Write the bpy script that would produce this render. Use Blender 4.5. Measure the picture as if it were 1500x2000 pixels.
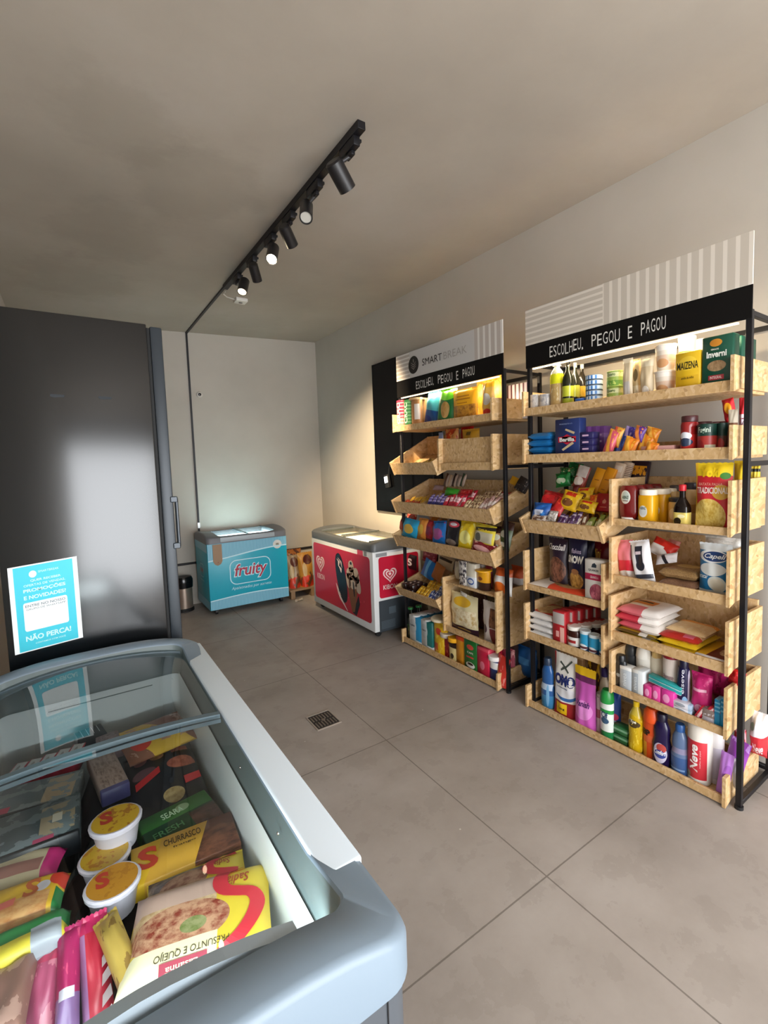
import bpy, bmesh, math, random
from mathutils import Vector, Matrix, noise
from mathutils.bvhtree import BVHTree

for _o in list(bpy.data.objects):
    bpy.data.objects.remove(_o)
SC = bpy.context.scene
COL = SC.collection

# ------------------------------------------------------------------ camera
def make_camera():
    yaw, pitch, roll = 0.6178, -0.0762, -0.0305
    fwd = Vector((math.sin(yaw)*math.cos(pitch), math.cos(yaw)*math.cos(pitch), math.sin(pitch)))
    right = Vector((math.cos(yaw), -math.sin(yaw), 0))
    up = right.cross(fwd)
    r = right*math.cos(roll) + up*math.sin(roll)
    u = -right*math.sin(roll) + up*math.cos(roll)
    cd = bpy.data.cameras.new('camera')
    cd.sensor_fit = 'HORIZONTAL'; cd.sensor_width = 36
    cd.lens = 933.26/1500*36
    cd.shift_x = -54.49/1500; cd.shift_y = -27.18/1500
    cd.clip_start = 0.02; cd.clip_end = 60
    co = bpy.data.objects.new('camera', cd); COL.objects.link(co)
    m = Matrix.Identity(4)
    for i in range(3):
        m[i][0] = r[i]; m[i][1] = u[i]; m[i][2] = -fwd[i]
    m[2][3] = 1.5
    co.matrix_world = m
    SC.camera = co
make_camera()

# ------------------------------------------------------------------ world and lights
W = bpy.data.worlds.new('world'); SC.world = W; W.use_nodes = True
_bg = W.node_tree.nodes['Background']
_bg.inputs[0].default_value = (0.86, 0.89, 0.92, 1); _bg.inputs[1].default_value = 3.2

def area(name, loc, rot, sx, sy, power, color):
    l = bpy.data.lights.new(name, 'AREA'); l.shape = 'RECTANGLE'; l.size = sx; l.size_y = sy
    l.energy = power; l.color = color
    o = bpy.data.objects.new(name, l); COL.objects.link(o); o.location = loc; o.rotation_euler = rot
    return o
R = math.radians
area('daylight_shopfront', (1.15, -1.62, 1.35), (R(90), 0, 0), 2.7, 2.3, 38, (0.95, 0.97, 1.0))
SPOT_POWER = 520
LED_POWER = 3.0
vs = SC.view_settings
vs.view_transform = 'Standard'; vs.look = 'None'; vs.gamma = 1.0; vs.use_curve_mapping = False
vs.exposure = 1.05

# ------------------------------------------------------------------ helpers
def lin(h):
    if not isinstance(h, str): return tuple(h)+(1,) if len(h) == 3 else h
    h = h.lstrip('#'); o = []
    for i in (0, 2, 4):
        c = int(h[i:i+2], 16)/255
        o.append(c/12.92 if c <= .04045 else ((c+.055)/1.055)**2.4)
    return (*o, 1)

class NT:
    def __init__(s, name):
        s.m = bpy.data.materials.new(name); s.m.use_nodes = True
        s.t = s.m.node_tree; s.b = s.t.nodes['Principled BSDF']
    def n(s, ty, **k):
        x = s.t.nodes.new(ty)
        for a, b in k.items(): setattr(x, a, b)
        return x
    def l(s, a, b): s.t.links.new(a, b)
    def math(s, op, a, b=None, c=None):
        x = s.n('ShaderNodeMath', operation=op)
        for i, v in enumerate((a, b, c)):
            if v is None: continue
            if isinstance(v, (int, float)): x.inputs[i].default_value = v
            else: s.l(v, x.inputs[i])
        return x.outputs[0]
    def mix(s, f, a, b):
        x = s.n('ShaderNodeMix', data_type='RGBA')
        for sock, v in ((x.inputs[0], f), (x.inputs[6], a), (x.inputs[7], b)):
            if isinstance(v, (int, float)): sock.default_value = v
            elif isinstance(v, (tuple, str)): sock.default_value = lin(v)
            else: s.l(v, sock)
        return x.outputs[2]
    def noise(s, vec, scale, detail=4, rough=.55):
        x = s.n('ShaderNodeTexNoise'); x.inputs['Scale'].default_value = scale
        x.inputs['Detail'].default_value = detail; x.inputs['Roughness'].default_value = rough
        s.l(vec, x.inputs['Vector']); return x.outputs['Fac']
    def ramp(s, f, stops):
        x = s.n('ShaderNodeValToRGB'); e = x.color_ramp.elements
        while len(e) < len(stops): e.new(.5)
        for i, (p, c) in enumerate(stops): e[i].position = p; e[i].color = lin(c)
        s.l(f, x.inputs[0]); return x.outputs[0]

MC = {}
def mat(name, color, rough=.5, metal=0., emit=0., alpha=None, spec=None):
    k = (name, color, rough, metal, emit)
    if k in MC: return MC[k]
    t = NT(name); b = t.b
    b.inputs['Base Color'].default_value = lin(color); b.inputs['Roughness'].default_value = rough
    b.inputs['Metallic'].default_value = metal
    if spec is not None: b.inputs['Specular IOR Level'].default_value = spec
    if emit:
        b.inputs['Emission Color'].default_value = lin(color); b.inputs['Emission Strength'].default_value = emit
    MC[k] = t.m
    return t.m

def pm(base, shapes=(), rough=.38):
    """Printed wrapper: shapes drawn in the object's own front plane (u across, v up)."""
    k = ('pm', base, repr(shapes), rough)
    if k in MC: return MC[k]
    if not shapes: return mat('wrapper', base, rough)
    t = NT('printed_wrapper')
    tc = t.n('ShaderNodeTexCoord'); sp = t.n('ShaderNodeSeparateXYZ'); t.l(tc.outputs['Generated'], sp.inputs[0])
    u, v = sp.outputs[0], sp.outputs[2]
    c = lin(base)
    def ell(cu, cv, ru, rv):
        a = t.math('DIVIDE', t.math('SUBTRACT', u, cu), ru); b = t.math('DIVIDE', t.math('SUBTRACT', v, cv), rv)
        return t.math('LESS_THAN', t.math('ADD', t.math('MULTIPLY', a, a), t.math('MULTIPLY', b, b)), 1.0)
    def rect(u0, v0, u1, v1):
        m = None
        for s_, op, lim in ((u, 'GREATER_THAN', u0), (u, 'LESS_THAN', u1), (v, 'GREATER_THAN', v0), (v, 'LESS_THAN', v1)):
            if (op == 'GREATER_THAN' and lim <= 0) or (op == 'LESS_THAN' and lim >= 1): continue
            q = t.math(op, s_, lim); m = q if m is None else t.math('MULTIPLY', m, q)
        return m if m is not None else 1.0
    for s_ in shapes:
        ty = s_[0]
        if ty == 'e': m = ell(*s_[1:5]); col = lin(s_[5])
        elif ty == 'r': m = rect(*s_[1:5]); col = lin(s_[5])
        elif ty in ('ef', 'rf'):
            m = (ell if ty == 'ef' else rect)(*s_[1:5])
            vo = t.n('ShaderNodeTexVoronoi'); vo.inputs['Scale'].default_value = s_[7] if len(s_) > 7 else 9
            t.l(tc.outputs['Generated'], vo.inputs['Vector'])
            q_ = t.math('ADD', t.math('MULTIPLY', vo.outputs['Distance'], .22), t.math('MULTIPLY', t.noise(tc.outputs['Generated'], vo.inputs['Scale'].default_value*.6, 6, .75), 1.0))
            col = t.ramp(q_, [(.47, s_[6]), (.70, s_[5])])
        elif ty == 'd':     # diagonal band  u*a + v*b between c0 and c1
            q = t.math('ADD', t.math('MULTIPLY', u, s_[1]), t.math('MULTIPLY', v, s_[2]))
            m = t.math('MULTIPLY', t.math('GREATER_THAN', q, s_[3]), t.math('LESS_THAN', q, s_[4])); col = lin(s_[5])
        elif ty == 's':     # fine vertical or horizontal stripes
            q = t.math('FRACT', t.math('MULTIPLY', v if s_[1] == 'v' else u, s_[2]))
            m = t.math('LESS_THAN', q, s_[3]); col = lin(s_[4])
        elif ty == 'n':     # blotches
            m = t.math('GREATER_THAN', t.noise(tc.outputs['Generated'], s_[1]), s_[2]); col = lin(s_[3])
        c = t.mix(m, c, col)
    t.l(c, t.b.inputs['Base Color']); t.b.inputs['Roughness'].default_value = rough
    MC[k] = t.m
    return t.m

def glass(name='clear_glass', tint=(1, 1, 1), gloss=.03, fac=1.0):
    k = (name, tint, gloss, fac)
    if k in MC: return MC[k]
    t = NT(name); out = t.t.nodes['Material Output']; t.t.nodes.remove(t.b)
    tr = t.n('ShaderNodeBsdfTransparent'); tr.inputs[0].default_value = (*tint, 1)
    gl = t.n('ShaderNodeBsdfGlossy'); gl.inputs['Roughness'].default_value = gloss
    fr = t.n('ShaderNodeFresnel'); fr.inputs['IOR'].default_value = 1.5
    mx = t.n('ShaderNodeMixShader'); t.l(t.math('MINIMUM', t.math('MULTIPLY', fr.outputs[0], fac), 1.0), mx.inputs[0])
    t.l(tr.outputs[0], mx.inputs[1]); t.l(gl.outputs[0], mx.inputs[2]); t.l(mx.outputs[0], out.inputs[0])
    MC[k] = t.m
    return t.m

# ---- big surface materials
def osb_mat():
    t = NT('oriented_strand_board'); tc = t.n('ShaderNodeTexCoord'); ob = tc.outputs['Object']
    mp = t.n('ShaderNodeMapping'); mp.inputs['Rotation'].default_value = (.5, .35, .6); mp.inputs['Scale'].default_value = (1, 2.6, 1.7)
    t.l(ob, mp.inputs[0])
    v = t.n('ShaderNodeTexVoronoi'); v.inputs['Scale'].default_value = 34; v.inputs['Randomness'].default_value = 1
    wn = t.n('ShaderNodeTexNoise'); wn.inputs['Scale'].default_value = 9; t.l(ob, wn.inputs['Vector'])
    ad = t.n('ShaderNodeVectorMath', operation='MULTIPLY_ADD'); t.l(wn.outputs['Color'], ad.inputs[0]); ad.inputs[1].default_value = (.12, .12, .12); t.l(mp.outputs[0], ad.inputs[2])
    t.l(ad.outputs[0], v.inputs['Vector'])
    sp = t.n('ShaderNodeSeparateColor'); t.l(v.outputs['Color'], sp.inputs[0])
    c = t.ramp(sp.outputs[0], [(0, '#b8935f'), (.12, '#c9a472'), (.5, '#d0ac7b'), (.85, '#d6b588'), (1, '#dfc297')])
    dk = t.math('GREATER_THAN', sp.outputs[1], .93)
    c = t.mix(t.math('MULTIPLY', dk, .4), c, '#86623a')
    f = t.noise(mp.outputs[0], 60, 3); c = t.mix(t.math('MULTIPLY', f, .25), c, '#b08a58')
    t.l(c, t.b.inputs['Base Color']); t.b.inputs['Roughness'].default_value = .62
    bp = t.n('ShaderNodeBump'); bp.inputs['Strength'].default_value = .15; bp.inputs['Distance'].default_value = .002
    t.l(sp.outputs[2], bp.inputs['Height']); t.l(bp.outputs[0], t.b.inputs['Normal'])
    return t.m

def floor_mat():
    t = NT('grey_concrete_tile'); tc = t.n('ShaderNodeTexCoord'); ob = tc.outputs['Object']
    a = t.noise(ob, 1.6, 6, .6); b = t.noise(ob, 6, 6, .65); g = t.noise(ob, 45, 4, .7)
    c = t.ramp(a, [(.28, '#8c827a'), (.5, '#a0968e'), (.72, '#b0a7a0')])
    c = t.mix(t.math('MULTIPLY', t.math('GREATER_THAN', b, .56), .14), c, '#6e6359')
    c = t.mix(t.math('MULTIPLY', b, .35), c, '#8b8178'); c = t.mix(t.math('MULTIPLY', g, .22), c, '#a9a198')
    v = t.n('ShaderNodeTexVoronoi'); v.inputs['Scale'].default_value = 7; t.l(ob, v.inputs['Vector'])
    c = t.mix(t.math('MULTIPLY', t.math('LESS_THAN', v.outputs['Distance'], .028), .6), c, '#d6d0c8')
    sp = t.n('ShaderNodeSeparateXYZ'); t.l(ob, sp.inputs[0])
    m = None
    wob = t.math('MULTIPLY', t.math('SUBTRACT', g, .5), .002)
    for s_, o_ in ((sp.outputs[0], 1.292), (sp.outputs[1], 1.054)):
        q = t.math('ADD', t.math('DIVIDE', t.math('SUBTRACT', s_, o_), 1.073), 100.5)
        q = t.math('ABSOLUTE', t.math('SUBTRACT', t.math('FRACT', q), .5))
        q = t.math('LESS_THAN', t.math('ADD', q, wob), .0026)
        m = q if m is None else t.math('MAXIMUM', m, q)
    c = t.mix(t.math('MULTIPLY', m, .62), c, '#4e463f')
    t.l(c, t.b.inputs['Base Color'])
    rr = t.math('ADD', t.math('MULTIPLY', b, .25), .38); t.l(rr, t.b.inputs['Roughness'])
    t.b.inputs['Specular IOR Level'].default_value = .35
    return t.m

def wall_mat(name, c1, c2, scale=1.2, rough=.85):
    t = NT(name); tc = t.n('ShaderNodeTexCoord'); ob = tc.outputs['Object']
    a = t.noise(ob, scale, 5, .55); c = t.ramp(a, [(.35, c1), (.65, c2)])
    t.l(c, t.b.inputs['Base Color']); t.b.inputs['Roughness'].default_value = rough
    bp = t.n('ShaderNodeBump'); bp.inputs['Strength'].default_value = .12; bp.inputs['Distance'].default_value = .004
    t.l(t.noise(ob, 8, 5), bp.inputs['Height']); t.l(bp.outputs[0], t.b.inputs['Normal'])
    return t.m

def ceiling_mat():
    t = NT('raw_concrete_ceiling'); tc = t.n('ShaderNodeTexCoord'); ob = tc.outputs['Object']
    a = t.noise(ob, .9, 5, .55); b = t.noise(ob, 3.2, 6, .65); g = t.noise(ob, 30, 4, .7)
    c = t.ramp(a, [(.3, '#a0968a'), (.55, '#aca295'), (.75, '#b4aba0')])
    # damp stains, placed where the slab has them
    sp = t.n('ShaderNodeSeparateXYZ'); t.l(ob, sp.inputs[0])
    for (x, y, rx, ry, s_) in ((.62, 2.75, .34, .42, .15), (.25, 2.35, .28, .3, .12), (.3, 3.5, .3, .5, .13), (1.55, 5.0, .5, .25, .08), (.1, 4.4, .4, .5, .12)):
        dx = t.math('DIVIDE', t.math('SUBTRACT', sp.outputs[0], x), rx); dy = t.math('DIVIDE', t.math('SUBTRACT', sp.outputs[1], y), ry)
        d = t.math('SQRT', t.math('ADD', t.math('MULTIPLY', dx, dx), t.math('MULTIPLY', dy, dy)))
        d = t.math('ADD', d, t.math('MULTIPLY', t.math('SUBTRACT', b, .5), 2.2))
        x_ = t.n('ShaderNodeMapRange'); x_.interpolation_type = 'SMOOTHSTEP'
        t.l(d, x_.inputs[0]); x_.inputs[1].default_value = .55; x_.inputs[2].default_value = 1.15; x_.inputs[3].default_value = s_; x_.inputs[4].default_value = 0
        c = t.mix(x_.outputs[0], c, '#5d554a')
    c = t.mix(t.math('MULTIPLY', g, .12), c, '#8a8278')
    t.l(c, t.b.inputs['Base Color']); t.b.inputs['Roughness'].default_value = .8
    bp = t.n('ShaderNodeBump'); bp.inputs['Strength'].default_value = .15; bp.inputs['Distance'].default_value = .005
    t.l(b, bp.inputs['Height']); t.l(bp.outputs[0], t.b.inputs['Normal'])
    return t.m

OSB = osb_mat()
BLK = mat('black_steel', '#17161a', .45, .3)
BLKPL = mat('black_plastic', '#141416', .5)
WHITE = mat('white_paint', '#e6e6e4', .45)

# ------------------------------------------------------------------ mesh building
def add_box(bm, x0, x1, y0, y1, z0, z1, mi=0, bev=0., seg=1, M=None):
    mtx = Matrix.Translation(((x0+x1)/2, (y0+y1)/2, (z0+z1)/2)) @ Matrix.Diagonal((abs(x1-x0), abs(y1-y0), abs(z1-z0), 1))
    if M is not None: mtx = M @ mtx
    r = bmesh.ops.create_cube(bm, size=1, matrix=mtx)
    vs_ = r['verts']; fs = set(f for v in vs_ for f in v.link_faces)
    for f in fs: f.material_index = mi
    if bev:
        es = list(set(e for v in vs_ for e in v.link_edges))
        rr = bmesh.ops.bevel(bm, geom=es, offset=bev, segments=seg, affect='EDGES', profile=.5)
        for f in rr['faces']: f.material_index = mi

def add_prism(bm, pts, axis, a0, a1, mi=0):
    """polygon pts in the two other axes, extruded along axis from a0 to a1"""
    def P(p, a):
        return {'x': (a, p[0], p[1]), 'y': (p[0], a, p[1]), 'z': (p[0], p[1], a)}[axis]
    v0 = [bm.verts.new(P(p, a0)) for p in pts]; v1 = [bm.verts.new(P(p, a1)) for p in pts]
    fs = [bm.faces.new(v0), bm.faces.new(v1[::-1])]
    n = len(pts)
    for i in range(n): fs.append(bm.faces.new((v0[(i+1) % n], v0[i], v1[i], v1[(i+1) % n])))
    for f in fs: f.material_index = mi

def add_lathe(bm, prof, cx=0, cy=0, sx=1, sy=1, n=24, mi=0, M=None, power=None):
    """prof [(r,z)]; power>2 squares the section"""
    rings = []
    for r, z in prof:
        if r < 1e-6:
            rings.append([bm.verts.new((cx, cy, z))]); continue
        ring = []
        for i in range(n):
            a = 2*math.pi*i/n; c, s = math.cos(a), math.sin(a)
            if power:
                k = (abs(c)**power+abs(s)**power)**(-1/power); c *= k; s *= k
            ring.append(bm.verts.new((cx+r*c*sx, cy+r*s*sy, z)))
        rings.append(ring)
    vs_ = [v for r in rings for v in r]
    for a, b in zip(rings, rings[1:]):
        if len(a) == 1 and len(b) == 1: continue
        for i in range(n):
            j = (i+1) % n
            if len(a) == 1: f = bm.faces.new((a[0], b[j], b[i]))
            elif len(b) == 1: f = bm.faces.new((a[i], a[j], b[0]))
            else: f = bm.faces.new((a[i], a[j], b[j], b[i]))
            f.material_index = mi
    for ring, fl in ((rings[0], True), (rings[-1], False)):
        if len(ring) > 1:
            f = bm.faces.new(ring[::-1] if fl else ring); f.material_index = mi
    if M is not None: bmesh.ops.transform(bm, matrix=M, verts=vs_)
    return vs_

def add_cyl(bm, p0, p1, r0, r1=None, n=16, mi=0, extra=()):
    """cylinder between two points; extra = [(r, t)] profile overrides"""
    p0, p1 = Vector(p0), Vector(p1); d = p1-p0; L = d.length
    q = d.to_track_quat('Z', 'Y').to_matrix().to_4x4()
    prof = [(r, t*L) for r, t in extra] if extra else [(r0, 0), (r0 if r1 is None else r1, L)]
    add_lathe(bm, prof, n=n, mi=mi, M=Matrix.Translation(p0) @ q)

def add_tube(bm, pts, r, n=8, mi=0):
    for a, b in zip(pts, pts[1:]): add_cyl(bm, a, b, r, n=n, mi=mi)

_TXT = {}
def text_geo(s, bold=0., shear=0.):
    k = (s, bold, shear)
    if k in _TXT: return _TXT[k]
    c = bpy.data.curves.new('t', 'FONT'); c.body = s; c.offset = bold; c.shear = shear; c.align_x = 'CENTER'; c.resolution_u = 3
    o = bpy.data.objects.new('t', c); COL.objects.link(o)
    dg = bpy.context.evaluated_depsgraph_get(); dg.update()
    me = bpy.data.meshes.new_from_object(o.evaluated_get(dg))
    vv = [(v.co.x, v.co.y) for v in me.vertices]; ff = [tuple(p.vertices) for p in me.polygons]
    bpy.data.objects.remove(o); bpy.data.curves.remove(c); bpy.data.meshes.remove(me)
    xs = [v[0] for v in vv]; ys = [v[1] for v in vv]
    x0, x1, y0, y1 = min(xs), max(xs), min(ys), max(ys)
    vv = [((x-x0)/(x1-x0), (y-y0)/(y1-y0)) for x, y in vv]
    _TXT[k] = (vv, ff); return _TXT[k]

def add_text(bm, s, box, fn, mi, rot=0, bold=.01, shear=0.):
    """box x0,z0,x1,z1 ; fn(x,z)->3d point ; rot in {0,90,180,-90}"""
    vv, ff = text_geo(s, bold, shear)
    x0, z0, x1, z1 = box
    out = []
    for u, v in vv:
        if rot == 90: u, v = 1-v, u
        elif rot == 180: u, v = 1-u, 1-v
        elif rot == -90: u, v = v, 1-u
        out.append(bm.verts.new(fn(x0+u*(x1-x0), z0+v*(z1-z0))))
    for f in ff:
        try:
            q = bm.faces.new([out[i] for i in f]); q.material_index = mi
        except ValueError: pass

def add_poly(bm, pts, fn, mi):
    f = bm.faces.new([bm.verts.new(fn(x, z)) for x, z in pts]); f.material_index = mi

def finish(name, bm, mats, parent=None, loc=None, rot=None, smooth=True, ang=38, norm=True):
    if norm: bmesh.ops.recalc_face_normals(bm, faces=bm.faces)
    me = bpy.data.meshes.new(name); bm.to_mesh(me); bm.free()
    for m in (mats if isinstance(mats, (list, tuple)) else [mats]): me.materials.append(m)
    if smooth:
        me.shade_smooth(); me.set_sharp_from_angle(angle=R(ang))
    o = bpy.data.objects.new(name, me); COL.objects.link(o)
    if parent is not None: o.parent = parent
    if loc is not None: o.location = loc
    if rot is not None: o.rotation_euler = rot
    return o

def tag(o, label=None, cat=None, group=None, kind=None):
    if label: o['label'] = label
    if cat: o['category'] = cat
    if group: o['group'] = group
    if kind: o['kind'] = kind
    return o

def thing(name, label, cat, loc=(0, 0, 0), rotz=0, group=None):
    o = bpy.data.objects.new(name, None); COL.objects.link(o); o.location = loc; o.rotation_euler = (0, 0, rotz)
    o.empty_display_size = .05
    return tag(o, label, cat, group)

def dup(o, loc=None, label=None, group=None, rot=None, parent=None):
    c = o.copy(); COL.objects.link(c)
    if parent is not None: c.parent = parent
    if loc is not None: c.location = loc
    if rot is not None: c.rotation_euler = rot
    if label: c['label'] = label
    if group: c['group'] = group
    for ch in list(o.children): dup(ch, parent=c)
    return c

def boxpart(name, dims, m, parent, bev=0., seg=1):
    bm = bmesh.new(); add_box(bm, *dims, bev=bev, seg=seg)
    return finish(name, bm, m, parent)

# ------------------------------------------------------------------ the room
XL, XR, YF, YB = -0.345, 2.60, -1.75, 5.65
def zc(x): return 2.955+(x-1.12)*.045
wallm = wall_mat('light_grey_wall_paint', '#b1aaa0', '#bbb4aa')
def structure(name, bm, m): return tag(finish(name, bm, m), kind='structure')

bm = bmesh.new(); add_box(bm, XL-.1, XR+.1, YF, YB+.1, -.1, 0); structure('floor', bm, floor_mat())
bm = bmesh.new()
add_prism(bm, [(XL-.1, zc(XL-.1)), (XR+.1, zc(XR+.1)), (XR+.1, 3.2), (XL-.1, 3.2)], 'y', YF, YB+.1); structure('ceiling', bm, ceiling_mat())
bm = bmesh.new(); add_box(bm, XR, XR+.1, YF, YB+.1, 0, 3.05); structure('wall_right', bm, wallm)
bm = bmesh.new(); add_box(bm, XL-.1, XL, YF, YB+.1, 0, 3.0); structure('wall_left', bm, wallm)
bm = bmesh.new(); add_box(bm, XL, XR, YB, YB+.1, 0, 3.05); structure('wall_back', bm, wallm)
# glazed shopfront behind the viewer: daylight comes in here
bm = bmesh.new()
add_box(bm, XL, XL+.12, YF-.02, YF+.06, 0, 3.0); add_box(bm, XR-.12, XR, YF-.02, YF+.06, 0, 3.0)
add_box(bm, XL+.12, XR-.12, YF-.02, YF+.06, 2.55, 3.0)
structure('wall_front', bm, wallm)

# dark service pipe along the back wall
bm = bmesh.new(); add_cyl(bm, (XL+.02, YB-.016, .462), (XR-.01, YB-.016, .462), .012, n=12)
add_cyl(bm, (XR-.02, YB-.016, .462), (XR-.02, 4.75, .462), .012, n=12)
tag(finish('conduit_pipe', bm, BLK), 'black pipe running low along the back wall behind the freezers', 'pipe')

# floor drain
d = thing('floor_drain', 'square steel floor drain grate set in the concrete floor', 'drain', (1.11, 2.53, 0))
bm = bmesh.new()
for a in (-1, 1):
    add_box(bm, -.075, .075, a*.085-.004, a*.085+.004, 0, .004); add_box(bm, a*.071-.004, a*.071+.004, -.081, .081, 0, .004)
finish('rim', bm, mat('worn_steel_rim', '#b9aea4', .4, .6), d)
bm = bmesh.new(); add_box(bm, -.067, .067, -.081, .081, 0, .001)
for i in range(7):
    x = -.054+i*.018; add_box(bm, x-.0035, x+.0035, -.065, -.01, .001, .004, 1); add_box(bm, x-.0035, x+.0035, .01, .065, .001, .004, 1)
add_lathe(bm, [(.012, .001), (.012, .005), (0, .005)], n=12, mi=1)
finish('grate', bm, [mat('drain_dark', '#2c2724', .7), mat('drain_bar', '#8b8177', .45, .7)], d)
# ------------------------------------------------------------------ tall black fridge
def fridge():
    x0, x1, y0, y1, z0, z1 = -.226, .286, 2.2, 2.78, .05, 2.08
    t = thing('upright_fridge', 'tall black upright fridge with a cyan notice taped on its side', 'fridge', ((x0+x1)/2, (y0+y1)/2, 0))
    ox, oy = (x0+x1)/2, (y0+y1)/2
    B = mat('fridge_black_enamel', '#080a0c', .19, 0, spec=.85)
    def bp(name, a, m, bev=.004):
        return boxpart(name, (a[0]-ox, a[1]-ox, a[2]-oy, a[3]-oy, a[4], a[5]), m, t, bev, 2)
    bp('cabinet', (x0, x1, y0, y1, z0, z1), B)
    bp('door_gasket', (x1, x1+.012, y0+.008, y1-.008, z0+.03, z1-.012), mat('black_rubber', '#08090a', .7), .002)
    door = bp('door', (x1+.012, x1+.056, y0+.002, y1-.002, z0+.02, z1-.006), mat('fridge_door_grey_black', '#2a3036', .38, .2), .006)
    bm = bmesh.new()
    X = x1+.056-ox; Y = y0+.012-oy
    add_box(bm, X-.012, X+.016, Y-.014, Y+.014, 1.36, 1.385, bev=.003); add_box(bm, X-.012, X+.016, Y-.014, Y+.014, 1.165, 1.19, bev=.003)
    add_box(bm, X+.006, X+.018, Y-.012, Y+.012, 1.17, 1.38, bev=.004)
    h = finish('door_handle', bm, mat('handle_grey', '#3a4046', .35, .3), door)
    for sx in (x0+.06, x1-.06):
        for sy in (y0+.06, y1-.06):
            bm = bmesh.new(); add_cyl(bm, (sx-ox, sy-oy, 0), (sx-ox, sy-oy, z0), .02, n=12); finish('foot', bm, BLKPL, t)
    # two faint scuffs left by old tape
    for cx in (-.02, .128):
        bm = bmesh.new(); add_prism(bm, [(cx-.022-ox, 1.778), (cx-.01-ox, 1.774), (cx+.02-ox, 1.776), (cx+.022-ox, 1.785), (cx-.02-ox, 1.786)], 'y', y0-oy-.0006, y0-oy)
        finish('tape_residue', bm, mat('tape_residue', '#2b2f33', .8), t)
fridge()

def poster():
    A = Vector((-.206, 2.197, 1.166)); Bv = Vector((-.003, 2.197, 1.182)); Cv = Vector((-.004, 2.197, .867)); D = Vector((-.207, 2.197, .850))
    t = thing('paper_notice', 'cyan and white printed A4 notice taped low on the side of the black fridge', 'notice', tuple((A+Bv+Cv+D)/4))
    c0 = (A+Bv+Cv+D)/4
    def fn(k):
        def g(u, v):
            p = (D*(1-u)+Cv*u)*(1-v)+(A*(1-u)+Bv*u)*v
            return (p.x-c0.x, p.y-c0.y-k, p.z-c0.z)
        return g
    bm = bmesh.new(); q = [(0, 0), (1, 0), (1, 1), (0, 1)]
    v0 = [bm.verts.new(fn(0)(*p)) for p in q]; v1 = [bm.verts.new(fn(-.001)(*p)) for p in q]
    bm.faces.new(v0); bm.faces.new(v1[::-1])
    for i in range(4): bm.faces.new((v0[i], v0[(i+1) % 4], v1[(i+1) % 4], v1[i]))
    f = fn(.0005)
    add_poly(bm, [(.07, .012), (.93, .012), (.93, .985), (.07, .985)], f, 1)
    f = fn(.001)
    def rr(x0, y0, x1, y1, r, mi, ff):
        pts = []
        for cx, cy, a in ((x1-r, y0+r, -90), (x1-r, y1-r, 0), (x0+r, y1-r, 90), (x0+r, y0+r, 180)):
            for i in range(5): pts.append((cx+r*math.cos(R(a+i*22.5)), cy+r*math.sin(R(a+i*22.5))))
        add_poly(bm, pts, ff, mi)
    rr(.17, .235, .81, .565, .03, 0, f)
    add_poly(bm, [(.34+.055*math.cos(R(a)), .885+.04*math.sin(R(a))) for a in range(0, 360, 20)], f, 0)
    for s, b, bo in (('SMARTBREAK', (.42, .89, .72, .915), .0), ('QUER RECEBER', (.30, .795, .74, .825), .015), ('OFERTAS DE VENDAS,', (.2, .745, .8, .775), .01), ('PROMO\u00c7\u00d5ES', (.19, .675, .8, .73), .03), ('E NOVIDADES?', (.19, .60, .8, .645), .03), ('N\u00c3O PERCA!', (.17, .12, .83, .195), .03), ('CONTAMOS COM VOC\u00ca', (.3, .07, .74, .092), .01)):
        add_text(bm, s, b, f, 2, bold=bo)
    f = fn(.0014)
    add_text(bm, 'ENTRE NO NOSSO', (.2, .51, .78, .54), f, 3, bold=.01)
    add_text(bm, 'GRUPO DE WHATSAPP', (.21, .475, .78, .496), f, 3, bold=0)
    finish('sheet', bm, [mat('paper_white', '#f2f7f7', .5), mat('paper_cyan', '#35c6dc', .45), mat('paper_pale_ink', '#c8f4f4', .5), mat('paper_dark_ink', '#4a5a66', .6)], t, smooth=False)
poster()

# ------------------------------------------------------------------ foreground chest freezer
def rrect(x0, x1, y0, y1, r, n=8, side=10):
    pts = []
    cs = ((x1-r, y0+r, -90), (x1-r, y1-r, 0), (x0+r, y1-r, 90), (x0+r, y0+r, 180))
    for k, (cx, cy, a) in enumerate(cs):
        for i in range(n+1): pts.append((cx+r*math.cos(R(a+i*90/n)), cy+r*math.sin(R(a+i*90/n))))
        nx, ny, na = cs[(k+1) % 4]
        p = pts[-1]; q = (nx+r*math.cos(R(na)), ny+r*math.sin(R(na)))
        for i in range(1, side): pts.append((p[0]+(q[0]-p[0])*i/side, p[1]+(q[1]-p[1])*i/side))
    return pts

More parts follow.
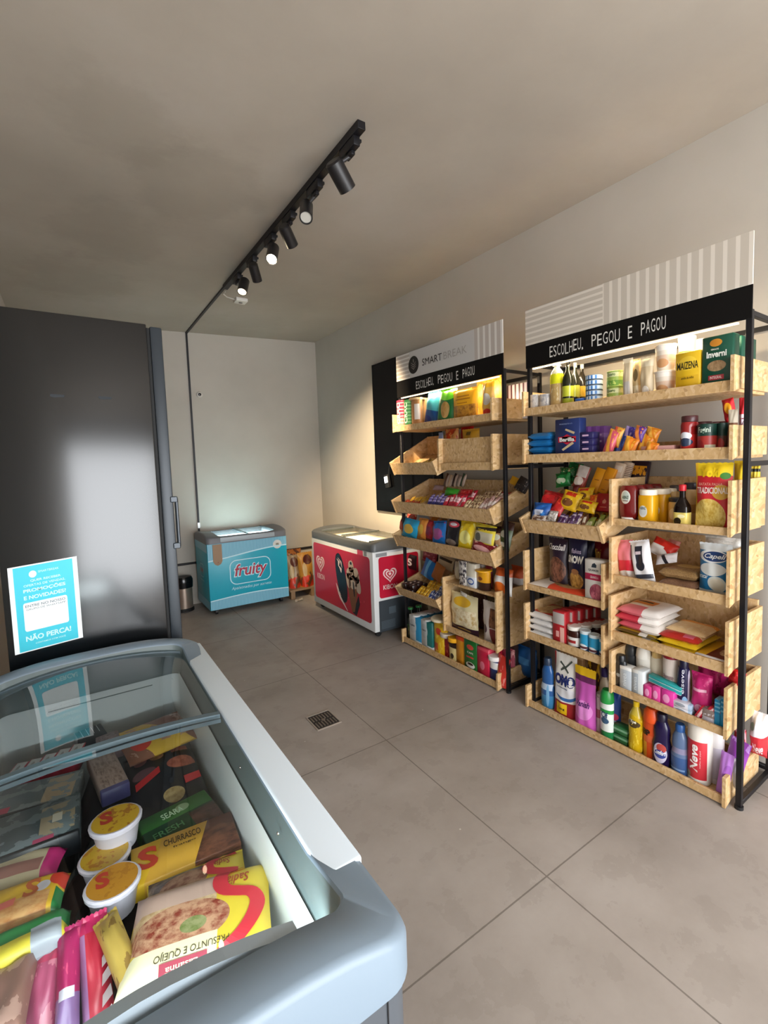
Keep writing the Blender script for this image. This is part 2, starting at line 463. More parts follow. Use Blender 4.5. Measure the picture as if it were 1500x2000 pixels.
def chest_freezer():
    X0, X1, Y0, Y1 = -.33, .385, .555, 2.14
    xc, hw = .028, .357
    t = thing('display_freezer', 'large grey chest freezer with sliding glass lids filled with frozen food, nearest the viewer', 'freezer', (xc, (Y0+Y1)/2, 0))
    ox, oy = xc, (Y0+Y1)/2
    G = mat('freezer_grey_plastic', '#788794', .42)
    GD = mat('freezer_dark_plastic', '#3c464c', .45)
    def arch(x, y):
        e = max(0., min(1., (abs(y-(Y0+Y1)/2)-.60)/.10)); e = e*e*(3-2*e)
        a = 1-min(1., abs((x-xc)/hw))**3.2
        return .78+.052*e*a
    # cabinet: four outer walls and a base
    bm = bmesh.new()
    out = rrect(X0+.008, X1-.008, Y0+.022, Y1-.012, .03); inn = rrect(X0+.07, X1-.08, Y0+.09, Y1-.08, .03)
    for a, b, za, zb in ((out, out, .09, .735),):
        va = [bm.verts.new((x-ox, y-oy, za)) for x, y in a]; vb = [bm.verts.new((x-ox, y-oy, zb)) for x, y in b]
        n = len(va)
        for i in range(n): bm.faces.new((va[i], va[(i+1) % n], vb[(i+1) % n], vb[i]))
        bm.faces.new(va[::-1])
    cab = finish('cabinet', bm, mat('freezer_cabinet_grey', '#4b5056', .4), t)
    bm = bmesh.new(); add_box(bm, X1-.05-ox, X1-.0485-ox, Y0+.0195-oy, Y0+.0215-oy, .1, .7); finish('panel_seam', bm, BLKPL, cab)
    # inner liner
    bm = bmesh.new()
    lo = rrect(X0+.075, X1-.098, Y0+.1, Y1-.10, .02); hi = rrect(X0+.068, X1-.093, Y0+.095, Y1-.095, .02)
    va = [bm.verts.new((x-ox, y-oy, .2)) for x, y in lo]; vb = [bm.verts.new((x-ox, y-oy, .705)) for x, y in hi]; n = len(va)
    for i in range(n): bm.faces.new((va[(i+1) % n], va[i], vb[i], vb[(i+1) % n]))
    bm.faces.new(va)
    finish('inner_liner', bm, mat('liner_pale_grey', '#d6dcdb', .45), t, norm=False)
    bm = bmesh.new(); add_box(bm, -.12-ox, .20-ox, Y1-.0985-oy, Y1-.0965-oy, .672, .675)
    finish('load_line', bm, mat('load_line_grey', '#77817f', .5), t)
    # top frame ring, with arched ends and a pale strip on the long side
    loops = []
    for (dx, zf) in (((0., 0., 0., 0.), lambda z: .715), ((0., 0., 0., 0.), lambda z: z-.014), ((.004, .004, .004, .004), lambda z: z-.004), ((.014, .014, .014, .014), lambda z: z),
                     ((.068, .072, .082, .085), lambda z: z), ((.072, .076, .086, .089), lambda z: z-.006), ((.078, .085, .092, .094), lambda z: .71), ((.082, .090, .10, .10), lambda z: .700)):
        a, b, c, d_ = dx
        r = .055-a*.25
        pts = rrect(X0+a, X1-b, Y0+c, Y1-d_, r)
        loops.append([((x-ox), (y-oy), zf(arch(x, y))) for x, y in pts])
    bm = bmesh.new(); L = [[bm.verts.new(p) for p in lp] for lp in loops]; n = len(L[0])
    for k in range(len(L)-1):
        for i in range(n):
            f = bm.faces.new((L[k][i], L[k][(i+1) % n], L[k+1][(i+1) % n], L[k+1][i]))
            if k >= 5: f.material_index = 1
    finish('top_frame', bm, [G, mat('frame_throat_grey', '#5c6868', .5)], t, ang=60)
    S = mat('freezer_pale_strip', '#d8e3ec', .4)
    for s in (1, -1):
        bm = bmesh.new()
        a0, a1 = (X1-.074-ox, X1+.0015-ox) if s > 0 else (X0-.0015-ox, X0+.07-ox)
        add_box(bm, a0, a1, .735-oy, 2.085-oy, .725, .7835, bev=.006, seg=3)
        finish('side_trim', bm, S, t)
    # two glass lids with frames
    def lid(y0, y1, zl, zfar, zb, near):
        gl = bmesh.new(); bars = []
        nx = 14; xa, xb = (X0+.075, X1-.083)
        def z(x, y):
            w = (y-y0)/(y1-y0); am = zl*(1-w)+zfar*w; hh = .232*(1-w)+.29*w if near else .29; pw = 1.7*(1-w)+2.2*w if near else 2.2
            return zb+am*(1-min(1, abs((x-xc)/hh))**pw)
        rows = [y0+(y1-y0)*j/6 for j in range(7)]
        g = [[gl.verts.new((xa+(xb-xa)*i/nx-ox, y-oy, z(xa+(xb-xa)*i/nx, y)+.004)) for i in range(nx+1)] for y in rows]
        for j in range(6):
            for i in range(nx): gl.faces.new((g[j][i], g[j][i+1], g[j+1][i+1], g[j+1][i]))
        def bar(ya, yb, th, xr=None, skirt=0, taper=0, lift=0):
            fr = bmesh.new(); bars.append(fr); xb = xr if xr else X1-.083
            for i in range(nx):
                x_a, x_b = xa+(xb-xa)*i/nx, xa+(xb-xa)*(i+1)/nx
                ps = []
                for x in (x_a, x_b):
                    for y in (ya, yb):
                        yy = y-taper*max(0, (x-xc)/.2)**2 if y == yb else y
                        zz = z(x, max(y0, min(y1, y)))
                        ps.append((x-ox, yy-oy, zz+.004+th+(lift*(zz-.783)/.036 if y == ya else 0))); ps.append((x-ox, yy-oy, zz-.004-(skirt*max(0, zz-.785) if y == ya else 0)))
                v = [fr.verts.new(p) for p in ps]
                for q in ((0, 2, 6, 4), (1, 5, 7, 3), (0, 4, 5, 1), (2, 3, 7, 6)): fr.faces.new([v[k] for k in q])
                if i == 0: fr.faces.new([v[k] for k in (0, 1, 3, 2)])
                if i == nx-1: fr.faces.new([v[k] for k in (4, 6, 7, 5)])
        if near: bar(y0, y0+.036, .002, .232, .85, .006, .016); bar(y1-.02, y1, .004)
        else: bar(y0, y0+.018, .003); bar(y1-.02, y1, .003)
        ld = thing('glass_lid', None, None); ld.parent = t
        for fr in bars: finish('lid_rail', fr, [mat('freezer_lid_plastic', '#a3b1bb', .4) if near and fr is bars[0] else mat('lid_frame_grey', '#54646c', .35)], ld)
        finish('glass_pane', gl, glass('freezer_lid_glass', (.93, .965, .965), .02, 1.2), ld)
        return ld
    a = lid(.651, 1.43, .036, .018, .783, True); a['label'] = 'nearer sliding glass lid'
    b = lid(1.405, 2.05, .016, .04, .772, False); b['label'] = 'farther sliding glass lid'
    # small chrome lamp-like screws on throat
    for y in (1.20, .93):
        bm = bmesh.new(); add_lathe(bm, [(0, 0), (.004, .0), (.003, .002), (0, .003)], n=10, M=Matrix.Translation((X1-.088-ox, y-oy, .745)) @ Matrix.Rotation(R(-90), 4, 'Y'))
        finish('screw', bm, mat('chrome', '#d8d8d8', .15, 1.), t)
    for sx in (X0+.08, X1-.08):
        for sy in (Y0+.12, Y1-.1):
            bm = bmesh.new(); add_cyl(bm, (sx-ox-.015, sy-oy, .045), (sx-ox+.015, sy-oy, .045), .045, n=18)
            add_box(bm, sx-ox-.02, sx-ox+.02, sy-oy-.02, sy-oy+.02, .06, .095)
            finish('caster', bm, BLKPL, t)
    # the freezer's own light tube under the near end of the rim
    bm = bmesh.new(); add_cyl(bm, (-.22, .665-oy, .735), (.22, .665-oy, .735), .008, n=10)
    lt = finish('light_tube', bm, mat('tube_glow', '#e8f2f4', .4, 0, 1.), t)
    l = area('freezer_light', (0, .70-oy, .73), (R(86), 0, 0), .5, .03, 1.7, (.86, .97, 1.0)); l.parent = t
    # divider baskets inside
    bm = bmesh.new(); add_box(bm, -.06-ox, -.052-ox, .68-oy, 2.02-oy, .2, .5)
    finish('inner_divider', bm, mat('basket_dark', '#1c2226', .5), t)
chest_freezer()

# ------------------------------------------------------------------ smaller chest freezers
def small_freezer(name, label, L, D, zt, rimc, bodym, panes, interior, cat='freezer', glow=0):
    """local frame: front face at y=0 looking to -y, x from 0..L, depth D"""
    t = thing(name, label, cat)
    def B(nm, a, m, bev=.003, seg=2, parent=t): return boxpart(nm, a, m, parent, bev, seg)
    zr = zt-.065
    bm = bmesh.new(); add_box(bm, 0, L, 0, D, .06, zr, bev=.006, seg=2)
    finish('cabinet', bm, bodym, t)
    # frame ring
    bm = bmesh.new(); loops = []
    def arch(x, y):
        e = max(0., min(1., (abs(x-L/2)-(L/2-.17))/.1)); e = e*e*(3-2*e)
        return zt+.035*e*(1-min(1., abs((y-D/2)/(D/2)))**2.5)
    for a, zf in ((-.006, lambda z: zr), (-.006, lambda z: z-.012), (0, lambda z: z-.003), (.012, lambda z: z), (.048, lambda z: z), (.052, lambda z: z-.02), (.056, lambda z: zt-.09)):
        e = .035 if a > .03 else 0
        loops.append([(x, y, zf(arch(x, y))) for x, y in rrect(a+e*2, L-a-e*2, a, D-a, .04-a*.2, 6, 8)])
    Ls = [[bm.verts.new(p) for p in lp] for lp in loops]; n = len(Ls[0])
    for k in range(len(Ls)-1):
        for i in range(n):
            bm.faces.new((Ls[k][i], Ls[k][(i+1) % n], Ls[k+1][(i+1) % n], Ls[k+1][i]))
    finish('top_frame', bm, rimc, t, ang=55)
    B('inner_liner', (.1, L-.1, .045, D-.045, .3, zt-.045), interior)
    for k in range(2):
        x0, x1 = (.11, L/2+.02) if k == 0 else (L/2-.02, L-.11)
        ld = thing('glass_lid', None, None); ld.parent = t
        z = zt+.006 if k else zt-.004
        bm = bmesh.new(); add_box(bm, x0, x1, .042, D-.042, z, z+.004)
        finish('glass_pane', bm, panes, ld)
        bm = bmesh.new()
        for xx in ((x0, x0+.014), (x1-.014, x1)): add_box(bm, xx[0], xx[1], .042, D-.042, z-.002, z+.008)
        finish('lid_frame', bm, mat('lid_frame_dark', '#4a5254', .4), ld)
    if glow:
        l = area('freezer_light', (L/2, D/2, zt-.014), (0, 0, 0), L*.7, D*.6, glow, (.80, .95, 1.0) if glow > 4 else (1, .9, .7)); l.parent = t
    for sx in (.07, L-.07):
        for sy in (.07, D-.07):
            bm = bmesh.new(); add_cyl(bm, (sx-.012, sy, .028), (sx+.012, sy, .028), .028, n=16); add_box(bm, sx-.014, sx+.014, sy-.014, sy+.014, .03, .062)
            finish('caster', bm, BLKPL, t)
    return t

def front(k=0.001):
    return lambda x, z: (x, -k, z)

def rrpoly(x0, z0, x1, z1, r, n=5):
    pts = []
    for cx, cy, a in ((x1-r, z0+r, -90), (x1-r, z1-r, 0), (x0+r, z1-r, 90), (x0+r, z0+r, 180)):
        for i in range(n+1): pts.append((cx+r*math.cos(R(a+i*90/n)), cy+r*math.sin(R(a+i*90/n))))
    return pts

def band(bm, pts_in, pts_out, fn, mi):
    n = len(pts_in); a = [bm.verts.new(fn(*p)) for p in pts_in]; b = [bm.verts.new(fn(*p)) for p in pts_out]
    for i in range(n):
        f = bm.faces.new((a[i], a[(i+1) % n], b[(i+1) % n], b[i])); f.material_index = mi

def heart(cx, cz, s, n=40):
    pts = []
    for i in range(n):
        a = 2*math.pi*i/n
        x = 16*math.sin(a)**3; y = 13*math.cos(a)-5*math.cos(2*a)-2*math.cos(3*a)-math.cos(4*a)
        pts.append((cx+x/32*s, cz+y/32*s))
    return pts

def heart_logo(bm, cx, cz, s, fn, mi, base):
    for k, (a, b) in enumerate(((1.0, .80), (.62, .42))):
        band(bm, heart(cx, cz+.02*s*k, s*b), heart(cx, cz+.02*s*k, s*a), fn, mi)
    add_poly(bm, heart(cx, cz+.03*s, s*.22), fn, mi)

# turquoise one
cy1, cy2 = '#1aa7c0', '#7cc4dd'
def stripe_mat():
    t = NT('pale_blue_pinstripe'); tc = t.n('ShaderNodeTexCoord'); sp = t.n('ShaderNodeSeparateXYZ'); t.l(tc.outputs['Object'], sp.inputs[0])
    q = t.math('FRACT', t.math('MULTIPLY', t.math('ADD', sp.outputs[0], sp.outputs[1]), 70)); m = t.math('LESS_THAN', q, .45)
    t.l(t.mix(m, '#8fcbe0', '#5fa7c4'), t.b.inputs['Base Color']); t.b.inputs['Roughness'].default_value = .35
    return t.m
bf = small_freezer('chest_freezer', 'turquoise chest freezer with red lettering in a white outline, against the back wall', .82, .56, .80,
    mat('rim_grey', '#6d6f75', .45), mat('turquoise_vinyl', '#1ba9c2', .35), glass('lid_glass', (.9, .95, .95), .03, .3), mat('liner_white', '#dbe8e6', .5), glow=5)
bf.location = (1.052, 5.03, 0)
STR = stripe_mat(); WL = mat('white_line_print', '#c4ecf6', .4)
bm = bmesh.new()
f1 = front(.0012); f2 = front(.0022); f3 = front(.003)
top = [(x, .615+.03*math.sin((x/.82)*math.pi*1.0-1.2)-.02*(1-x/.82)) for x in [i*.082 for i in range(11)]]
add_poly(bm, [(.004, .733)]+[(max(.004, min(.816, x)), z) for x, z in top]+[(.816, .733)], f1, 0)
bot = [(x, .165+.018*math.sin((x/.82)*math.pi*1.1-.3)) for x in [i*.082 for i in range(11)]]
add_poly(bm, [(.004, .062)]+[(.816, .062)]+[(max(.004, min(.816, x)), z) for x, z in bot[::-1]], f1, 0)
for crv, w in ((top, .011), (bot, .009)):
    for (xa, za), (xb, zb) in zip(crv, crv[1:]):
        xa, xb = max(.004, xa), min(.816, xb)
        add_poly(bm, [(xa, za-w), (xb, zb-w), (xb, zb+w*.2), (xa, za+w*.2)], f2, 1)
def fx(x, z): return .206+(x-1.258)*1.0
o_ = rrpoly(.205, .287, .632, .545, .07); i_ = rrpoly(.214, .296, .623, .536, .062)
band(bm, i_, o_, f2, 1)
add_text(bm, 'fruity', (.243, .325, .600, .505), f2, 1, bold=.055, shear=.22)
add_text(bm, 'fruity', (.255, .335, .592, .497), f3, 2, bold=.012, shear=.22)
add_text(bm, 'Apaixonados por sorvete', (.215, .228, .632, .268), f2, 1, bold=0.0, shear=.3)
finish('front_print', bm, [STR, WL, mat('berry_red_print', '#b3203f', .4)], bf, smooth=False, norm=False)
bm = bmesh.new()     # kraft tag hanging from the lid edge
add_prism(bm, [(.052, .728), (.052, .555), (.068, .525), (.096, .512), (.124, .525), (.14, .555), (.14, .728)], 'y', -.007, -.003)
add_lathe(bm, [(0, 0), (.005, 0), (.005, .002), (0, .002)], n=10, mi=1, M=Matrix.Translation((.098, -.007, .545)) @ Matrix.Rotation(R(90), 4, 'X'))
finish('kraft_tag', bm, [mat('kraft_brown', '#a08468', .6), mat('tag_red_dot', '#8e4438', .5)], bf)
bm = bmesh.new()
add_lathe(bm, [(0, 0), (.047, 0), (.047, .002), (0, .002)], n=28, M=Matrix.Translation((.715, 0, .655)) @ Matrix.Rotation(R(90), 4, 'X'))
add_poly(bm, [(.699, .645), (.731, .645), (.731, .667), (.699, .667)], front(.003), 1)
add_text(bm, 'icom', (.702, .651, .728, .661), front(.0038), 0, bold=.02)
finish('round_sticker', bm, [mat('sticker_white', '#dcdcd6', .5), mat('sticker_olive', '#6f6a4d', .5)], bf, smooth=False)
boxpart('lid_strip', (.13, .69, -.0075, .05, .745, .792), mat('pale_lid_strip', '#a9b6bd', .4), bf, .004, 2)
bm = bmesh.new()  # small print on the left end
fl = lambda x, z: (-.0015, .56-x, z)
add_poly(bm, [(.003, .66), (.55, .645), (.55, .733), (.003, .733)], fl, 0); add_poly(bm, [(.003, .062), (.55, .062), (.55, .15), (.003, .155)], fl, 0)
band(bm, rrpoly(.2, .37, .35, .5, .03), rrpoly(.195, .365, .355, .505, .034), fl, 1)
add_text(bm, 'fruity', (.215, .40, .335, .47), fl, 2, bold=.02, shear=.2)
add_text(bm, 'Apaixonados por sorvete', (.195, .32, .355, .34), fl, 1, bold=0)
finish('side_print', bm, [STR, WL, mat('berry_red_print', '#b3203f', .4)], bf, smooth=False, norm=False)

# red and white one, long side facing the shop
rf = small_freezer('chest_freezer', 'white and red chest freezer with heart logo and ice cream picture, in the right corner', 1.245, .50, .815,
    mat('rim_dark_grey', '#55585a', .42), mat('white_enamel', '#dfe1e0', .35), glass('lid_glass_warm', (.95, .93, .88), .05, .3), mat('cream_liner', '#e0d9c4', .5), glow=2)  # warm light inside is added, standing in for the spotlight's glow
rf.rotation_euler = (0, 0, R(-90)); rf.location = (2.008, 4.665, 0)
RED = mat('freezer_red_vinyl', '#c41f3a', .3); RW = mat('logo_cream', '#f1d9d6', .4)
bm = bmesh.new()
add_poly(bm, rrpoly(.045, .125, 1.195, .70, .035), f1, 0)
heart_logo(bm, .20, .50, .19, f2, 1, 0)
add_text(bm, 'KIBON', (.115, .335, .285, .39), f2, 1, bold=.01)
# chocolate ice cream bar: dark tilted oval with white drips
def oval(cx, cz, rx, rz, tilt, n=30, p=2.4):
    pts = []
    for i in range(n):
        a = 2*math.pi*i/n; c, s = math.cos(a), math.sin(a); k = (abs(c)**p+abs(s)**p)**(-1/p)
        x, z = c*k*rx, s*k*rz
        pts.append((cx+x*math.cos(tilt)-z*math.sin(tilt), cz+x*math.sin(tilt)+z*math.cos(tilt)))
    return pts
add_poly(bm, oval(.655, .43, .095, .235, .26), f2, 2)
def blob(cx, cz, r, n, seed, mi, fn, amp=.35, sx=1, sz=1):
    rnd = random.Random(seed); pts = []
    for i in range(n):
        a = 2*math.pi*i/n; rr_ = r*(1+rnd.uniform(-amp, amp)); pts.append((cx+rr_*math.cos(a)*sx, cz+rr_*math.sin(a)*sz))
    add_poly(bm, pts, fn, mi)
def streak(pts, w, mi, fn):
    for (xa, za, wa), (xb, zb, wb) in zip([(p[0], p[1], w*p[2]) for p in pts], [(p[0], p[1], w*p[2]) for p in pts[1:]]):
        add_poly(bm, [(xa-wa, za), (xa+wa, za), (xb+wb, zb), (xb-wb, zb)], fn, mi)
streak([(.58, .60, .3), (.62, .58, 1), (.61, .54, .5), (.65, .52, 1.2), (.66, .48, .3)], .018, 1, f3)
streak([(.60, .615, .3), (.66, .585, 1), (.68, .53, .3)], .012, 1, f3)
streak([(.545, .36, .2), (.575, .31, 1), (.60, .26, .8), (.64, .22, 1.2), (.70, .18, .8), (.76, .135, .3)], .02, 1, f3)
streak([(.56, .30, .2), (.60, .29, .8), (.64, .25, .2)], .012, 1, f3)
# cone with swirl
f4 = front(.0036)
add_poly(bm, [(.77, .40), (.98, .40), (.90, .16), (.85, .15)], f3, 3)
add_poly(bm, [(.98, .33), (1.0, .25), (.93, .13), (.86, .145), (.89, .18)], front(.0028), 2)
for (cx, cz, r, sx, sz, mi) in ((.86, .57, .05, 1, 1.1, 4), (.84, .50, .065, 1.1, .9, 4), (.95, .50, .06, .9, 1.2, 4), (.98, .42, .055, .8, 1.4, 4), (.80, .43, .05, .8, 1.4, 4), (.89, .43, .07, 1, .9, 4)):
    add_poly(bm, oval(cx, cz, r*sx, r*sz, .3), f4, mi)
f5 = front(.0044)
for (cx, cz, rx, rz, tl, mi) in ((.86, .545, .05, .008, .5, 5), (.88, .47, .085, .009, -.4, 5), (.95, .44, .05, .007, 1.0, 5), (.82, .41, .012, .07, .1, 5), (.90, .37, .012, .07, .1, 2), (.97, .47, .008, .06, -.4, 5), (.84, .50, .04, .009, .2, 5), (.86, .60, .018, .014, 0, 2)):
    add_poly(bm, oval(cx, cz, rx, rz, tl), f5, mi)
for i in range(14):
    rnd = random.Random(i); blob(rnd.uniform(.5, 1.1), rnd.uniform(.56, .66) if i % 2 else rnd.uniform(.2, .3)*1, .009, 6, i, 6, f2)
add_poly(bm, [(.985, .70), (1.085, .70), (1.085, .745), (.985, .745)], f2, 6); add_poly(bm, [(1.10, .705), (1.15, .705), (1.15, .745), (1.10, .745)], f2, 7)
finish('front_print', bm, [RED, RW, mat('choc_dark', '#141a24', .35), mat('cone_brown', '#8c5a3c', .5), mat('vanilla_cream', '#cdb9a6', .5), mat('choc_ripple', '#6a4a3a', .5), mat('petal_pink', '#d9506a', .5), mat('sticker_grey', '#8f9295', .5)], rf, smooth=False, norm=False)
bm = bmesh.new()
fe = lambda k: (lambda x, z: (1.245+k, x, z))
add_poly(bm, rrpoly(.055, .345, .47, .70, .025), fe(.0012), 0)
heart_logo(bm, .165, .54, .14, fe(.002), 1, 0)
add_text(bm, 'KIBON', (.095, .415, .235, .455), fe(.002), 1, bold=.01)
add_poly(bm, [(.03, .705), (.14, .705), (.14, .735), (.03, .735)], fe(.002), 2)
finish('side_print', bm, [RED, RW, mat('sticker_grey', '#8f9295', .5)], rf, smooth=False, norm=False)
bm = bmesh.new(); add_box(bm, 1.243, 1.252, .045, .49, .055, .325, bev=.003)
for i in range(9): add_box(bm, 1.252, 1.254, .06, .2, .08+i*.008, .084+i*.008, 1)
add_box(bm, 1.252, 1.2545, .14, .21, .20, .26, 1)
finish('compressor_grille', bm, [mat('grille_dark', '#353c42', .5), mat('grille_vane', '#4d5860', .5)], rf)

# ------------------------------------------------------------------ bin, charcoal sacks on a pallet
t = thing('pedal_bin', 'small steel pedal bin with black lid between the fridge and turquoise freezer', 'bin', (.885, 5.47, 0))
bm = bmesh.new(); add_lathe(bm, [(0, .025), (.088, .025), (.088, .255)], n=28); finish('body', bm, mat('brushed_steel', '#b8a596', .3, .8), t)
bm = bmesh.new(); add_lathe(bm, [(.096, 0), (.096, .03), (.09, .035)], n=28); finish('base_ring', bm, BLKPL, t)
bm = bmesh.new(); add_lathe(bm, [(.094, .25), (.098, .30), (.098, .335), (.085, .365), (.04, .375), (0, .377)], n=28); finish('lid', bm, mat('black_gloss', '#0c0c0e', .2), t)
bm = bmesh.new(); add_box(bm, -.02, .02, -.13, -.09, .012, .022, bev=.003); finish('pedal', bm, BLKPL, t)

t = thing('wooden_pallet', 'low wooden pallet on the floor under the charcoal sacks', 'pallet', (2.03, 5.05, 0))
WD = mat('pallet_pine', '#8c6f52', .7)
for i in range(4): boxpart('deck_board', (-.13, .42, .02+i*.145, .13+i*.145, .085, .105), WD, t, .002)
for x in (-.12, .12, .36): boxpart('bearer', (x, x+.05, .02, .56, .0, .085), WD, t, .002)

# ------------------------------------------------------------------ wall and ceiling fittings
t = thing('wall_panel', 'tall glossy black glass panel fixed to the right wall behind the shelves', 'panel', (2.60, 3.73, 1.0))
boxpart('glass_sheet', (-.02, 0, -.54, .53, .008, 1.487), mat('black_gloss_glass', '#030304', .04, spec=.12), t, .002)
bm = bmesh.new()
for a in ((-.545, -.54), (.53, .535)): add_box(bm, -.024, 0, a[0], a[1], .003, 1.492)
for z in ((.003, .008), (1.487, 1.492)): add_box(bm, -.024, 0, -.545, .535, z[0], z[1])
finish('edge_frame', bm, BLK, t)

t = thing('card_terminal', 'small card terminal with a lit white screen on the black glass panel', 'terminal', (2.575, 4.00, 1.25))
bm = bmesh.new(); Mx = Matrix.Rotation(R(-12), 4, 'X')
add_box(bm, -.03, 0, -.035, .035, 0, .13, bev=.004, M=Mx); finish('body', bm, BLKPL, t)
bm = bmesh.new(); add_box(bm, -.0325, -.03, -.026, .026, .05, .11, M=Mx); finish('screen', bm, mat('lit_screen', '#eef6ff', .4, 0, 3.), t)
bm = bmesh.new(); add_tube(bm, [(-.01, 0, .12), (-.01, -.02, .2), (-.008, -.05, .27)], .004); finish('cable', bm, BLKPL, t)

t = thing('motion_sensor', 'small round motion sensor on the back wall beside the black pipe', 'sensor', (1.205, YB, 2.30))
bm = bmesh.new(); add_lathe(bm, [(0, 0), (.032, 0), (.032, .012), (.026, .02), (0, .02)], n=22, M=Matrix.Rotation(R(90), 4, 'X')); finish('ring', bm, mat('sensor_white', '#c9c4bc', .5), t)
bm = bmesh.new(); add_lathe(bm, [(.017, .02), (.014, .03), (0, .034)], n=18, M=Matrix.Rotation(R(90), 4, 'X')); finish('lens', bm, mat('sensor_dark', '#1a1818', .3), t)

t = thing('surface_socket', 'small white square socket box on the ceiling near the last spotlight', 'socket', (1.315, 4.35, zc(1.315)))
boxpart('box', (-.05, .05, -.05, .05, -.03, 0), mat('socket_white', '#d6d2ca', .5), t, .006, 2)
bm = bmesh.new(); add_lathe(bm, [(0, -.036), (.016, -.034), (.016, -.03)], n=14); finish('hole_cover', bm, mat('socket_grey', '#77736c', .5), t)
bm = bmesh.new(); add_tube(bm, [(-.05, 0, -.012), (-.12, -.02, -.008), (-.17, -.10, -.015), (-.18, -.2, -.03)], .004); finish('lead', bm, mat('socket_white', '#d6d2ca', .5), t)

# track, spots, conduit down the wall
TX = 1.112; TZ = zc(TX)
tag(boxpart('lighting_track', (TX-.019, TX+.019, 1.85, 4.06, TZ-.034, TZ+.001), BLK, None, .002), 'long black lighting track fixed to the ceiling', 'track')
bm = bmesh.new(); add_box(bm, TX-.009, TX+.009, 4.06, YB-.001, TZ-.016, TZ+.001); add_box(bm, TX-.009, TX+.009, YB-.016, YB-.001, .70, TZ-.001)
add_box(bm, TX-.012, TX+.012, YB-.018, YB-.001, .84, .90, 1)
tag(finish('cable_conduit', bm, [BLK, mat('pipe_steel', '#b8b8b8', .3, .8)]), 'thin black conduit from the track end down the back wall', 'conduit')

def spot(k, y, head0, head1, r, lit, label, face):
    t = thing('track_spotlight', label, 'spotlight', (TX, y, TZ-.034), group=None)
    o = Vector((TX, y, TZ-.034))
    bm = bmesh.new(); add_box(bm, -.016, .016, -.075, .065, -.042, 0, bev=.004, seg=2); add_box(bm, -.010, .010, -.04, .02, -.062, -.042, bev=.003); add_box(bm, .016, .026, -.07, -.055, -.02, -.008)
    finish('adapter', bm, BLK, t)
    a = Vector(head0)-o; b = Vector(head1)-o
    bm = bmesh.new(); add_cyl(bm, (0, -.01, -.055), tuple(a+(b-a)*.18), .008, n=10); finish('arm', bm, mat('arm_steel', '#4a4a4c', .35, .6), t)
    d = (b-a).normalized(); L = (b-a).length
    bm = bmesh.new(); add_cyl(bm, tuple(a), tuple(b), 0, n=26, extra=[(0, 0), (r*.8, .0), (r, .06), (r, 1.0), (r*.86, 1.0), (r*.84, .90), (0, .9)])
    finish('lamp_head', bm, mat('spot_black', '#1b191a', .4), t)
    bm = bmesh.new(); q = a+d*(L*.93); add_cyl(bm, tuple(q), tuple(q+d*.004), r*.82, n=24)
    finish('lens', bm, face, t)
    if lit:
        l = bpy.data.lights.new('spot_beam', 'SPOT'); l.energy = lit; l.spot_size = R(54); l.spot_blend = .85; l.color = (1, .78, .5); l.shadow_soft_size = .03
        lo = bpy.data.objects.new('spot_beam', l); COL.objects.link(lo); lo.parent = t
        lo.location = b+d*.012; lo.rotation_euler = (Vector(lit_dir[k])).normalized().to_track_quat('-Z', 'Y').to_euler()
lit_dir = {3: (1.53, 1.27, -1.43), 5: (.1, .25, -1)}
LW = mat('lamp_on', '#ffe9c0', .4, 0, 30.); LG = mat('lens_grey', '#b9b5ac', .25); LH = mat('lamp_dim_on', '#ffe4bc', .4, 0, 5.)
spot(0, 1.97, (1.045, 2.00, 2.845), (1.135, 2.035, 2.765), .041, 0, 'spotlight nearest the viewer on the track, tilted to the right', LG)
spot(1, 2.345, (1.092, 2.40, 2.845), (1.045, 2.310, 2.73), .033, 0, 'second spotlight from the near end, its grey lens showing', LG)
spot(2, 2.70, (1.056, 2.64, 2.83), (1.13, 2.70, 2.76), .034, 0, 'third spotlight from the near end, unlit and seen side on', LG)
spot(3, 3.01, (1.112, 2.95, 2.84), (1.068, 2.88, 2.735), .034, SPOT_POWER, 'glowing spotlight in the middle of the track', LW)
spot(4, 3.38, (1.069, 3.234, 2.83), (1.118, 3.30, 2.75), .032, 0, 'fifth spotlight, unlit black tube just beyond the glowing one', LG)
spot(5, 3.74, (1.118, 3.57, 2.84), (1.078, 3.52, 2.735), .034, 6, 'last spotlight at the far end of the track with a faintly lit lens', LH)

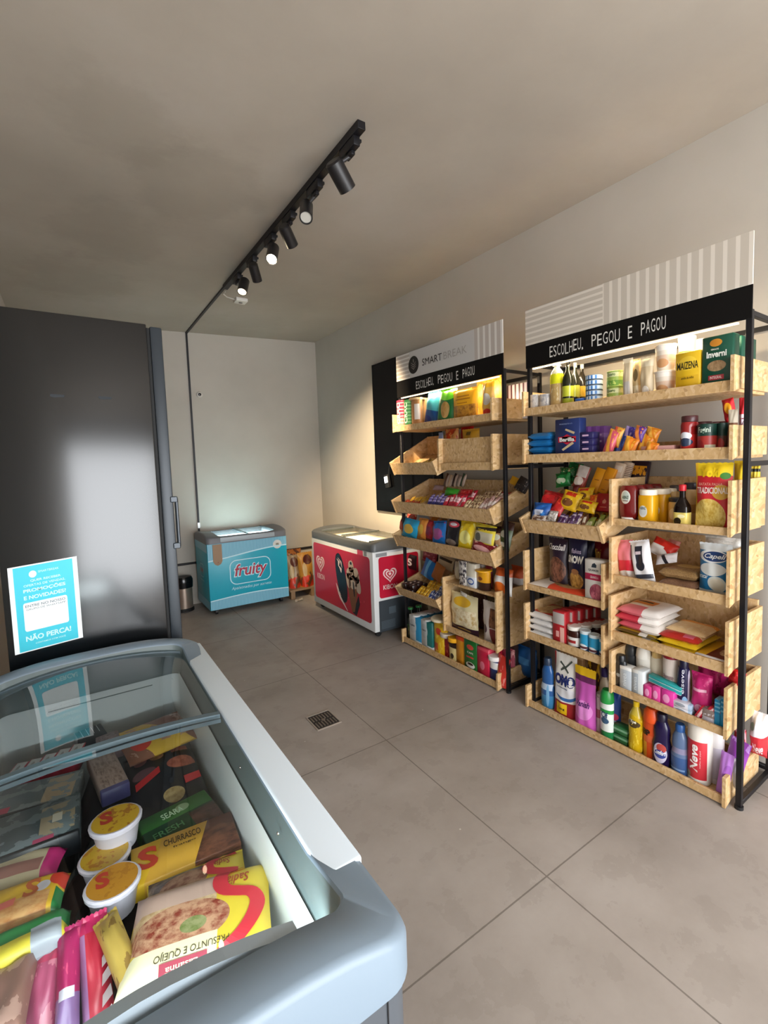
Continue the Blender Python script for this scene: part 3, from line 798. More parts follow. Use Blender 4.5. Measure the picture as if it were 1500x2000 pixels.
# ------------------------------------------------------------------ steel racks
def rack(name, label, y0, y1, word, logo):
    t = thing(name, label, 'rack', (2.36, (y0+y1)/2, 0))
    ox, oy = 2.36, (y0+y1)/2
    def B(nm, a, m=BLK, bev=.0015): return boxpart(nm, (a[0]-ox, a[1]-ox, a[2]-oy, a[3]-oy, a[4], a[5]), m, t, bev)
    w = .022
    for x in (2.185, 2.515):
        for y in (y0, y1-w): B('post', (x, x+w, y, y+w, .012, 2.05))
    for y in (y0, y1-w):
        for z in (.015, 1.44, 2.026): B('cross_rail', (2.185+w, 2.515, y+.001, y+w-.001, z, z+.02))
    for z in (.03, 2.026): B('back_rail', (2.516, 2.515+w-.001, y0+w, y1-w, z, z+.02))
    B('front_rail', (2.186, 2.186+w-.002, y0+w, y1-w, 2.028, 2.048))
    for x in (2.185, 2.515):
        for y in (y0, y1-w):
            bm = bmesh.new(); add_cyl(bm, (x+.011-ox, y+.011-oy, 0), (x+.011-ox, y+.011-oy, .014), .017, n=12); finish('foot', bm, BLKPL, t)
    xs = 2.178
    boxpart('header_board', (xs-ox, xs+.006-ox, y0-oy-.002, y1-oy+.002, 2.012, 2.14), mat('header_black', '#090707', .6, spec=.2), t, .001)
    hb = boxpart('sign_board', (xs-ox, xs+.005-ox, y0-oy-.002, y1-oy+.002, 2.14, 2.338), sign_mat(logo), t, .001)
    L = y1-y0
    fn = lambda k: (lambda u, z: (xs-k-ox, y1-u-oy, z))
    # hand lettered line
    u0, u1 = word
    words = [('ESCOLHEU,', 0, .36), ('PEGOU', .41, .66), ('E', .715, .755), ('PAGOU', .815, 1.0)]
    rnd = random.Random(4)
    for s, a, b in words:
        bm = bmesh.new(); n = len(s)
        for i, ch in enumerate(s):
            ca = u0+(u1-u0)*(a+(b-a)*i/n); cb = u0+(u1-u0)*(a+(b-a)*(i+.80)/n)
            if ch == ',': add_poly(bm, [(ca, 2.045), (ca+.008, 2.049), (ca+.006, 2.058), (ca, 2.058)], fn(.0012), 0); continue
            j = rnd.uniform(-.004, .004)
            add_text(bm, ch, (ca, 2.047+j, cb, 2.105+j), fn(.0012), 0, bold=-.004 if ch != 'E' else 0)
        finish('chalk_word', bm, mat('chalk_white', '#d9d6d0', .6), t, smooth=False, norm=False)
    if logo:
        bm = bmesh.new()
        cx = .235
        add_poly(bm, [(cx+.066*math.cos(R(a)), 2.232+.066*math.sin(R(a))) for a in range(0, 360, 12)], fn(.001), 0)
        for k in range(3):
            z = 2.21+k*.016; add_poly(bm, [(cx-.03, z+.012), (cx, z-.008), (cx+.03, z+.012), (cx+.03, z+.008), (cx, z-.014), (cx-.03, z+.008)], fn(.0016), 2)
        add_poly(bm, [(cx-.004, 2.25), (cx+.004, 2.25), (cx+.004, 2.275), (cx-.004, 2.275)], fn(.0016), 2)
        add_text(bm, 'SMART', (.345, 2.205, .575, 2.255), fn(.001), 0, bold=.0)
        add_text(bm, 'BREAK', (.595, 2.205, .835, 2.255), fn(.001), 1, bold=-.008)
        finish('logo', bm, [mat('logo_black', '#15110f', .5), mat('logo_grey', '#98938e', .5), mat('logo_line', '#8d857c', .5)], t, smooth=False, norm=False)
    bm = bmesh.new(); add_box(bm, 2.186-ox, 2.20-ox, y0+.05-oy, y1-.04-oy, 2.004, 2.010)
    finish('led_strip', bm, mat('led_glow', '#ffe2b0', .5, 0, 2.2), t)
    l = area('led_light', (2.22-ox, 0, 1.996), (0, 0, 0), .03, L-.12, LED_POWER, (1, .82, .55)); l.parent = t; l.rotation_euler = (0, R(-38), 0)
    return t

def sign_mat(logo):
    t = NT('striped_sign_board'); tc = t.n('ShaderNodeTexCoord'); sp = t.n('ShaderNodeSeparateXYZ'); t.l(tc.outputs['Generated'], sp.inputs[0])
    y, z = sp.outputs[1], sp.outputs[2]
    vs_ = t.math('LESS_THAN', t.math('FRACT', t.math('MULTIPLY', y, 23 if logo else 25)), .35)
    hs = t.math('LESS_THAN', t.math('FRACT', t.math('MULTIPLY', z, 6.5)), .38)
    if logo:
        mv = t.math('LESS_THAN', y, .215); mh = t.math('GREATER_THAN', y, .84)
        m = t.math('MAXIMUM', t.math('MULTIPLY', vs_, mv), t.math('MULTIPLY', hs, mh)); pl = t.math('SUBTRACT', 1.0, t.math('MAXIMUM', mv, mh))
        c = t.mix(m, '#b4aaa2', '#d6d1cb'); c = t.mix(pl, c, '#bfbcb9')
    else:
        mv = t.math('LESS_THAN', y, .565); mh = t.math('SUBTRACT', 1.0, mv)
        m = t.math('ADD', t.math('MULTIPLY', vs_, mv), t.math('MULTIPLY', hs, mh))
        c = t.mix(m, '#bfb5a8', '#d8cfc3')
    t.l(c, t.b.inputs['Base Color']); t.b.inputs['Roughness'].default_value = .5
    return t.m

rack('shelf_rack', 'black steel rack at the right with a striped header and no round logo', .768, 1.89, (.168, .80), False)
rack('shelf_rack', 'black steel rack behind the nearer one, its header bearing a round black logo', 2.07, 3.225, (.26, .91), True)

# ------------------------------------------------------------------ wooden crates
TH = .014
def crate(label, y0, y1, zb, zl, zs, x0=2.155, x1=2.495, back=None, mid=None, front_panel=None):
    t = thing('wooden_crate', label, 'crate', ((x0+x1)/2, (y0+y1)/2, zb)); ox, oy = (x0+x1)/2, (y0+y1)/2
    def B(nm, a): return boxpart(nm, (a[0]-ox, a[1]-ox, a[2]-oy, a[3]-oy, a[4]-zb, a[5]-zb), OSB, t, .001)
    B('base_board', (x0+TH, x1, y0+TH, y1-TH, zb, zb+TH))
    B('front_lip', (x0, x0+TH, y0+TH, y1-TH, zb, zl))
    B('back_board', (x1-TH, x1, y0+TH, y1-TH, zb+TH, back if back else min(zs, zb+.09)))
    for a, b in ((y0, y0+TH), (y1-TH, y1)):
        bm = bmesh.new()
        add_prism(bm, [(x0-.012-ox, -.004), (x0-.012-ox, zs-zb), (x1-ox, zs-zb), (x1-ox, .012), (x0+.05-ox, .012)], 'y', a-oy, b-oy)
        finish('side_board', bm, OSB, t)
    if mid:
        B('middle_shelf', (x0+.008, x1-TH, y0+TH, y1-TH, mid, mid+TH))
    if front_panel: B('front_board', (x0+TH+.01, x0+2*TH+.01, y0+TH, y1-TH, zb+TH, front_panel))
    return t

def tray(label, y0, y1, zb, zt, rb, rt, xb=2.145, xt=2.105, x1=2.495, divs=()):
    t = thing('sloping_tray', label, 'tray', (2.31, (y0+y1)/2, zb)); ox, oy = 2.31, (y0+y1)/2
    def Pz(pts): return [(x-ox, z-zb) for x, z in pts]
    def prism(nm, pts, a, b):
        bm = bmesh.new(); add_prism(bm, Pz(pts), 'y', a-oy, b-oy); return finish(nm, bm, OSB, t)
    s = (rb-zb)/(x1-xb)
    prism('base_board', [(xb, zb), (x1, rb), (x1, rb+TH), (xb, zb+TH)], y0+TH, y1-TH)
    prism('front_lip', [(xb, zb), (xt, zt), (xt+.014, zt+.002), (xb+.014, zb+.006)], y0+TH, y1-TH)
    prism('back_board', [(x1-TH, rb+.01), (x1, rb+.01), (x1, rt), (x1-TH, rt)], y0+TH, y1-TH)
    for a, b in ((y0, y0+TH), (y1-TH, y1)):
        prism('side_board', [(xb-.002, zb-.006), (xt-.006, zt+.006), (x1, rt), (x1, rb-.01)], a, b)
    for yd in divs: prism('divider', [(xb+.01, zb+TH), (xt+.02, zt-.015), (x1-TH, rt-.05), (x1-TH, rb+TH)], yd, yd+.008)
    return t

# nearer rack
crate('top crate on the nearer rack, filled with oils, tins and flour boxes', .81, 1.895, 1.742, 1.785, 1.88)
crate('second crate down on the nearer rack, holding pasta, biscuits and tomato jars', .81, 1.895, 1.472, 1.52, 1.607)
tray('sloping sweets tray at the left of the nearer rack', 1.372, 1.89, 1.068, 1.148, 1.18, 1.30)
crate('crate holding ketchup and mustard on the nearer rack', .81, 1.345, 1.160, 1.192, 1.385, back=1.385)
crate('left crate with cereal bags and an oat carton on the nearer rack', 1.375, 1.90, .724, .758, .957)
crate('right crate with flour and sugar bags on the nearer rack', .81, 1.345, .870, .912, 1.098, back=1.098)
crate('left crate with bread bags and chocolate spread jars on the nearer rack', 1.375, 1.90, .425, .467, .64)
crate('right crate with stacked pasta and rice bags on the nearer rack', .81, 1.348, .58, .625, .804, back=.83)
crate('crate holding shampoo and soap on the nearer rack', .81, 1.345, .308, .342, .523, back=.52)
crate('lowest wide crate of the nearer rack, holding cleaning bottles', .81, 1.895, .008, .045, .136)
# farther rack
crate('top crate on the farther rack, holding snack bags and tall tins', 2.135, 3.255, 1.742, 1.788, 1.88)
tray('small sloping tray at the upper left of the farther rack, half empty', 2.69, 3.255, 1.40, 1.49, 1.545, 1.705)
crate('crate with a tall plain front board on the farther rack', 2.135, 2.682, 1.432, 1.482, 1.657, back=1.64, front_panel=1.645)
tray('wide sloping tray of candy bars on the farther rack', 2.13, 3.25, 1.092, 1.185, 1.205, 1.35, divs=(2.9,))
tray('wide sloping tray of crisps on the farther rack', 2.13, 3.25, .818, .908, .925, 1.06)
tray('sloping tray of chocolate bars above the bottom of the farther rack', 2.695, 3.24, .408, .48, .485, .61)
crate('two-storey box with popcorn below and drink mixes above, farther rack', 2.125, 2.672, .262, .30, .657, mid=.612)
crate('lowest wide crate of the farther rack, holding cartons and coffee', 2.125, 3.225, .012, .055, .12)
# ------------------------------------------------------------------ product builders
# local frame: front face at y=0 looking to -y, base at z=0, centred on x
def bag_fn(w, h, d, bottom=False, full=False):
    def th(x, z):
        u = max(-1, min(1, x/(w/2))); v = max(0, min(1, z/h))
        e = (1-abs(u)**2.6)
        if full: return d/2*max(0, 1-abs(u)**7)**.5*max(0, 1-abs(2*min(1, max(0, (v-.02)/.96))-1)**9)**.6
        if bottom: p = min(1, (1-v)*1.35)**.75 if v > .02 else 1
        else: p = max(0, math.sin(math.pi*min(1, max(0, (v-.035)/.93))))**.5
        return d/2*max(0, e)**.6*p
    return th

def add_bag(bm, w, h, d, seed=0, bottom=False, zig=True, wr=1., nx=14, nz=16, full=False):
    th = bag_fn(w, h, d, bottom, full); rnd = random.Random(seed)
    off = Vector((seed*3.1, seed*1.7, 0)); g = []
    # rows: extra crimp rows at the ends
    vs_ = [0, .03, .06]+[.06+.88*(i/nz) for i in range(1, nz)]+[.94, .97, 1.0]
    sides = []
    for s in (-1, 1):
        rows = []
        for v in vs_:
            row = []
            nar = 1-.07*math.sin(math.pi*v)**.6*min(1, d/w*2.2)
            if bottom: nar = 1-.05*math.sin(math.pi*v)
            for i in range(nx+1):
                u = -1+2*i/nx
                x = u*w/2*nar; z = v*h
                t = th(u*w/2, z)
                if v in (0, 1.0): t = 0 if not (bottom and v == 0) else t
                nz_ = noise.noise(Vector((x/w*3.3, z/h*3.3, s*5.))+off)*.16*d*wr*(min(1, t/(d*.18)) if t else 0)
                fold = math.sin(u*9+seed)*.02*d*wr*max(0, 1-abs(v-.9)*6) + math.sin(u*8+seed*2)*.02*d*wr*max(0, 1-abs(v-.1)*6)
                y = d/2+s*(t+nz_)+fold
                z2 = z+(noise.noise(Vector((u*2, v*2, 9.))+off)*.015*h if 0 < v < 1 else 0)
                if zig and v == 1.0: z2 += (.012*h if i % 2 else 0)
                row.append(bm.verts.new((x, y, z2)))
            rows.append(row)
        sides.append(rows)
    for k, rows in enumerate(sides):
        for a, b in zip(rows, rows[1:]):
            for i in range(nx):
                q = (a[i], a[i+1], b[i+1], b[i])
                bm.faces.new(q if k == 0 else q[::-1])
    F, Bk = sides
    def join(a, b):
        for i in range(len(a)-1):
            try: bm.faces.new((a[i+1], a[i], b[i], b[i+1]))
            except ValueError: pass
    join(F[0], Bk[0]); join(Bk[-1], F[-1]); join([r[0] for r in Bk], [r[0] for r in F]); join([r[-1] for r in F], [r[-1] for r in Bk])
    return lambda x, z: d/2-th(x, z)*1.03-.03*d

PROF = {
 'oil': ([(0, 0), (.44, 0), (.5, .015), (.5, .60), (.44, .68), (.22, .80), (.17, .84), (.17, .93), (0, .93)], [(.2, .90), (.2, 1.), (0, 1.)]),
 'spray': ([(0, 0), (.46, 0), (.5, .02), (.5, .62), (.42, .72), (.2, .8), (.2, .86), (0, .86)], [(.28, .84), (.28, .93), (.14, .95), (.14, 1.), (0, 1.)]),
 'ketchup': ([(0, .08), (.38, .08), (.44, .12), (.5, .30), (.48, .7), (.46, .93), (.36, 1.0), (0, 1.)], [(.33, 0), (.35, .02), (.35, .13), (0, .13)]),
 'sauce': ([(0, 0), (.46, 0), (.5, .02), (.5, .44), (.44, .52), (.22, .66), (.18, .72), (.18, .86), (0, .86)], [(.22, .85), (.24, .87), (.24, .98), (.2, 1.), (0, 1.)]),
 'jar': ([(0, 0), (.45, 0), (.5, .03), (.5, .72), (.46, .80), (.40, .84), (.40, .88), (0, .88)], [(.45, .84), (.46, .85), (.46, .98), (.43, 1.), (0, 1.)]),
 'widejar': ([(0, 0), (.45, 0), (.5, .04), (.5, .76), (.46, .84), (0, .86)], [(.48, .84), (.5, .86), (.5, .98), (.47, 1.), (0, 1.)]),
 'flask': ([(0, 0), (.42, 0), (.48, .03), (.5, .2), (.46, .45), (.36, .62), (.34, .68), (.3, .76), (.16, .84), (.14, .88), (0, .88)], [(.2, .86), (.2, .97), (.17, 1.), (0, 1.)]),
 'softener': ([(0, 0), (.44, 0), (.5, .03), (.5, .40), (.42, .52), (.44, .60), (.42, .74), (.26, .86), (.2, .88), (0, .88)], [(.26, .86), (.27, .97), (.22, 1.), (0, 1.)]),
 'talc': ([(0, 0), (.44, 0), (.48, .02), (.5, .70), (.47, .76), (0, .76)], [(.47, .74), (.49, .77), (.44, .92), (.30, .99), (0, 1.)]),
 'shampoo': ([(0, 0), (.42, 0), (.48, .03), (.5, .3), (.48, .72), (.40, .84), (0, .84)], [(.34, .83), (.34, .95), (.28, 1.), (0, 1.)]),
 'pet': ([(0, 0), (.38, 0), (.48, .03), (.5, .12), (.46, .30), (.5, .45), (.5, .62), (.44, .74), (.2, .88), (.16, .90), (.16, .93), (0, .93)], [(.2, .90), (.2, .99), (.17, 1.), (0, 1.)]),
 'can': ([(0, 0), (.47, 0), (.5, .02), (.49, .035), (.49, .965), (.5, .98), (.47, 1.0), (.45, .985), (0, .985)], None),
 'canister': ([(0, 0), (.49, 0), (.5, .01), (.5, .93), (0, .93)], [(.51, .93), (.52, .94), (.52, .985), (.48, 1.), (0, .99)]),
 'cup': ([(0, 0), (.36, 0), (.38, .02), (.48, .92), (.5, .93), (.5, .95), (0, .95)], [(.52, .94), (.52, .985), (.48, 1.), (0, .985)]),
 'tub': ([(0, 0), (.34, 0), (.38, .03), (.47, .80), (.5, .85), (0, .85)], [(.52, .84), (.53, .95), (.50, 1.), (0, 1.)]),
 'longneck': ([(0, 0), (.44, 0), (.5, .02), (.5, .55), (.42, .66), (.2, .82), (.17, .95), (0, .95)], [(.22, .93), (.24, .95), (.22, .99), (0, 1.)]),
}

def P(kind, name, cat, label, loc, dims, rot=(0, 0, -90), m=('#888888',), o=None):
    """kind, name, category, label, base point (front centre), (w,d,h), rotation in degrees, wrapper, options"""
    o = o or {}
    w, d, h = dims; M = pm(*m) if not o.get('clear') else clear_mat(*m)
    seed = abs(hash_(label)) % 97
    bm = bmesh.new(); ms = [M]; child = None
    if kind in ('bag', 'pouch', 'bar'):
        if kind == 'bar':      # crimps at the two ends of the long side
            add_bag(bm, h, w, d, seed, wr=.8, nx=8, nz=12)
            bmesh.ops.transform(bm, verts=bm.verts, matrix=Matrix.Translation((-w/2, 0, h/2)) @ Matrix.Rotation(R(90), 4, 'Y'))
            th = bag_fn(h, w, d); ff = lambda x, z: d/2-th(z-h/2, x+w/2)*1.03-.03*d
        else:
            fl = o.get('full', kind == 'bag' and abs(rot[0]+90) < 1)
            ff = add_bag(bm, w, h, d, seed, bottom=(kind == 'pouch'), wr=o.get('wr', 1.)*(.7 if fl else 1), full=fl)
    elif kind == 'box':
        add_box(bm, -w/2, w/2, 0, d, 0, h, bev=min(.003, w*.04, d*.06, h*.06)); ff = lambda x, z: 0
    elif kind == 'carton':
        add_box(bm, -w/2, w/2, 0, d, 0, h*.955, bev=.002)
        add_prism(bm, [(-w/2+.002, h*.955), (w/2-.002, h*.955), (w/2-.006, h*.965), (-w/2+.006, h*.965)], 'y', d*.45, d*.55)
        ff = lambda x, z: 0
        cb = bmesh.new(); add_lathe(cb, [(0, h*.95), (w*.2, h*.95), (w*.2, h*.995), (w*.17, h), (0, h)], cx=0, cy=d*.3, n=14)
        child = ('cap', cb, o.get('cap', '#f2f2ee'))
    elif kind == 'roll':
        add_lathe(bm, [(w*.16, h), (w*.46, h), (w*.5, h*.97), (w*.5, h*.03), (w*.46, 0), (w*.16, 0)], cy=w/2, n=26); ff = lambda x, z: w/2-math.sqrt(max(0, (w*.5)**2-x*x))
        # closed core
        add_lathe(bm, [(w*.16, 0), (w*.16, h)], cy=w/2, n=20, mi=1); ms.append(mat('cardboard_core', '#b7936a', .7))
    else:
        body, cap = PROF[kind]
        pw = o.get('sq'); sy = d/w
        add_lathe(bm, [(r*w, z*h) for r, z in body], cy=d/2, sy=sy, n=24, power=pw)
        rf_ = lambda z: max(.1, _interp(body, z/h))*w
        ff = lambda x, z: d/2-sy*math.sqrt(max(0, rf_(z)**2-x*x)) if not pw else d/2-sy*rf_(z)*max(0, 1-abs(x/rf_(z))**pw)**(1/pw)
        if cap:
            cb = bmesh.new(); add_lathe(cb, [(0, cap[0][1]*h)]+[(r*w, z*h) for r, z in cap], cy=d/2, sy=1 if not o.get('capflat') else sy, n=22, power=o.get('capsq'))
            child = ({'jar': 'lid', 'widejar': 'lid', 'canister': 'lid', 'cup': 'lid', 'tub': 'lid'}.get(kind, 'cap'), cb, o.get('cap', '#e8e8e4'))
    if o.get('t') or o.get('p'):
        bvh = BVHTree.FromBMesh(bm); f0 = ff
        def ff(x, z):
            h_ = bvh.ray_cast(Vector((x, -1, z)), Vector((0, 1, 0)))
            return h_[0].y if h_[0] is not None else f0(x, z)
    for tx in o.get('t', ()):
        s, (u0, v0, u1, v1), col = tx[:3]; rot_ = tx[3] if len(tx) > 3 else 0; bold = tx[4] if len(tx) > 4 else .012
        shr = tx[5] if len(tx) > 5 else 0
        tm = mat('print_ink', col, .45); ms.append(tm)
        add_text(bm, s, ((u0-.5)*w, v0*h, (u1-.5)*w, v1*h), lambda x, z: (x, ff(x, z)-.0018, z), len(ms)-1, rot_, bold, shr)
    for pl in o.get('p', ()):     # printed polygons: (points in u,v), colour
        tm = mat('print_ink', pl[1], .45); ms.append(tm)
        for poly in pl[0]: add_poly(bm, [((u-.5)*w, v*h) for u, v in poly], lambda x, z: (x, (min(ff(x, z), f0(x, z)) if kind in ('bag', 'pouch') else ff(x, z))-.0009, z), len(ms)-1)
    if o.get('clear'): smooth_ang = 50
    ob = finish(name, bm, ms, None, loc, tuple(R(a) for a in rot), ang=50, norm=False)
    tag(ob, label, cat, o.get('g'))
    if child:
        bmesh.ops.recalc_face_normals(child[1], faces=child[1].faces)
        cm = [mat('cap_plastic', child[2], .35)]
        if o.get('lidprint'):
            cm = [pm('#d9d2dc'), pm(o['lidprint'][0], (('n', 6, .56, '#b87a24'),)), mat('print_ink', '#c0402c', .45)]
            zt = h*1.001+.0006
            v = [child[1].verts.new((w*.47*math.cos(R(a)), d/2+w*.47*math.sin(R(a)), zt)) for a in range(0, 360, 15)]
            child[1].faces.new(v).material_index = 1
            if o['lidprint'][1]: add_text(child[1], o['lidprint'][1], (-w*.3, d*.4, -w*.05, d*.85), lambda x, z: (x, z, zt+.0008), 2, 0, .05)
        finish(child[0], child[1], cm, ob, norm=False)
    if o.get('loose'):
        pass
    for c in o.get('n', ()):      # copies: (dx,dy,dz, label[, group])
        dd = dup(ob, (loc[0]+c[0], loc[1]+c[1], loc[2]+c[2]), c[3] if len(c) > 3 else None, c[4] if len(c) > 4 else None)
        if len(c) > 5: dd.rotation_euler = tuple(R(a) for a in c[5])
    return ob

def _interp(prof, t):
    for (r0, z0), (r1, z1) in zip(prof[1:], prof[2:]):
        if z0 <= t <= z1: return r0 if z1 == z0 else r0+(r1-r0)*(t-z0)/(z1-z0)
    return prof[2][0]

def hash_(s):
    h = 7
    for ch in s: h = (h*31+ord(ch)) % 1000003
    return h

def clear_mat(col, fac=.35, rough=.05):
    k = ('clr', col, fac)
    if k in MC: return MC[k]
    t = NT('tinted_clear_plastic'); out = t.t.nodes['Material Output']
    tr = t.n('ShaderNodeBsdfTransparent'); tr.inputs[0].default_value = lin(col)
    t.b.inputs['Base Color'].default_value = lin(col); t.b.inputs['Roughness'].default_value = .12
    mx = t.n('ShaderNodeMixShader'); mx.inputs[0].default_value = fac
    t.l(tr.outputs[0], mx.inputs[1]); t.l(t.b.outputs[0], mx.inputs[2]); t.l(mx.outputs[0], out.inputs[0])
    MC[k] = t.m; return t.m

def Q(name, cat, label, quad, thick, m, o=None):
    """a flat pack laid or leaning on its neighbours: quad = bottom-left, bottom-right, top-right, top-left of its upper face"""
    o = o or {}
    a, b, c, d_ = [Vector(p) for p in quad]
    ctr = (a+b+c+d_)/4; ex = ((b-a)+(c-d_)).normalized(); ez = ((d_-a)+(c-b)); ez = (ez-ex*ez.dot(ex)).normalized(); ny = ez.cross(ex)  # local y = into pack
    w = ((b-a).length+(c-d_).length)/2; h = ((d_-a).length+(c-b).length)/2
    if ny.z > 0 and not o.get('upright'): pass
    Mx = Matrix.Identity(3)
    yv = ez.cross(ex)
    for i in range(3): Mx[i][0] = ex[i]; Mx[i][1] = yv[i]; Mx[i][2] = ez[i]
    base = ctr-ez*h/2
    e = Mx.to_euler()
    return P(o.get('kind', 'bag'), name, cat, label, tuple(base), (w, thick, h), tuple(math.degrees(x) for x in e), m, o)

def pile(name, cat, label, group, m, n, area_, seed, dims=(.10, .02, .03), tilt=0., yaw=(-90, 25), kind='bar', surf=None, o=None, pitch=.42):
    """loose small packs strewn over a board: area_=(x0,x1,y0,y1); surf(x)->z of the board"""
    rnd = random.Random(seed); first = None; x0, x1, y0, y1 = area_
    w, d, h = dims; o = dict(o or {}); o['g'] = group
    ny = max(1, int(round((y1-y0)/(h*1.02)))); k = 0; layer = 0
    while k < n:
        for iy in range(ny):
            if k >= n: break
            row = (k//ny)
            nrow = max(1, int((x1-x0)/(w*.8)))
            ix = row % nrow; lay = row//nrow
            x = x0+w*.45+ix*w*.8+rnd.uniform(-.008, .008); y = y0+h/2+(y1-y0-h)*(iy/max(1, ny-1) if ny > 1 else .5)+rnd.uniform(-.004, .004)
            z = surf(x)+d+lay*d*.8+rnd.uniform(0, .006)+w/2*math.sin(pitch)*.8
            rz = yaw[0]+rnd.uniform(-yaw[1], yaw[1]); rx = -90+rnd.uniform(-6, 6)
            rot = (rx, 0, rz)
            if tilt: rot = None
            # lie on the sloping board: pitch along x
            E = (Matrix.Rotation(-math.atan(tilt)-pitch+rnd.uniform(-.12, .12), 3, 'Y') @ Matrix.Rotation(R(rz), 3, 'Z') @ Matrix.Rotation(R(rx), 3, 'X')).to_euler()
            # centre the pack on (x,y)
            off = Matrix.Rotation(R(rz), 3, 'Z') @ Vector((0, h/2, 0))
            loc = (x-off.x, y-off.y, z-off.x*tilt)
            if first is None:
                first = P(kind, name, cat, label, loc, dims, tuple(math.degrees(a) for a in E), m, o)
            else: dup(first, loc, rot=E)
            k += 1
# ---- nearer rack, top crate
P('can', 'paper_tub', 'tub', 'left one of two small grey paper-wrapped tubs at the far end of the top crate', (2.18, 1.8495, 1.7575), (0.0634, 0.05, 0.1032), (0, 0, -90), ('#c9c3bd', (('n', 4, 0.55, '#a9a6a6'),)), {})
P('can', 'paper_tub', 'tub', 'right one of two small grey paper-wrapped tubs at the far end of the top crate', (2.18, 1.7801, 1.7575), (0.068, 0.05, 0.0971), (0, 0, -90), ('#c4bfba', (('n', 4, 0.5, '#9c9a9c'),)), {})
P('spray', 'vinegar_bottle', 'bottle', 'clear bottle with yellow shoulder and white cap, at the left of the olive oils', (2.19, 1.7084, 1.7575), (0.0819, 0.062, 0.2897), (0, 0, -90), ('#b79a63', (('r', 0, 0.58, 1, 0.8, '#d6d81e'), ('r', 0, 0.8, 1, 1, '#e4e8d8'), ('n', 6, 0.62, '#d9c9a0')), 0.15), {'cap': '#dfe4ea'})
P('oil', 'olive_oil_bottle', 'bottle', 'front dark green olive oil bottle with a yellow-green label', (2.19, 1.6365, 1.7575), (0.0621, 0.06, 0.2518), (0, 0, -90), ('#1b1c0c', (('r', 0, 0.28, 1, 0.52, '#b6bb35'), ('r', 0, 0.14, 1, 0.24, '#8f9a2a')), 0.15), {'cap': '#2a2416'})
P('oil', 'olive_oil_bottle', 'bottle', 'middle olive oil bottle, partly behind the front one', (2.24, 1.626, 1.7575), (0.0454, 0.058, 0.2492), (0, 0, -90), ('#1c1c0e', (('r', 0, 0.28, 1, 0.55, '#a9aa3c'),), 0.15), {'cap': '#c8bb90'})
P('oil', 'olive_oil_bottle', 'bottle', 'brown-labelled olive oil bottle furthest right, just before the tuna tins', (2.3, 1.6252, 1.7575), (0.0486, 0.058, 0.2464), (0, 0, -90), ('#201a10', (('r', 0, 0.3, 1, 0.55, '#ad8a2c'),), 0.15), {'cap': '#d9cfb0'})
P('box', 'blue_carton', 'carton', 'tiny blue carton lying in front of the brown-labelled oil bottle', (2.185, 1.5426, 1.7575), (.045, .03, .045), (0, 0, -80), ('#1d4f9e',), {})
P('can', 'tuna_tin', 'tin', 'lowest tin of the tall stack of blue and white tuna tins', (2.19, 1.484, 1.7575), (.086, .086, .0255), (0, 0, -90), ('#c3d6ea', (('s', 'u', 5, .45, '#2f6fb4'), ('r', 0, 0, 1, .18, '#33465c'), ('r', 0, .85, 1, 1, '#8a96a4'))), {'n': [(0, 0.0020, .0262*i, l) for i, l in ((1, 'second tin from the bottom of the stack of blue and white tuna tins'), (2, 'third tin from the bottom of the stack of blue and white tuna tins'), (3, 'fourth tin from the bottom of the blue and white tuna stack'), (4, 'fifth tin, just under the top of the blue and white tuna stack'), (5, 'topmost tin of the blue and white tuna stack'))]})
P('can', 'vegetable_tin', 'tin', 'lower one of two stacked green vegetable tins on the top crate', (2.19, 1.3664, 1.7575), (.083, .083, .078), (0, 0, -90), ('#8fa84e', (('r', 0, .62, 1, .9, '#c9cf9a'), ('r', 0, .08, 1, .4, '#5d8a34'), ('n', 7, .6, '#a9bb62'))), {'t': [('Quero', (.25, .66, .75, .86), '#24522e')], 'n': [(0, 0, .0785, 'upper one of two stacked green vegetable tins on the top crate')]})
P('bag', 'grain_sachet', 'sachet', 'narrow beige grain sachet standing right of the green tins', (2.18, 1.2802, 1.7575), (0.0515, 0.03, 0.1996), (0, 0, -90), ('#cdbc9c', (('r', 0.2, 0.1, 0.8, 0.45, '#b9b4ad'), ('r', 0, 0.88, 1, 1, '#e0d5bd'))), {})
P('bag', 'grain_sachet', 'sachet', 'beige grain sachet with a dark wheat drawing, between two plainer ones', (2.2, 1.2471, 1.7575), (0.0428, 0.03, 0.1929), (0, 0, -90), ('#c2aa7c', (('e', 0.5, 0.6, 0.25, 0.15, '#6b5a37'), ('r', 0, 0.1, 1, 0.35, '#d5c7a6'))), {})
P('bag', 'grain_sachet', 'sachet', 'wider tan grain sachet just left of the stacked noodle cups', (2.18, 1.1894, 1.7575), (0.0652, 0.04, 0.1916), (0, 0, -90), ('#c8b491', (('e', 0.5, 0.2, 0.25, 0.1, '#e9e4da'), ('r', 0, 0.75, 1, 1, '#d7c9ac'))), {})
P('cup', 'noodle_cup', 'cup', 'lower noodle cup of the stack of two on the top crate', (2.18, 1.1182, 1.7575), (.092, .092, .115), (0, 0, -90), ('#e2d5c4', (('r', 0, .35, 1, .62, '#d7b9a0'), ('e', .5, .3, .28, .18, '#cf9a6a'), ('r', 0, .8, 1, 1, '#f0e7db'))), {'cap': '#ece4da', 'n': [(0, -.001, .1155, 'upper noodle cup with blue band, topmost of the stack of two')]})
P('cup', 'noodle_cup', 'cup', 'white noodle cup with an orange print behind the yellow starch box', (2.3, 1.0827, 1.8605), (0.0718, 0.095, 0.1736), (0, 0, -90), ('#ece2d4', (('r', 0.1, 0.35, 0.9, 0.62, '#e0a13a'), ('e', 0.5, 0.3, 0.3, 0.14, '#c8512c'))), {'cap': '#f2ece4'})
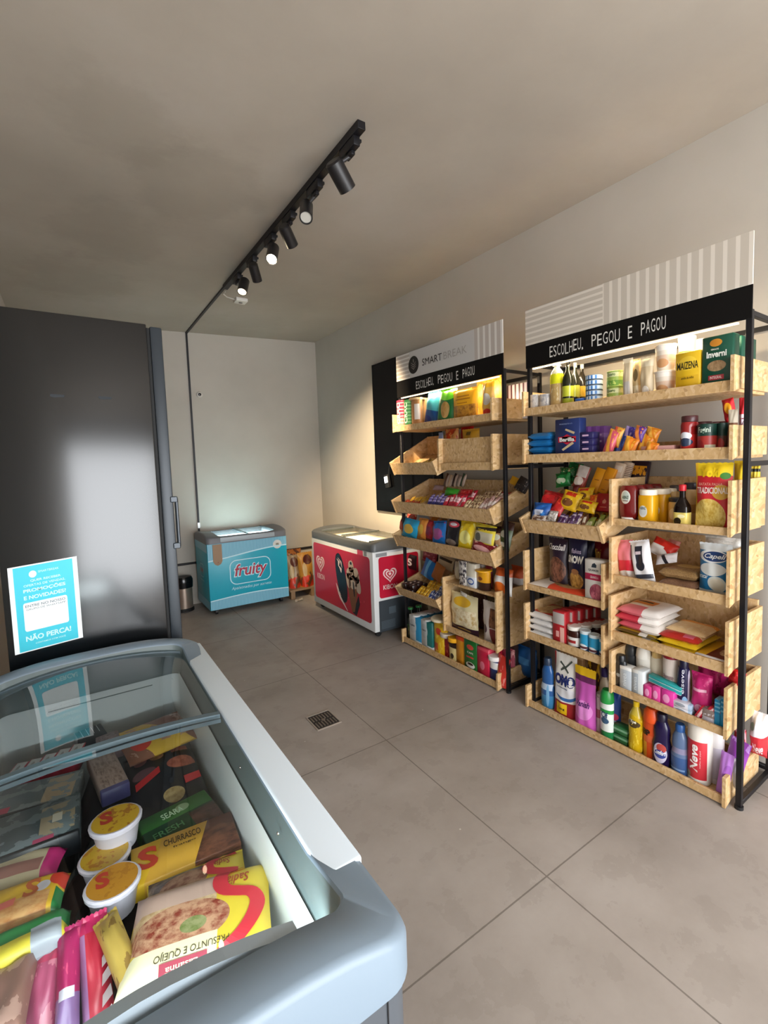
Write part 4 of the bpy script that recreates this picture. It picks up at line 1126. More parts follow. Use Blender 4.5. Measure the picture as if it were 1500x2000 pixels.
P('cup', 'noodle_cup', 'cup', 'plain pale noodle cup between the starch box and the green box', (2.36, 1.0498, 1.8605), (0.0529, 0.09, 0.1599), (0, 0, -90), ('#eadfd6', (('r', 0, 0.4, 1, 0.6, '#dccabf'),)), {'cap': '#f2ece4'})
P('cup', 'noodle_cup', 'cup', 'pale noodle cup carrying the orange-printed one', (2.3, 1.0822, 1.7575), (.09, .09, .102), (0, 0, -90), ('#e6dccf',), {'cap': '#ece4da'})
P('cup', 'noodle_cup', 'cup', 'pale noodle cup carrying the plain pale one', (2.36, 1.0496, 1.7575), (.09, .09, .102), (0, 0, -90), ('#e6dccf',), {'cap': '#ece4da'})
P('box', 'starch_box', 'box', 'yellow corn starch box with black lettering', (2.18, 1.0016, 1.7575), (0.1025, 0.055, 0.1746), (0, 0, -90), ('#e3b81f', (('e', 0.5, 0.72, 0.36, 0.17, '#f0cb3a'), ('r', 0.08, 0.12, 0.92, 0.42, '#d9ab1a'))), {'t': [('MAIZENA', (0.08, 0.58, 0.92, 0.76), '#20200f'), ('amido de milho', (0.25, 0.34, 0.75, 0.4), '#5b4a10'), ('200g', (0.4, 0.1, 0.6, 0.16), '#5b4a10')]})
P('box', 'green_food_box', 'box', 'tall dark green box with white lettering, at the right end of the top crate', (2.18, 0.8869, 1.7575), (0.1162, 0.06, 0.217), (0, 0, -90), ('#0f4a38', (('ef', 0.48, 0.44, 0.3, 0.1, '#b99a73', '#8d6c48', 14), ('e', 0.45, 0.87, 0.2, 0.07, '#d28a2c'), ('r', 0.22, 0.18, 0.72, 0.27, '#b4343f'), ('r', 0.03, 0.02, 0.97, 0.11, '#2e6a5a'))), {'t': [('Inverni', (0.16, 0.6, 0.8, 0.72), '#f1f1ea', 0, 0.03), ('GRAOS', (0.3, 0.735, 0.55, 0.765), '#e8e8d8'), ('INTEGRAL', (0.28, 0.2, 0.66, 0.25), '#f4dcd8')], 'n': [(0.09, 0.002, 0, 'dark green box directly behind the tall white-lettered one'), (0.18, 0.004, 0, 'dark green box at the very back of the top crate')]})
# ---- nearer rack, second crate
P('bag', 'pasta_bag', 'bag', 'lowest blue pasta bag of the pile at the left end', (2.172, 1.807, 1.526), (.165, .043, .29), (-90, 0, -88), ('#1f74b4', (('e', 0.5, 0.5, 0.45, 0.4, '#2f8fd0'), ('r', 0.55, 0.35, 0.8, 0.6, '#b7d7ea'))), {})
P('bag', 'pasta_bag', 'bag', 'second blue pasta bag from the bottom of the pile', (2.172, 1.804, 1.565), (.165, .043, .29), (-90, 0, -92), ('#1f74b4', (('e', 0.5, 0.5, 0.45, 0.4, '#2f8fd0'), ('r', 0.55, 0.35, 0.8, 0.6, '#b7d7ea'))), {})
P('bag', 'pasta_bag', 'bag', 'third blue pasta bag from the bottom of the pile', (2.172, 1.807, 1.604), (.165, .043, .29), (-90, 0, -88), ('#1f74b4', (('e', 0.5, 0.5, 0.45, 0.4, '#2f8fd0'), ('r', 0.55, 0.35, 0.8, 0.6, '#b7d7ea'))), {})
P('bag', 'pasta_bag', 'bag', 'topmost blue and white pasta bag of the pile', (2.172, 1.804, 1.643), (.165, .043, .29), (-90, 0, -92), ('#dfe6ee', (('n', 4, 0.5, '#3f8cc8'), ('r', 0, 0, 1, 0.2, '#2478b8'))), {})
P('box', 'pasta_box', 'box', 'large navy pasta box with a red diamond emblem', (2.18, 1.6148, 1.4875), (0.1559, 0.06, 0.2156), (0, 0, -90), ('#1c2e63', ()), {'t': [('Barilla', (0.2, 0.44, 0.8, 0.54), '#f0ece6', 0, 0.03), ('PENNE RIGATE N.73', (0.2, 0.86, 0.72, 0.89), '#93a4cf', 0, 0)], 'p': [([[(0.14, 0.49), (0.5, 0.62), (0.86, 0.49), (0.5, 0.36)], [(0.14, 0.42), (0.86, 0.42), (0.86, 0.56), (0.14, 0.56)]], '#c02038'), ([[(0.42, 0.72), (0.46, 0.76), (0.82, 0.66), (0.78, 0.61)], [(0.28, 0.25), (0.34, 0.21), (0.78, 0.38), (0.72, 0.43)]], '#c9b28c')]})
P('box', 'gelatin_box', 'box', 'lowest of four small dark blue gelatin boxes', (2.182, 1.504, 1.4875), (.088, .06, .034), (0, 0, -90), ('#231f52',), {'p': [([[(.3, .35), (.72, .35), (.72, .62), (.3, .62)]], '#c9a9c9')]})
P('box', 'gelatin_box', 'box', 'second from bottom of four small dark blue gelatin boxes', (2.182, 1.504, 1.522), (.088, .06, .034), (0, 0, -90), ('#231f52',), {'p': [([[(.3, .35), (.72, .35), (.72, .62), (.3, .62)]], '#c9a9c9')]})
P('box', 'gelatin_box', 'box', 'third from bottom of four small dark blue gelatin boxes', (2.182, 1.504, 1.5565), (.088, .06, .034), (0, 0, -90), ('#231f52',), {'p': [([[(.3, .35), (.72, .35), (.72, .62), (.3, .62)]], '#c9a9c9')]})
P('box', 'gelatin_box', 'box', 'topmost of four small dark blue gelatin boxes', (2.182, 1.504, 1.591), (.088, .06, .034), (0, 0, -90), ('#231f52',), {'p': [([[(.3, .35), (.72, .35), (.72, .62), (.3, .62)]], '#c9a9c9')]})
P('box', 'cake_mix_box', 'box', 'purple cake mix box, left of three behind the gelatin boxes', (2.27, 1.5715, 1.4875), (.05, .07, .172), (0, 0, -90), ('#6d3f86', (('r', 0, .65, 1, .78, '#8a62a2'),)), {'p': [([[(.3, .7), (.7, .7), (.7, .76), (.3, .76)], [(.3, .5), (.7, .5), (.7, .56), (.3, .56)]], '#c9b0d4')]})
P('box', 'cake_mix_box', 'box', 'purple cake mix box, middle of three behind the gelatin boxes', (2.3, 1.5418, 1.4875), (.05, .07, .172), (0, 0, -90), ('#6d3f86', (('r', 0, .65, 1, .78, '#8a62a2'),)), {'p': [([[(.3, .7), (.7, .7), (.7, .76), (.3, .76)], [(.3, .5), (.7, .5), (.7, .56), (.3, .56)]], '#c9b0d4')]})
P('box', 'cake_mix_box', 'box', 'purple cake mix box, right of three behind the gelatin boxes', (2.33, 1.5154, 1.4875), (.05, .07, .172), (0, 0, -90), ('#6d3f86', (('r', 0, .65, 1, .78, '#8a62a2'),)), {'p': [([[(.3, .7), (.7, .7), (.7, .76), (.3, .76)], [(.3, .5), (.7, .5), (.7, .56), (.3, .56)]], '#c9b0d4')]})
P('bag', 'biscuit_pack', 'pack', 'pink-red biscuit pack leaning right beside the purple boxes', (2.18, 1.3983, 1.4875), (0.0559, 0.032, 0.1483), (-6, 18, -90), ('#d2556a', (('d', 1, 0.6, 0.55, 0.9, '#e7a23a'), ('n', 5, 0.62, '#e7a23a'))), {})
P('bag', 'biscuit_pack', 'pack', 'golden biscuit pack behind the pink-red one', (2.198, 1.365, 1.5452), (0.0546, 0.032, 0.0985), (-6, 18, -90), ('#e0a63c', (('d', 1, 0.6, 0.55, 0.9, '#c8543a'), ('n', 5, 0.62, '#c8543a'))), {})
P('bag', 'biscuit_pack', 'pack', 'blue biscuit pack between the golden and purple ones', (2.216, 1.3582, 1.4875), (0.0569, 0.032, 0.1231), (-6, 18, -90), ('#2d4fb0', (('d', 1, 0.6, 0.55, 0.9, '#6d8ae0'), ('n', 5, 0.62, '#6d8ae0'))), {})
P('bag', 'biscuit_pack', 'pack', 'violet-blue biscuit pack in the middle of the leaning row', (2.234, 1.3256, 1.5483), (0.0557, 0.032, 0.0955), (-6, 18, -90), ('#4a3aa0', (('d', 1, 0.6, 0.55, 0.9, '#b9a6e6'), ('n', 5, 0.62, '#b9a6e6'))), {})
P('bag', 'biscuit_pack', 'pack', 'orange biscuit pack lying in front of the violet one', (2.18, 1.2897, 1.4875), (0.0708, 0.032, 0.1036), (-6, 18, -90), ('#e5801a', (('d', 1, 0.6, 0.55, 0.9, '#f4b03a'), ('n', 5, 0.62, '#f4b03a'))), {})
P('bag', 'biscuit_pack', 'pack', 'purple biscuit pack behind the orange ones', (2.198, 1.246, 1.5643), (0.0548, 0.032, 0.075), (-6, 18, -90), ('#5b2f86', (('d', 1, 0.6, 0.55, 0.9, '#d9803a'), ('n', 5, 0.62, '#d9803a'))), {})
P('bag', 'biscuit_pack', 'pack', 'second orange biscuit pack of the leaning row', (2.216, 1.2383, 1.4875), (0.0683, 0.032, 0.1153), (-6, 18, -90), ('#e88a1c', (('d', 1, 0.6, 0.55, 0.9, '#f7c04a'), ('n', 5, 0.62, '#f7c04a'))), {})
P('bag', 'biscuit_pack', 'pack', 'bright orange biscuit pack high at the back of the row', (2.234, 1.201, 1.562), (0.071, 0.032, 0.0673), (-6, 18, -90), ('#ea8e22', (('d', 1, 0.6, 0.55, 0.9, '#f6b84a'), ('n', 5, 0.62, '#f6b84a'))), {})
P('bag', 'biscuit_pack', 'pack', 'small orange biscuit pack at the right foot of the row', (2.18, 1.1787, 1.4875), (0.0567, 0.032, 0.0734), (-6, 18, -90), ('#e57f18', (('d', 1, 0.6, 0.55, 0.9, '#f5ad3c'), ('n', 5, 0.62, '#f5ad3c'))), {})
P('box', 'salami_tray', 'tray', 'pink sliced meat tray with a black base lying before the tomato jars', (2.185, 1.1197, 1.515), (0.1275, 0.028, 0.12), (-90, 0, -90), ('#c55a62', (('ef', 0.5, 0.55, 0.4, 0.35, '#d98a86', '#a83a46', 9),)), {'kind': 'box'})
P('box', 'salami_tray', 'tray', 'paler sliced meat tray stacked crosswise on the black based one', (2.2, 1.1411, 1.538), (0.1507, 0.022, 0.11), (-90, 0, -90), ('#d9a49c', (('ef', 0.5, 0.5, 0.42, 0.38, '#e3b4ac', '#b84a55', 8),)), {})
P('widejar', 'tomato_jar', 'jar', 'front tomato sauce jar with black lid and pale blue label', (2.18, 1.0103, 1.4875), (0.0659, 0.09, 0.1748), (0, 0, -90), ('#8e1f1f', (('r', 0, 0.18, 1, 0.62, '#b7302c'), ('e', 0.5, 0.58, 0.36, 0.11, '#dfe0ea'), ('r', 0, 0.0, 1, 0.14, '#1d2436'), ('e', 0.5, 0.4, 0.4, 0.12, '#2c3a55')), 0.15), {'cap': '#4a2326'})
P('widejar', 'tomato_jar', 'jar', 'second tomato sauce jar, behind the green labelled tins', (2.28, 0.9965, 1.4875), (.075, .075, .15), (0, 0, -90), ('#8e1f1f', (('r', 0, 0.18, 1, 0.62, '#b7302c'), ('e', 0.5, 0.58, 0.36, 0.11, '#dfe0ea'), ('r', 0, 0.0, 1, 0.14, '#1d2436'), ('e', 0.5, 0.4, 0.4, 0.12, '#2c3a55')), 0.15), {'cap': '#4a2326'})
P('widejar', 'tomato_jar', 'jar', 'third tomato sauce jar, behind the green labelled tins', (2.36, 0.9881, 1.4875), (.075, .075, .15), (0, 0, -90), ('#8e1f1f', (('r', 0, 0.18, 1, 0.62, '#b7302c'), ('e', 0.5, 0.58, 0.36, 0.11, '#dfe0ea'), ('r', 0, 0.0, 1, 0.14, '#1d2436'), ('e', 0.5, 0.4, 0.4, 0.12, '#2c3a55')), 0.15), {'cap': '#4a2326'})
P('widejar', 'tomato_jar', 'jar', 'rearmost tomato sauce jar, behind the green labelled tins', (2.38, 0.948, 1.4875), (.075, .075, .15), (0, 0, -90), ('#8e1f1f', (('r', 0, 0.18, 1, 0.62, '#b7302c'), ('e', 0.5, 0.58, 0.36, 0.11, '#dfe0ea'), ('r', 0, 0.0, 1, 0.14, '#1d2436'), ('e', 0.5, 0.4, 0.4, 0.12, '#2c3a55')), 0.15), {'cap': '#4a2326'})
P('can', 'tomato_tin', 'tin', 'large tomato tin with dark green top label in front of the jars', (2.175, 0.9328, 1.4875), (0.08, 0.09, 0.1333), (0, 0, -90), ('#a8322c', (('r', 0, 0.62, 1, 1, '#173d33'), ('r', 0.55, 0.08, 0.95, 0.34, '#c7bda0'), ('e', 0.3, 0.3, 0.22, 0.2, '#8e1d20'))), {'t': [('Fugini', (0.2, 0.68, 0.8, 0.9), '#cfe0d0', 0, 0.02)]})
P('can', 'tomato_tin', 'tin', 'dark tomato tin right of the large green-topped one', (2.2, 0.8781, 1.4875), (0.0422, 0.06, 0.1336), (0, 0, -90), ('#5c3a30', (('r', 0, 0.6, 1, 1, '#16362f'), ('e', 0.5, 0.35, 0.3, 0.18, '#a8302c'))), {})
P('pouch', 'sauce_pouch', 'pouch', 'brown upright sauce pouch at the right end of the second crate', (2.19, 0.8378, 1.4875), (0.0352, 0.05, 0.1835), (0, 0, -90), ('#8a5a3c', (('r', 0, 0.7, 1, 1, '#e6dcc8'), ('e', 0.5, 0.35, 0.35, 0.2, '#5e2f22'))), {})
P('bag', 'red_snack_bag', 'bag', 'red snack bag with yellow mark, upper right end of the second crate', (2.26, 0.8688, 1.6172), (0.0459, 0.05, 0.1083), (0, -10, -90), ('#c4202a', (('e', 0.55, 0.6, 0.28, 0.22, '#f0a61e'),)), {})
P('pouch', 'red_snack_bag', 'bag', 'tall red and white bag seen behind the near post', (2.34, 0.851, 1.4875), (0.0478, 0.06, 0.2422), (0, 0, -90), ('#c52834', (('r', 0.1, 0.45, 0.9, 0.7, '#d9d2dc'), ('e', 0.5, 0.25, 0.3, 0.15, '#f0ece8'))), {'t': [('IZ', (0.3, 0.52, 0.7, 0.64), '#8e2a3a')]})
# ---- nearer rack, sloping sweets tray
P('bag', 'snack_bag', 'bag', 'blue cookie bag at the front left of the sweets tray', (2.15, 1.7983, 1.1598), (0.1252, 0.05, 0.094), (-20, 0, -90), ('#1b57a6', (('r', 0.25, 0.2, 0.75, 0.5, '#c9d4ea'), ('n', 3, 0.6, '#2f7cc9'))), {})
P('bag', 'snack_bag', 'bag', 'brown and white pack under the blue cookie bag', (2.14, 1.7887, 1.141), (0.121, 0.03, 0.0469), (-30, 0, -90), ('#7a5a48', (('n', 4, 0.5, '#e0d6cc'),)), {})
P('bag', 'snack_bag', 'bag', 'small white and grey pack beside the blue cookie bag', (2.14, 1.7037, 1.1538), (0.0627, 0.03, 0.0628), (-30, 0, -90), ('#d9d4cf', (('n', 4, 0.5, '#a59a90'),)), {})
P('bag', 'chocolate_bag', 'bag', 'large red chocolate bag lying behind the blue cookie bag', (2.24, 1.8073, 1.2137), (0.1437, 0.05, 0.1046), (-25, 8, -90), ('#b3141c', (('e', 0.5, 0.45, 0.4, 0.3, '#d9222a'), ('n', 5, 0.62, '#7d0c14'))), {})
P('bag', 'chocolate_bag', 'bag', 'red bag leaning down towards the yellow candy packs', (2.19, 1.7218, 1.188), (0.0772, 0.04, 0.1069), (-30, 20, -90), ('#c01c1e', (('n', 4, 0.58, '#e5452c'),)), {})
P('bag', 'candy_bag', 'bag', 'front green candy bag with pale oval at the back left', (2.36, 1.7952, 1.3269), (0.1092, 0.05, 0.085), (-10, -8, -90), ('#1f7d3a', (('e', 0.5, 0.4, 0.3, 0.2, '#cfe0c0'), ('n', 4, 0.6, '#2fa24c'))), {})
P('bag', 'candy_bag', 'bag', 'rear dark green candy bag rising above the others', (2.42, 1.7782, 1.3394), (0.1008, 0.05, 0.1282), (-5, 12, -90), ('#155a2c', (('n', 4, 0.55, '#2b8c45'),)), {})
P('bag', 'candy_bag', 'bag', 'green bag lying between the green and red bags', (2.4, 1.7959, 1.386), (0.1091, 0.04, 0.055), (-10, 0, -90), ('#1c6b32', (('n', 5, 0.6, '#c9b68a'),)), {})
P('pouch', 'spout_pouch', 'pouch', 'red pouch with silver spout top standing in the sweets tray', (2.34, 1.6764, 1.3251), (0.0848, 0.05, 0.1283), (-10, 14, -90), ('#9a3a2c', (('r', 0.1, 0.5, 0.9, 1, '#d8cfc8'), ('e', 0.5, 0.3, 0.35, 0.2, '#e6d9cf'))), {})
P('bag', 'chocolate_bag', 'bag', 'dark maroon bag between the spout pouch and yellow packs', (2.28, 1.6619, 1.2336), (0.0405, 0.04, 0.1154), (-15, 0, -90), ('#5a1418',), {})
P('bag', 'candy_pack', 'pack', 'yellow candy pack with brown figure, left of three', (2.21, 1.6552, 1.2167), (0.1211, 0.04, 0.1078), (-25, 12, -90), ('#efbf1c', (('e', 0.45, 0.35, 0.28, 0.2, '#7c4a22'), ('r', 0.2, 0.7, 0.75, 0.92, '#d8321e'), ('n', 6, 0.64, '#f7dc4a'))), {})
P('bag', 'candy_pack', 'pack', 'yellow candy pack with brown figure, highest of three', (2.27, 1.5911, 1.2581), (0.1066, 0.04, 0.0844), (-25, -4, -90), ('#efbf1c', (('e', 0.45, 0.35, 0.28, 0.2, '#7c4a22'), ('r', 0.2, 0.7, 0.75, 0.92, '#d8321e'), ('n', 6, 0.64, '#f7dc4a'))), {})
P('bag', 'candy_pack', 'pack', 'yellow candy pack with brown figure, lowest of three', (2.2, 1.5299, 1.2116), (0.1089, 0.04, 0.0654), (-25, 8, -90), ('#efbf1c', (('e', 0.45, 0.35, 0.28, 0.2, '#7c4a22'), ('r', 0.2, 0.7, 0.75, 0.92, '#d8321e'), ('n', 6, 0.64, '#f7dc4a'))), {})
P('bag', 'candy_pack', 'pack', 'orange-red candy pack wedged behind the yellow packs', (2.24, 1.5072, 1.2179), (0.0644, 0.03, 0.09), (-25, -10, -90), ('#e2571c', (('n', 5, 0.55, '#f0a52c'),)), {})
P('box', 'chocolate_box', 'box', 'left one of two tall orange chocolate boxes leaning back', (2.34, 1.5729, 1.2994), (0.0554, 0.025, 0.1415), (-14, 16, -90), ('#eaa01e', ()), {'p': [([[(0.25, 0.5), (0.75, 0.52), (0.75, 0.55), (0.25, 0.53)], [(0.3, 0.12), (0.7, 0.12), (0.7, 0.15), (0.3, 0.15)]], '#a85a14')]})
P('box', 'chocolate_box', 'box', 'right one of two tall orange chocolate boxes leaning back', (2.34, 1.5134, 1.2987), (0.0533, 0.025, 0.1444), (-14, 16, -90), ('#e99a1a', ()), {'p': [([[(0.25, 0.5), (0.75, 0.52), (0.75, 0.55), (0.25, 0.53)], [(0.3, 0.12), (0.7, 0.12), (0.7, 0.15), (0.3, 0.15)]], '#a85a14')]})
P('box', 'wafer_box', 'box', 'tall cream wafer box right of the orange chocolate boxes', (2.37, 1.4761, 1.3009), (0.0526, 0.025, 0.1657), (-12, 12, -90), ('#e3cbb0', (('r', 0.1, 0.7, 0.9, 0.9, '#f0e2d2'),)), {})
P('box', 'wafer_box', 'box', 'tall cream wafer box with a barcode, furthest right', (2.4, 1.4438, 1.3002), (0.0474, 0.025, 0.1679), (-12, 10, -90), ('#dcc3ac', (('s', 'v', 18, 0.4, '#6a564a'), ('r', 0, 0, 1, 0.55, '#e3ccb4'), ('r', 0, 0.9, 1, 1, '#e3ccb4'), ('r', 0.0, 0.0, 0.4, 1, '#e3ccb4'))), {})
P('box', 'chocolate_box', 'box', 'dark purple pack with orange waves above the ketchup crate', (2.44, 1.3784, 1.3), (0.0928, 0.03, 0.1686), (-8, 4, -90), ('#2a1424', (('r', 0.05, 0.55, 0.95, 0.85, '#e59a1c'), ('n', 5, 0.56, '#2a1424'))), {})
P('box', 'red_box', 'box', 'deep red box with small emblem at the right of the sweets tray', (2.24, 1.4445, 1.2139), (0.0971, 0.035, 0.0963), (-22, 0, -90), ('#a5161c', ()), {'p': [([[(0.42, 0.42), (0.58, 0.42), (0.62, 0.55), (0.5, 0.68), (0.38, 0.55)], [(0.3, 0.2), (0.7, 0.2), (0.7, 0.23), (0.3, 0.23)]], '#d98a72')]})
TN = lambda x: 1.084+(x-2.145)*.32
pile('cereal_bar', 'bar', 'purple and white wrapped cereal bar in the front row of the near sweets tray', 'purple cereal bars, near sweets tray', ('#7b5f8e', (('s', 'u', 3, .4, '#d9cbe0'), ('r', .3, .2, .7, .8, '#4c2f60'))), 12, (2.16, 2.26, 1.56, 1.70), 3, (.095, .018, .028), .32, (0, 8), 'bar', TN)
pile('cereal_bar', 'bar', 'brown and white wrapped cereal bar between the purple and green ones', 'brown cereal bars, near sweets tray', ('#7d5238', (('r', .3, .15, .7, .85, '#eadfce'),)), 5, (2.16, 2.26, 1.52, 1.57), 5, (.095, .018, .026), .32, (0, 14), 'bar', TN)
pile('cereal_bar', 'bar', 'pale green wrapped cereal bar at the right of the near sweets tray', 'green cereal bars, near sweets tray', ('#9fae52', (('r', .25, .2, .6, .8, '#e4e2b8'), ('n', 6, .6, '#6d8a2c'))), 12, (2.16, 2.26, 1.395, 1.52), 8, (.095, .018, .027), .32, (0, 5), 'bar', TN)
pile('candy_pack', 'pack', 'yellow and brown small candy pack heaped mid-tray in the near sweets tray', 'small yellow candy packs, near sweets tray', ('#e0a52a', (('e', .5, .5, .25, .3, '#5b3018'),)), 8, (2.27, 2.40, 1.42, 1.72), 18, (.09, .022, .04), .32, (20, 30), 'bar', TN)
# ---- nearer rack, ketchup crate
P('ketchup', 'ketchup_bottle', 'bottle', 'front ketchup bottle standing on its white cap', (2.18, 1.2784, 1.1755), (0.0945, 0.05, 0.1765), (0, 0, -90), ('#6e1414', (('e', 0.45, 0.66, 0.26, 0.2, '#d8d6cc'), ('e', 0.45, 0.68, 0.2, 0.15, '#b9c4bc')), 0.2), {'cap': '#ece8e2', 't': [('HEINZ', (0.27, 0.64, 0.63, 0.72), '#2c4a3a'), ('ketchup', (0.3, 0.56, 0.6, 0.61), '#7d2a22')], 'n': [(0.062, -0.006, 0, 'second ketchup bottle, behind the front one'), (0.124, -0.014, 0, 'third ketchup bottle in the row'), (0.186, -0.022, 0, 'rearmost ketchup bottle in the row')]})
P('widejar', 'mustard_jar', 'jar', 'front yellow mustard squeeze jar with white lid', (2.18, 1.1867, 1.1755), (0.0787, 0.07, 0.1594), (0, 0, -90), ('#dfa316', (('e', 0.4, 0.42, 0.26, 0.2, '#e6e4da'), ('e', 0.4, 0.42, 0.2, 0.14, '#cfd3cf')), 0.25), {'cap': '#f0e6d2', 'sq': 4, 't': [('HEINZ', (0.22, 0.42, 0.58, 0.5), '#2f4a52')], 'n': [(0.078, -0.018, 0, 'second mustard jar, behind the front one'), (0.156, -0.036, 0, 'third mustard jar in the row'), (0.234, -0.05, 0, 'rearmost mustard jar in the row')]})
P('widejar', 'mayonnaise_jar', 'jar', 'beige mayonnaise jar with dark lid, left of the soy sauce', (2.24, 1.0856, 1.1755), (0.0711, 0.08, 0.1213), (0, 0, -90), ('#d9b06a', (('e', 0.5, 0.45, 0.3, 0.25, '#ecd3a0'),), 0.25), {'cap': '#2f2d33'})
P('widejar', 'mayonnaise_jar', 'jar', 'tall beige mayonnaise jar behind the soy sauce, left', (2.33, 1.133, 1.1755), (0.0621, 0.09, 0.1717), (0, 0, -90), ('#e2c186', (('r', 0, 0.3, 1, 0.6, '#d9a85a'),), 0.25), {'cap': '#4a4348'})
P('widejar', 'mayonnaise_jar', 'jar', 'tall beige mayonnaise jar behind the soy sauce, right', (2.3, 1.054, 1.1755), (0.0585, 0.09, 0.187), (0, 0, -90), ('#e0bf88', (('r', 0, 0.3, 1, 0.55, '#c99a5a'),), 0.25), {'cap': '#3a3640'})
P('sauce', 'soy_sauce_bottle', 'bottle', 'small dark soy sauce bottle with red cap and yellow label', (2.173, 1.0247, 1.1755), (0.0631, 0.052, 0.1873), (0, 0, -90), ('#150c0a', (('r', 0, 0.06, 1, 0.4, '#dcc66a'), ('e', 0.35, 0.16, 0.25, 0.1, '#2a2012'), ('e', 0.6, 0.3, 0.25, 0.05, '#f0e6b4')), 0.12), {'cap': '#c2202c', 'sq': 5})
P('bag', 'mashed_potato_bag', 'bag', 'large yellow and red snack bag with a bowl picture', (2.178, 0.9011, 1.1755), (0.1476, 0.055, 0.2796), (0, 0, -90), ('#c92630', (('r', 0, 0.8, 1, 1, '#e8c81e'), ('r', 0, 0, 0.08, 1, '#e0b22a'), ('ef', 0.42, 0.2, 0.44, 0.26, '#e9cf78', '#cfa63c', 16), ('e', 0.74, 0.56, 0.22, 0.11, '#d9a83c'), ('e', 0.82, 0.8, 0.12, 0.05, '#3c7d2a'))), {'t': [('Yoki', (0.16, 0.79, 0.7, 0.93), '#f7d21c', 0, 0.05), ('TRADICIONAL', (0.1, 0.545, 0.92, 0.64), '#f4ece4', 0, 0.02), ('BATATA PALHA', (0.16, 0.665, 0.78, 0.705), '#f0b8a4', 0, 0.0)]})
P('bag', 'mashed_potato_bag', 'bag', 'yellow topped bag standing just behind the red and yellow one', (2.25, 0.826, 1.1755), (0.0542, 0.05, 0.2851), (0, 0, -90), ('#e2c02a', (('r', 0, 0, 1, 0.6, '#c8a02a'), ('n', 6, 0.62, '#f0d84a'))), {})
P('bag', 'mashed_potato_bag', 'bag', 'rearmost yellow topped bag beyond the near post', (2.45, 0.8427, 1.1755), (0.0351, 0.05, 0.2715), (0, 0, -90), ('#d8bc3a', (('r', 0, 0.85, 1, 0.9, '#26261a'),)), {})
# ---- nearer rack, cereal crate
P('bag', 'cereal_bag', 'bag', 'dark cereal bag with white script and chocolate balls', (2.24, 1.7436, 0.7395), (0.1361, 0.06, 0.292), (0, 0, -90), ('#2a1c2c', (('ef', 0.5, 0.38, 0.42, 0.26, '#8a5a44', '#3c2018', 12), ('r', 0, 0.0, 1, 0.12, '#4a2e26'))), {'t': [('Chocoball', (0.08, 0.78, 0.92, 0.9), '#eee8e4', 0, 0.02, 0.3)]})
P('bag', 'cereal_bag', 'bag', 'navy cereal bag with big white letters and golden flakes', (2.23, 1.6071, 0.7395), (0.122, 0.06, 0.3088), (0, 0, -90), ('#1c1a3a', (('ef', 0.5, 0.24, 0.36, 0.16, '#d9a956', '#8a5a24', 12), ('e', 0.5, 0.4, 0.2, 0.05, '#a8744a'))), {'t': [('SNOW', (0.1, 0.56, 0.9, 0.7), '#f4efe6', 0, 0.05), ('flakes', (0.3, 0.74, 0.8, 0.82), '#c9b8d0', 0, 0.01)]})
P('bag', 'cereal_bag', 'bag', 'plain navy cereal bag edge behind the one with golden flakes', (2.3, 1.5887, 0.7395), (0.0848, 0.06, 0.2939), (0, 0, -90), ('#17142e', (('n', 4, 0.6, '#2c2650'),)), {})
P('bag', 'biscuit_bag', 'bag', 'dark red biscuit bag with yellow lettering at the back right', (2.34, 1.5252, 0.7395), (0.1347, 0.06, 0.2823), (0, 0, -90), ('#7d1420', (('r', 0, 0.2, 1, 0.4, '#c0402c'),)), {'t': [('Mini', (0.15, 0.7, 0.5, 0.88), '#e8c04a'), ('Biscoito', (0.15, 0.5, 0.85, 0.66), '#f0d890')]})
P('box', 'oat_carton', 'carton', 'white and pink oat flakes carton at the right of the cereal crate', (2.175, 1.4485, 0.7395), (0.1134, 0.06, 0.2239), (0, 0, -90), ('#e2ddd6', (('r', 0, 0.52, 1, 0.67, '#b8204c'), ('ef', 0.62, 0.24, 0.36, 0.2, '#d8788a', '#7c1e3a', 8), ('r', 0.8, 0.7, 0.95, 0.94, '#8d8a88'))), {'t': [('QUAKER', (0.2, 0.72, 0.74, 0.78), '#3a3f48', 0, 0.02), ('GRANOLA', (0.3, 0.56, 0.72, 0.62), '#f3dfe0')], 'p': [([[(0.35, 0.82), (0.6, 0.82), (0.62, 0.88), (0.52, 0.93), (0.4, 0.9)]], '#2f3a46')]})
P('bag', 'granola_bag', 'bag', 'large flat white and orange bag lying at the front of the cereal crate', (2.165, 1.6998, 0.774), (0.3779, 0.035, 0.25), (-90, 0, -90), ('#d9d0c8', (('r', 0.38, 0, 1, 1, '#d9482a'), ('ef', 0.6, 0.5, 0.28, 0.36, '#c9a06a', '#7c5a34', 9), ('r', 0.34, 0.4, 0.5, 0.5, '#3a1a1c'), ('e', 0.36, 0.75, 0.07, 0.1, '#2a2224'))), {})
# ---- nearer rack, flour and sugar crate
P('bag', 'flour_bag', 'bag', 'pink and red flour bag with white base at the left side', (2.19, 1.2845, 0.8855), (0.0931, 0.06, 0.1945), (0, -8, -90), ('#d8737c', (('r', 0, 0.15, 1, 0.5, '#cf2436'), ('e', 0.5, 0.1, 0.6, 0.14, '#ece6e2'))), {})
P('bag', 'flour_bag', 'bag', 'white flour bag with charcoal print leaning in front of the pink one', (2.175, 1.1892, 0.8855), (0.1034, 0.05, 0.2077), (-4, -12, -90), ('#e0dee0', (('r', 0.32, 0.48, 0.68, 0.86, '#2a2c38'), ('e', 0.5, 0.42, 0.22, 0.12, '#2a2c38'), ('r', 0, 0, 0.14, 0.9, '#4a5058'), ('r', 0.15, 0.12, 0.95, 0.22, '#3c404c'))), {'p': [([[(0.36, 0.68), (0.62, 0.68), (0.62, 0.75), (0.36, 0.75)]], '#d8c8d0')]})
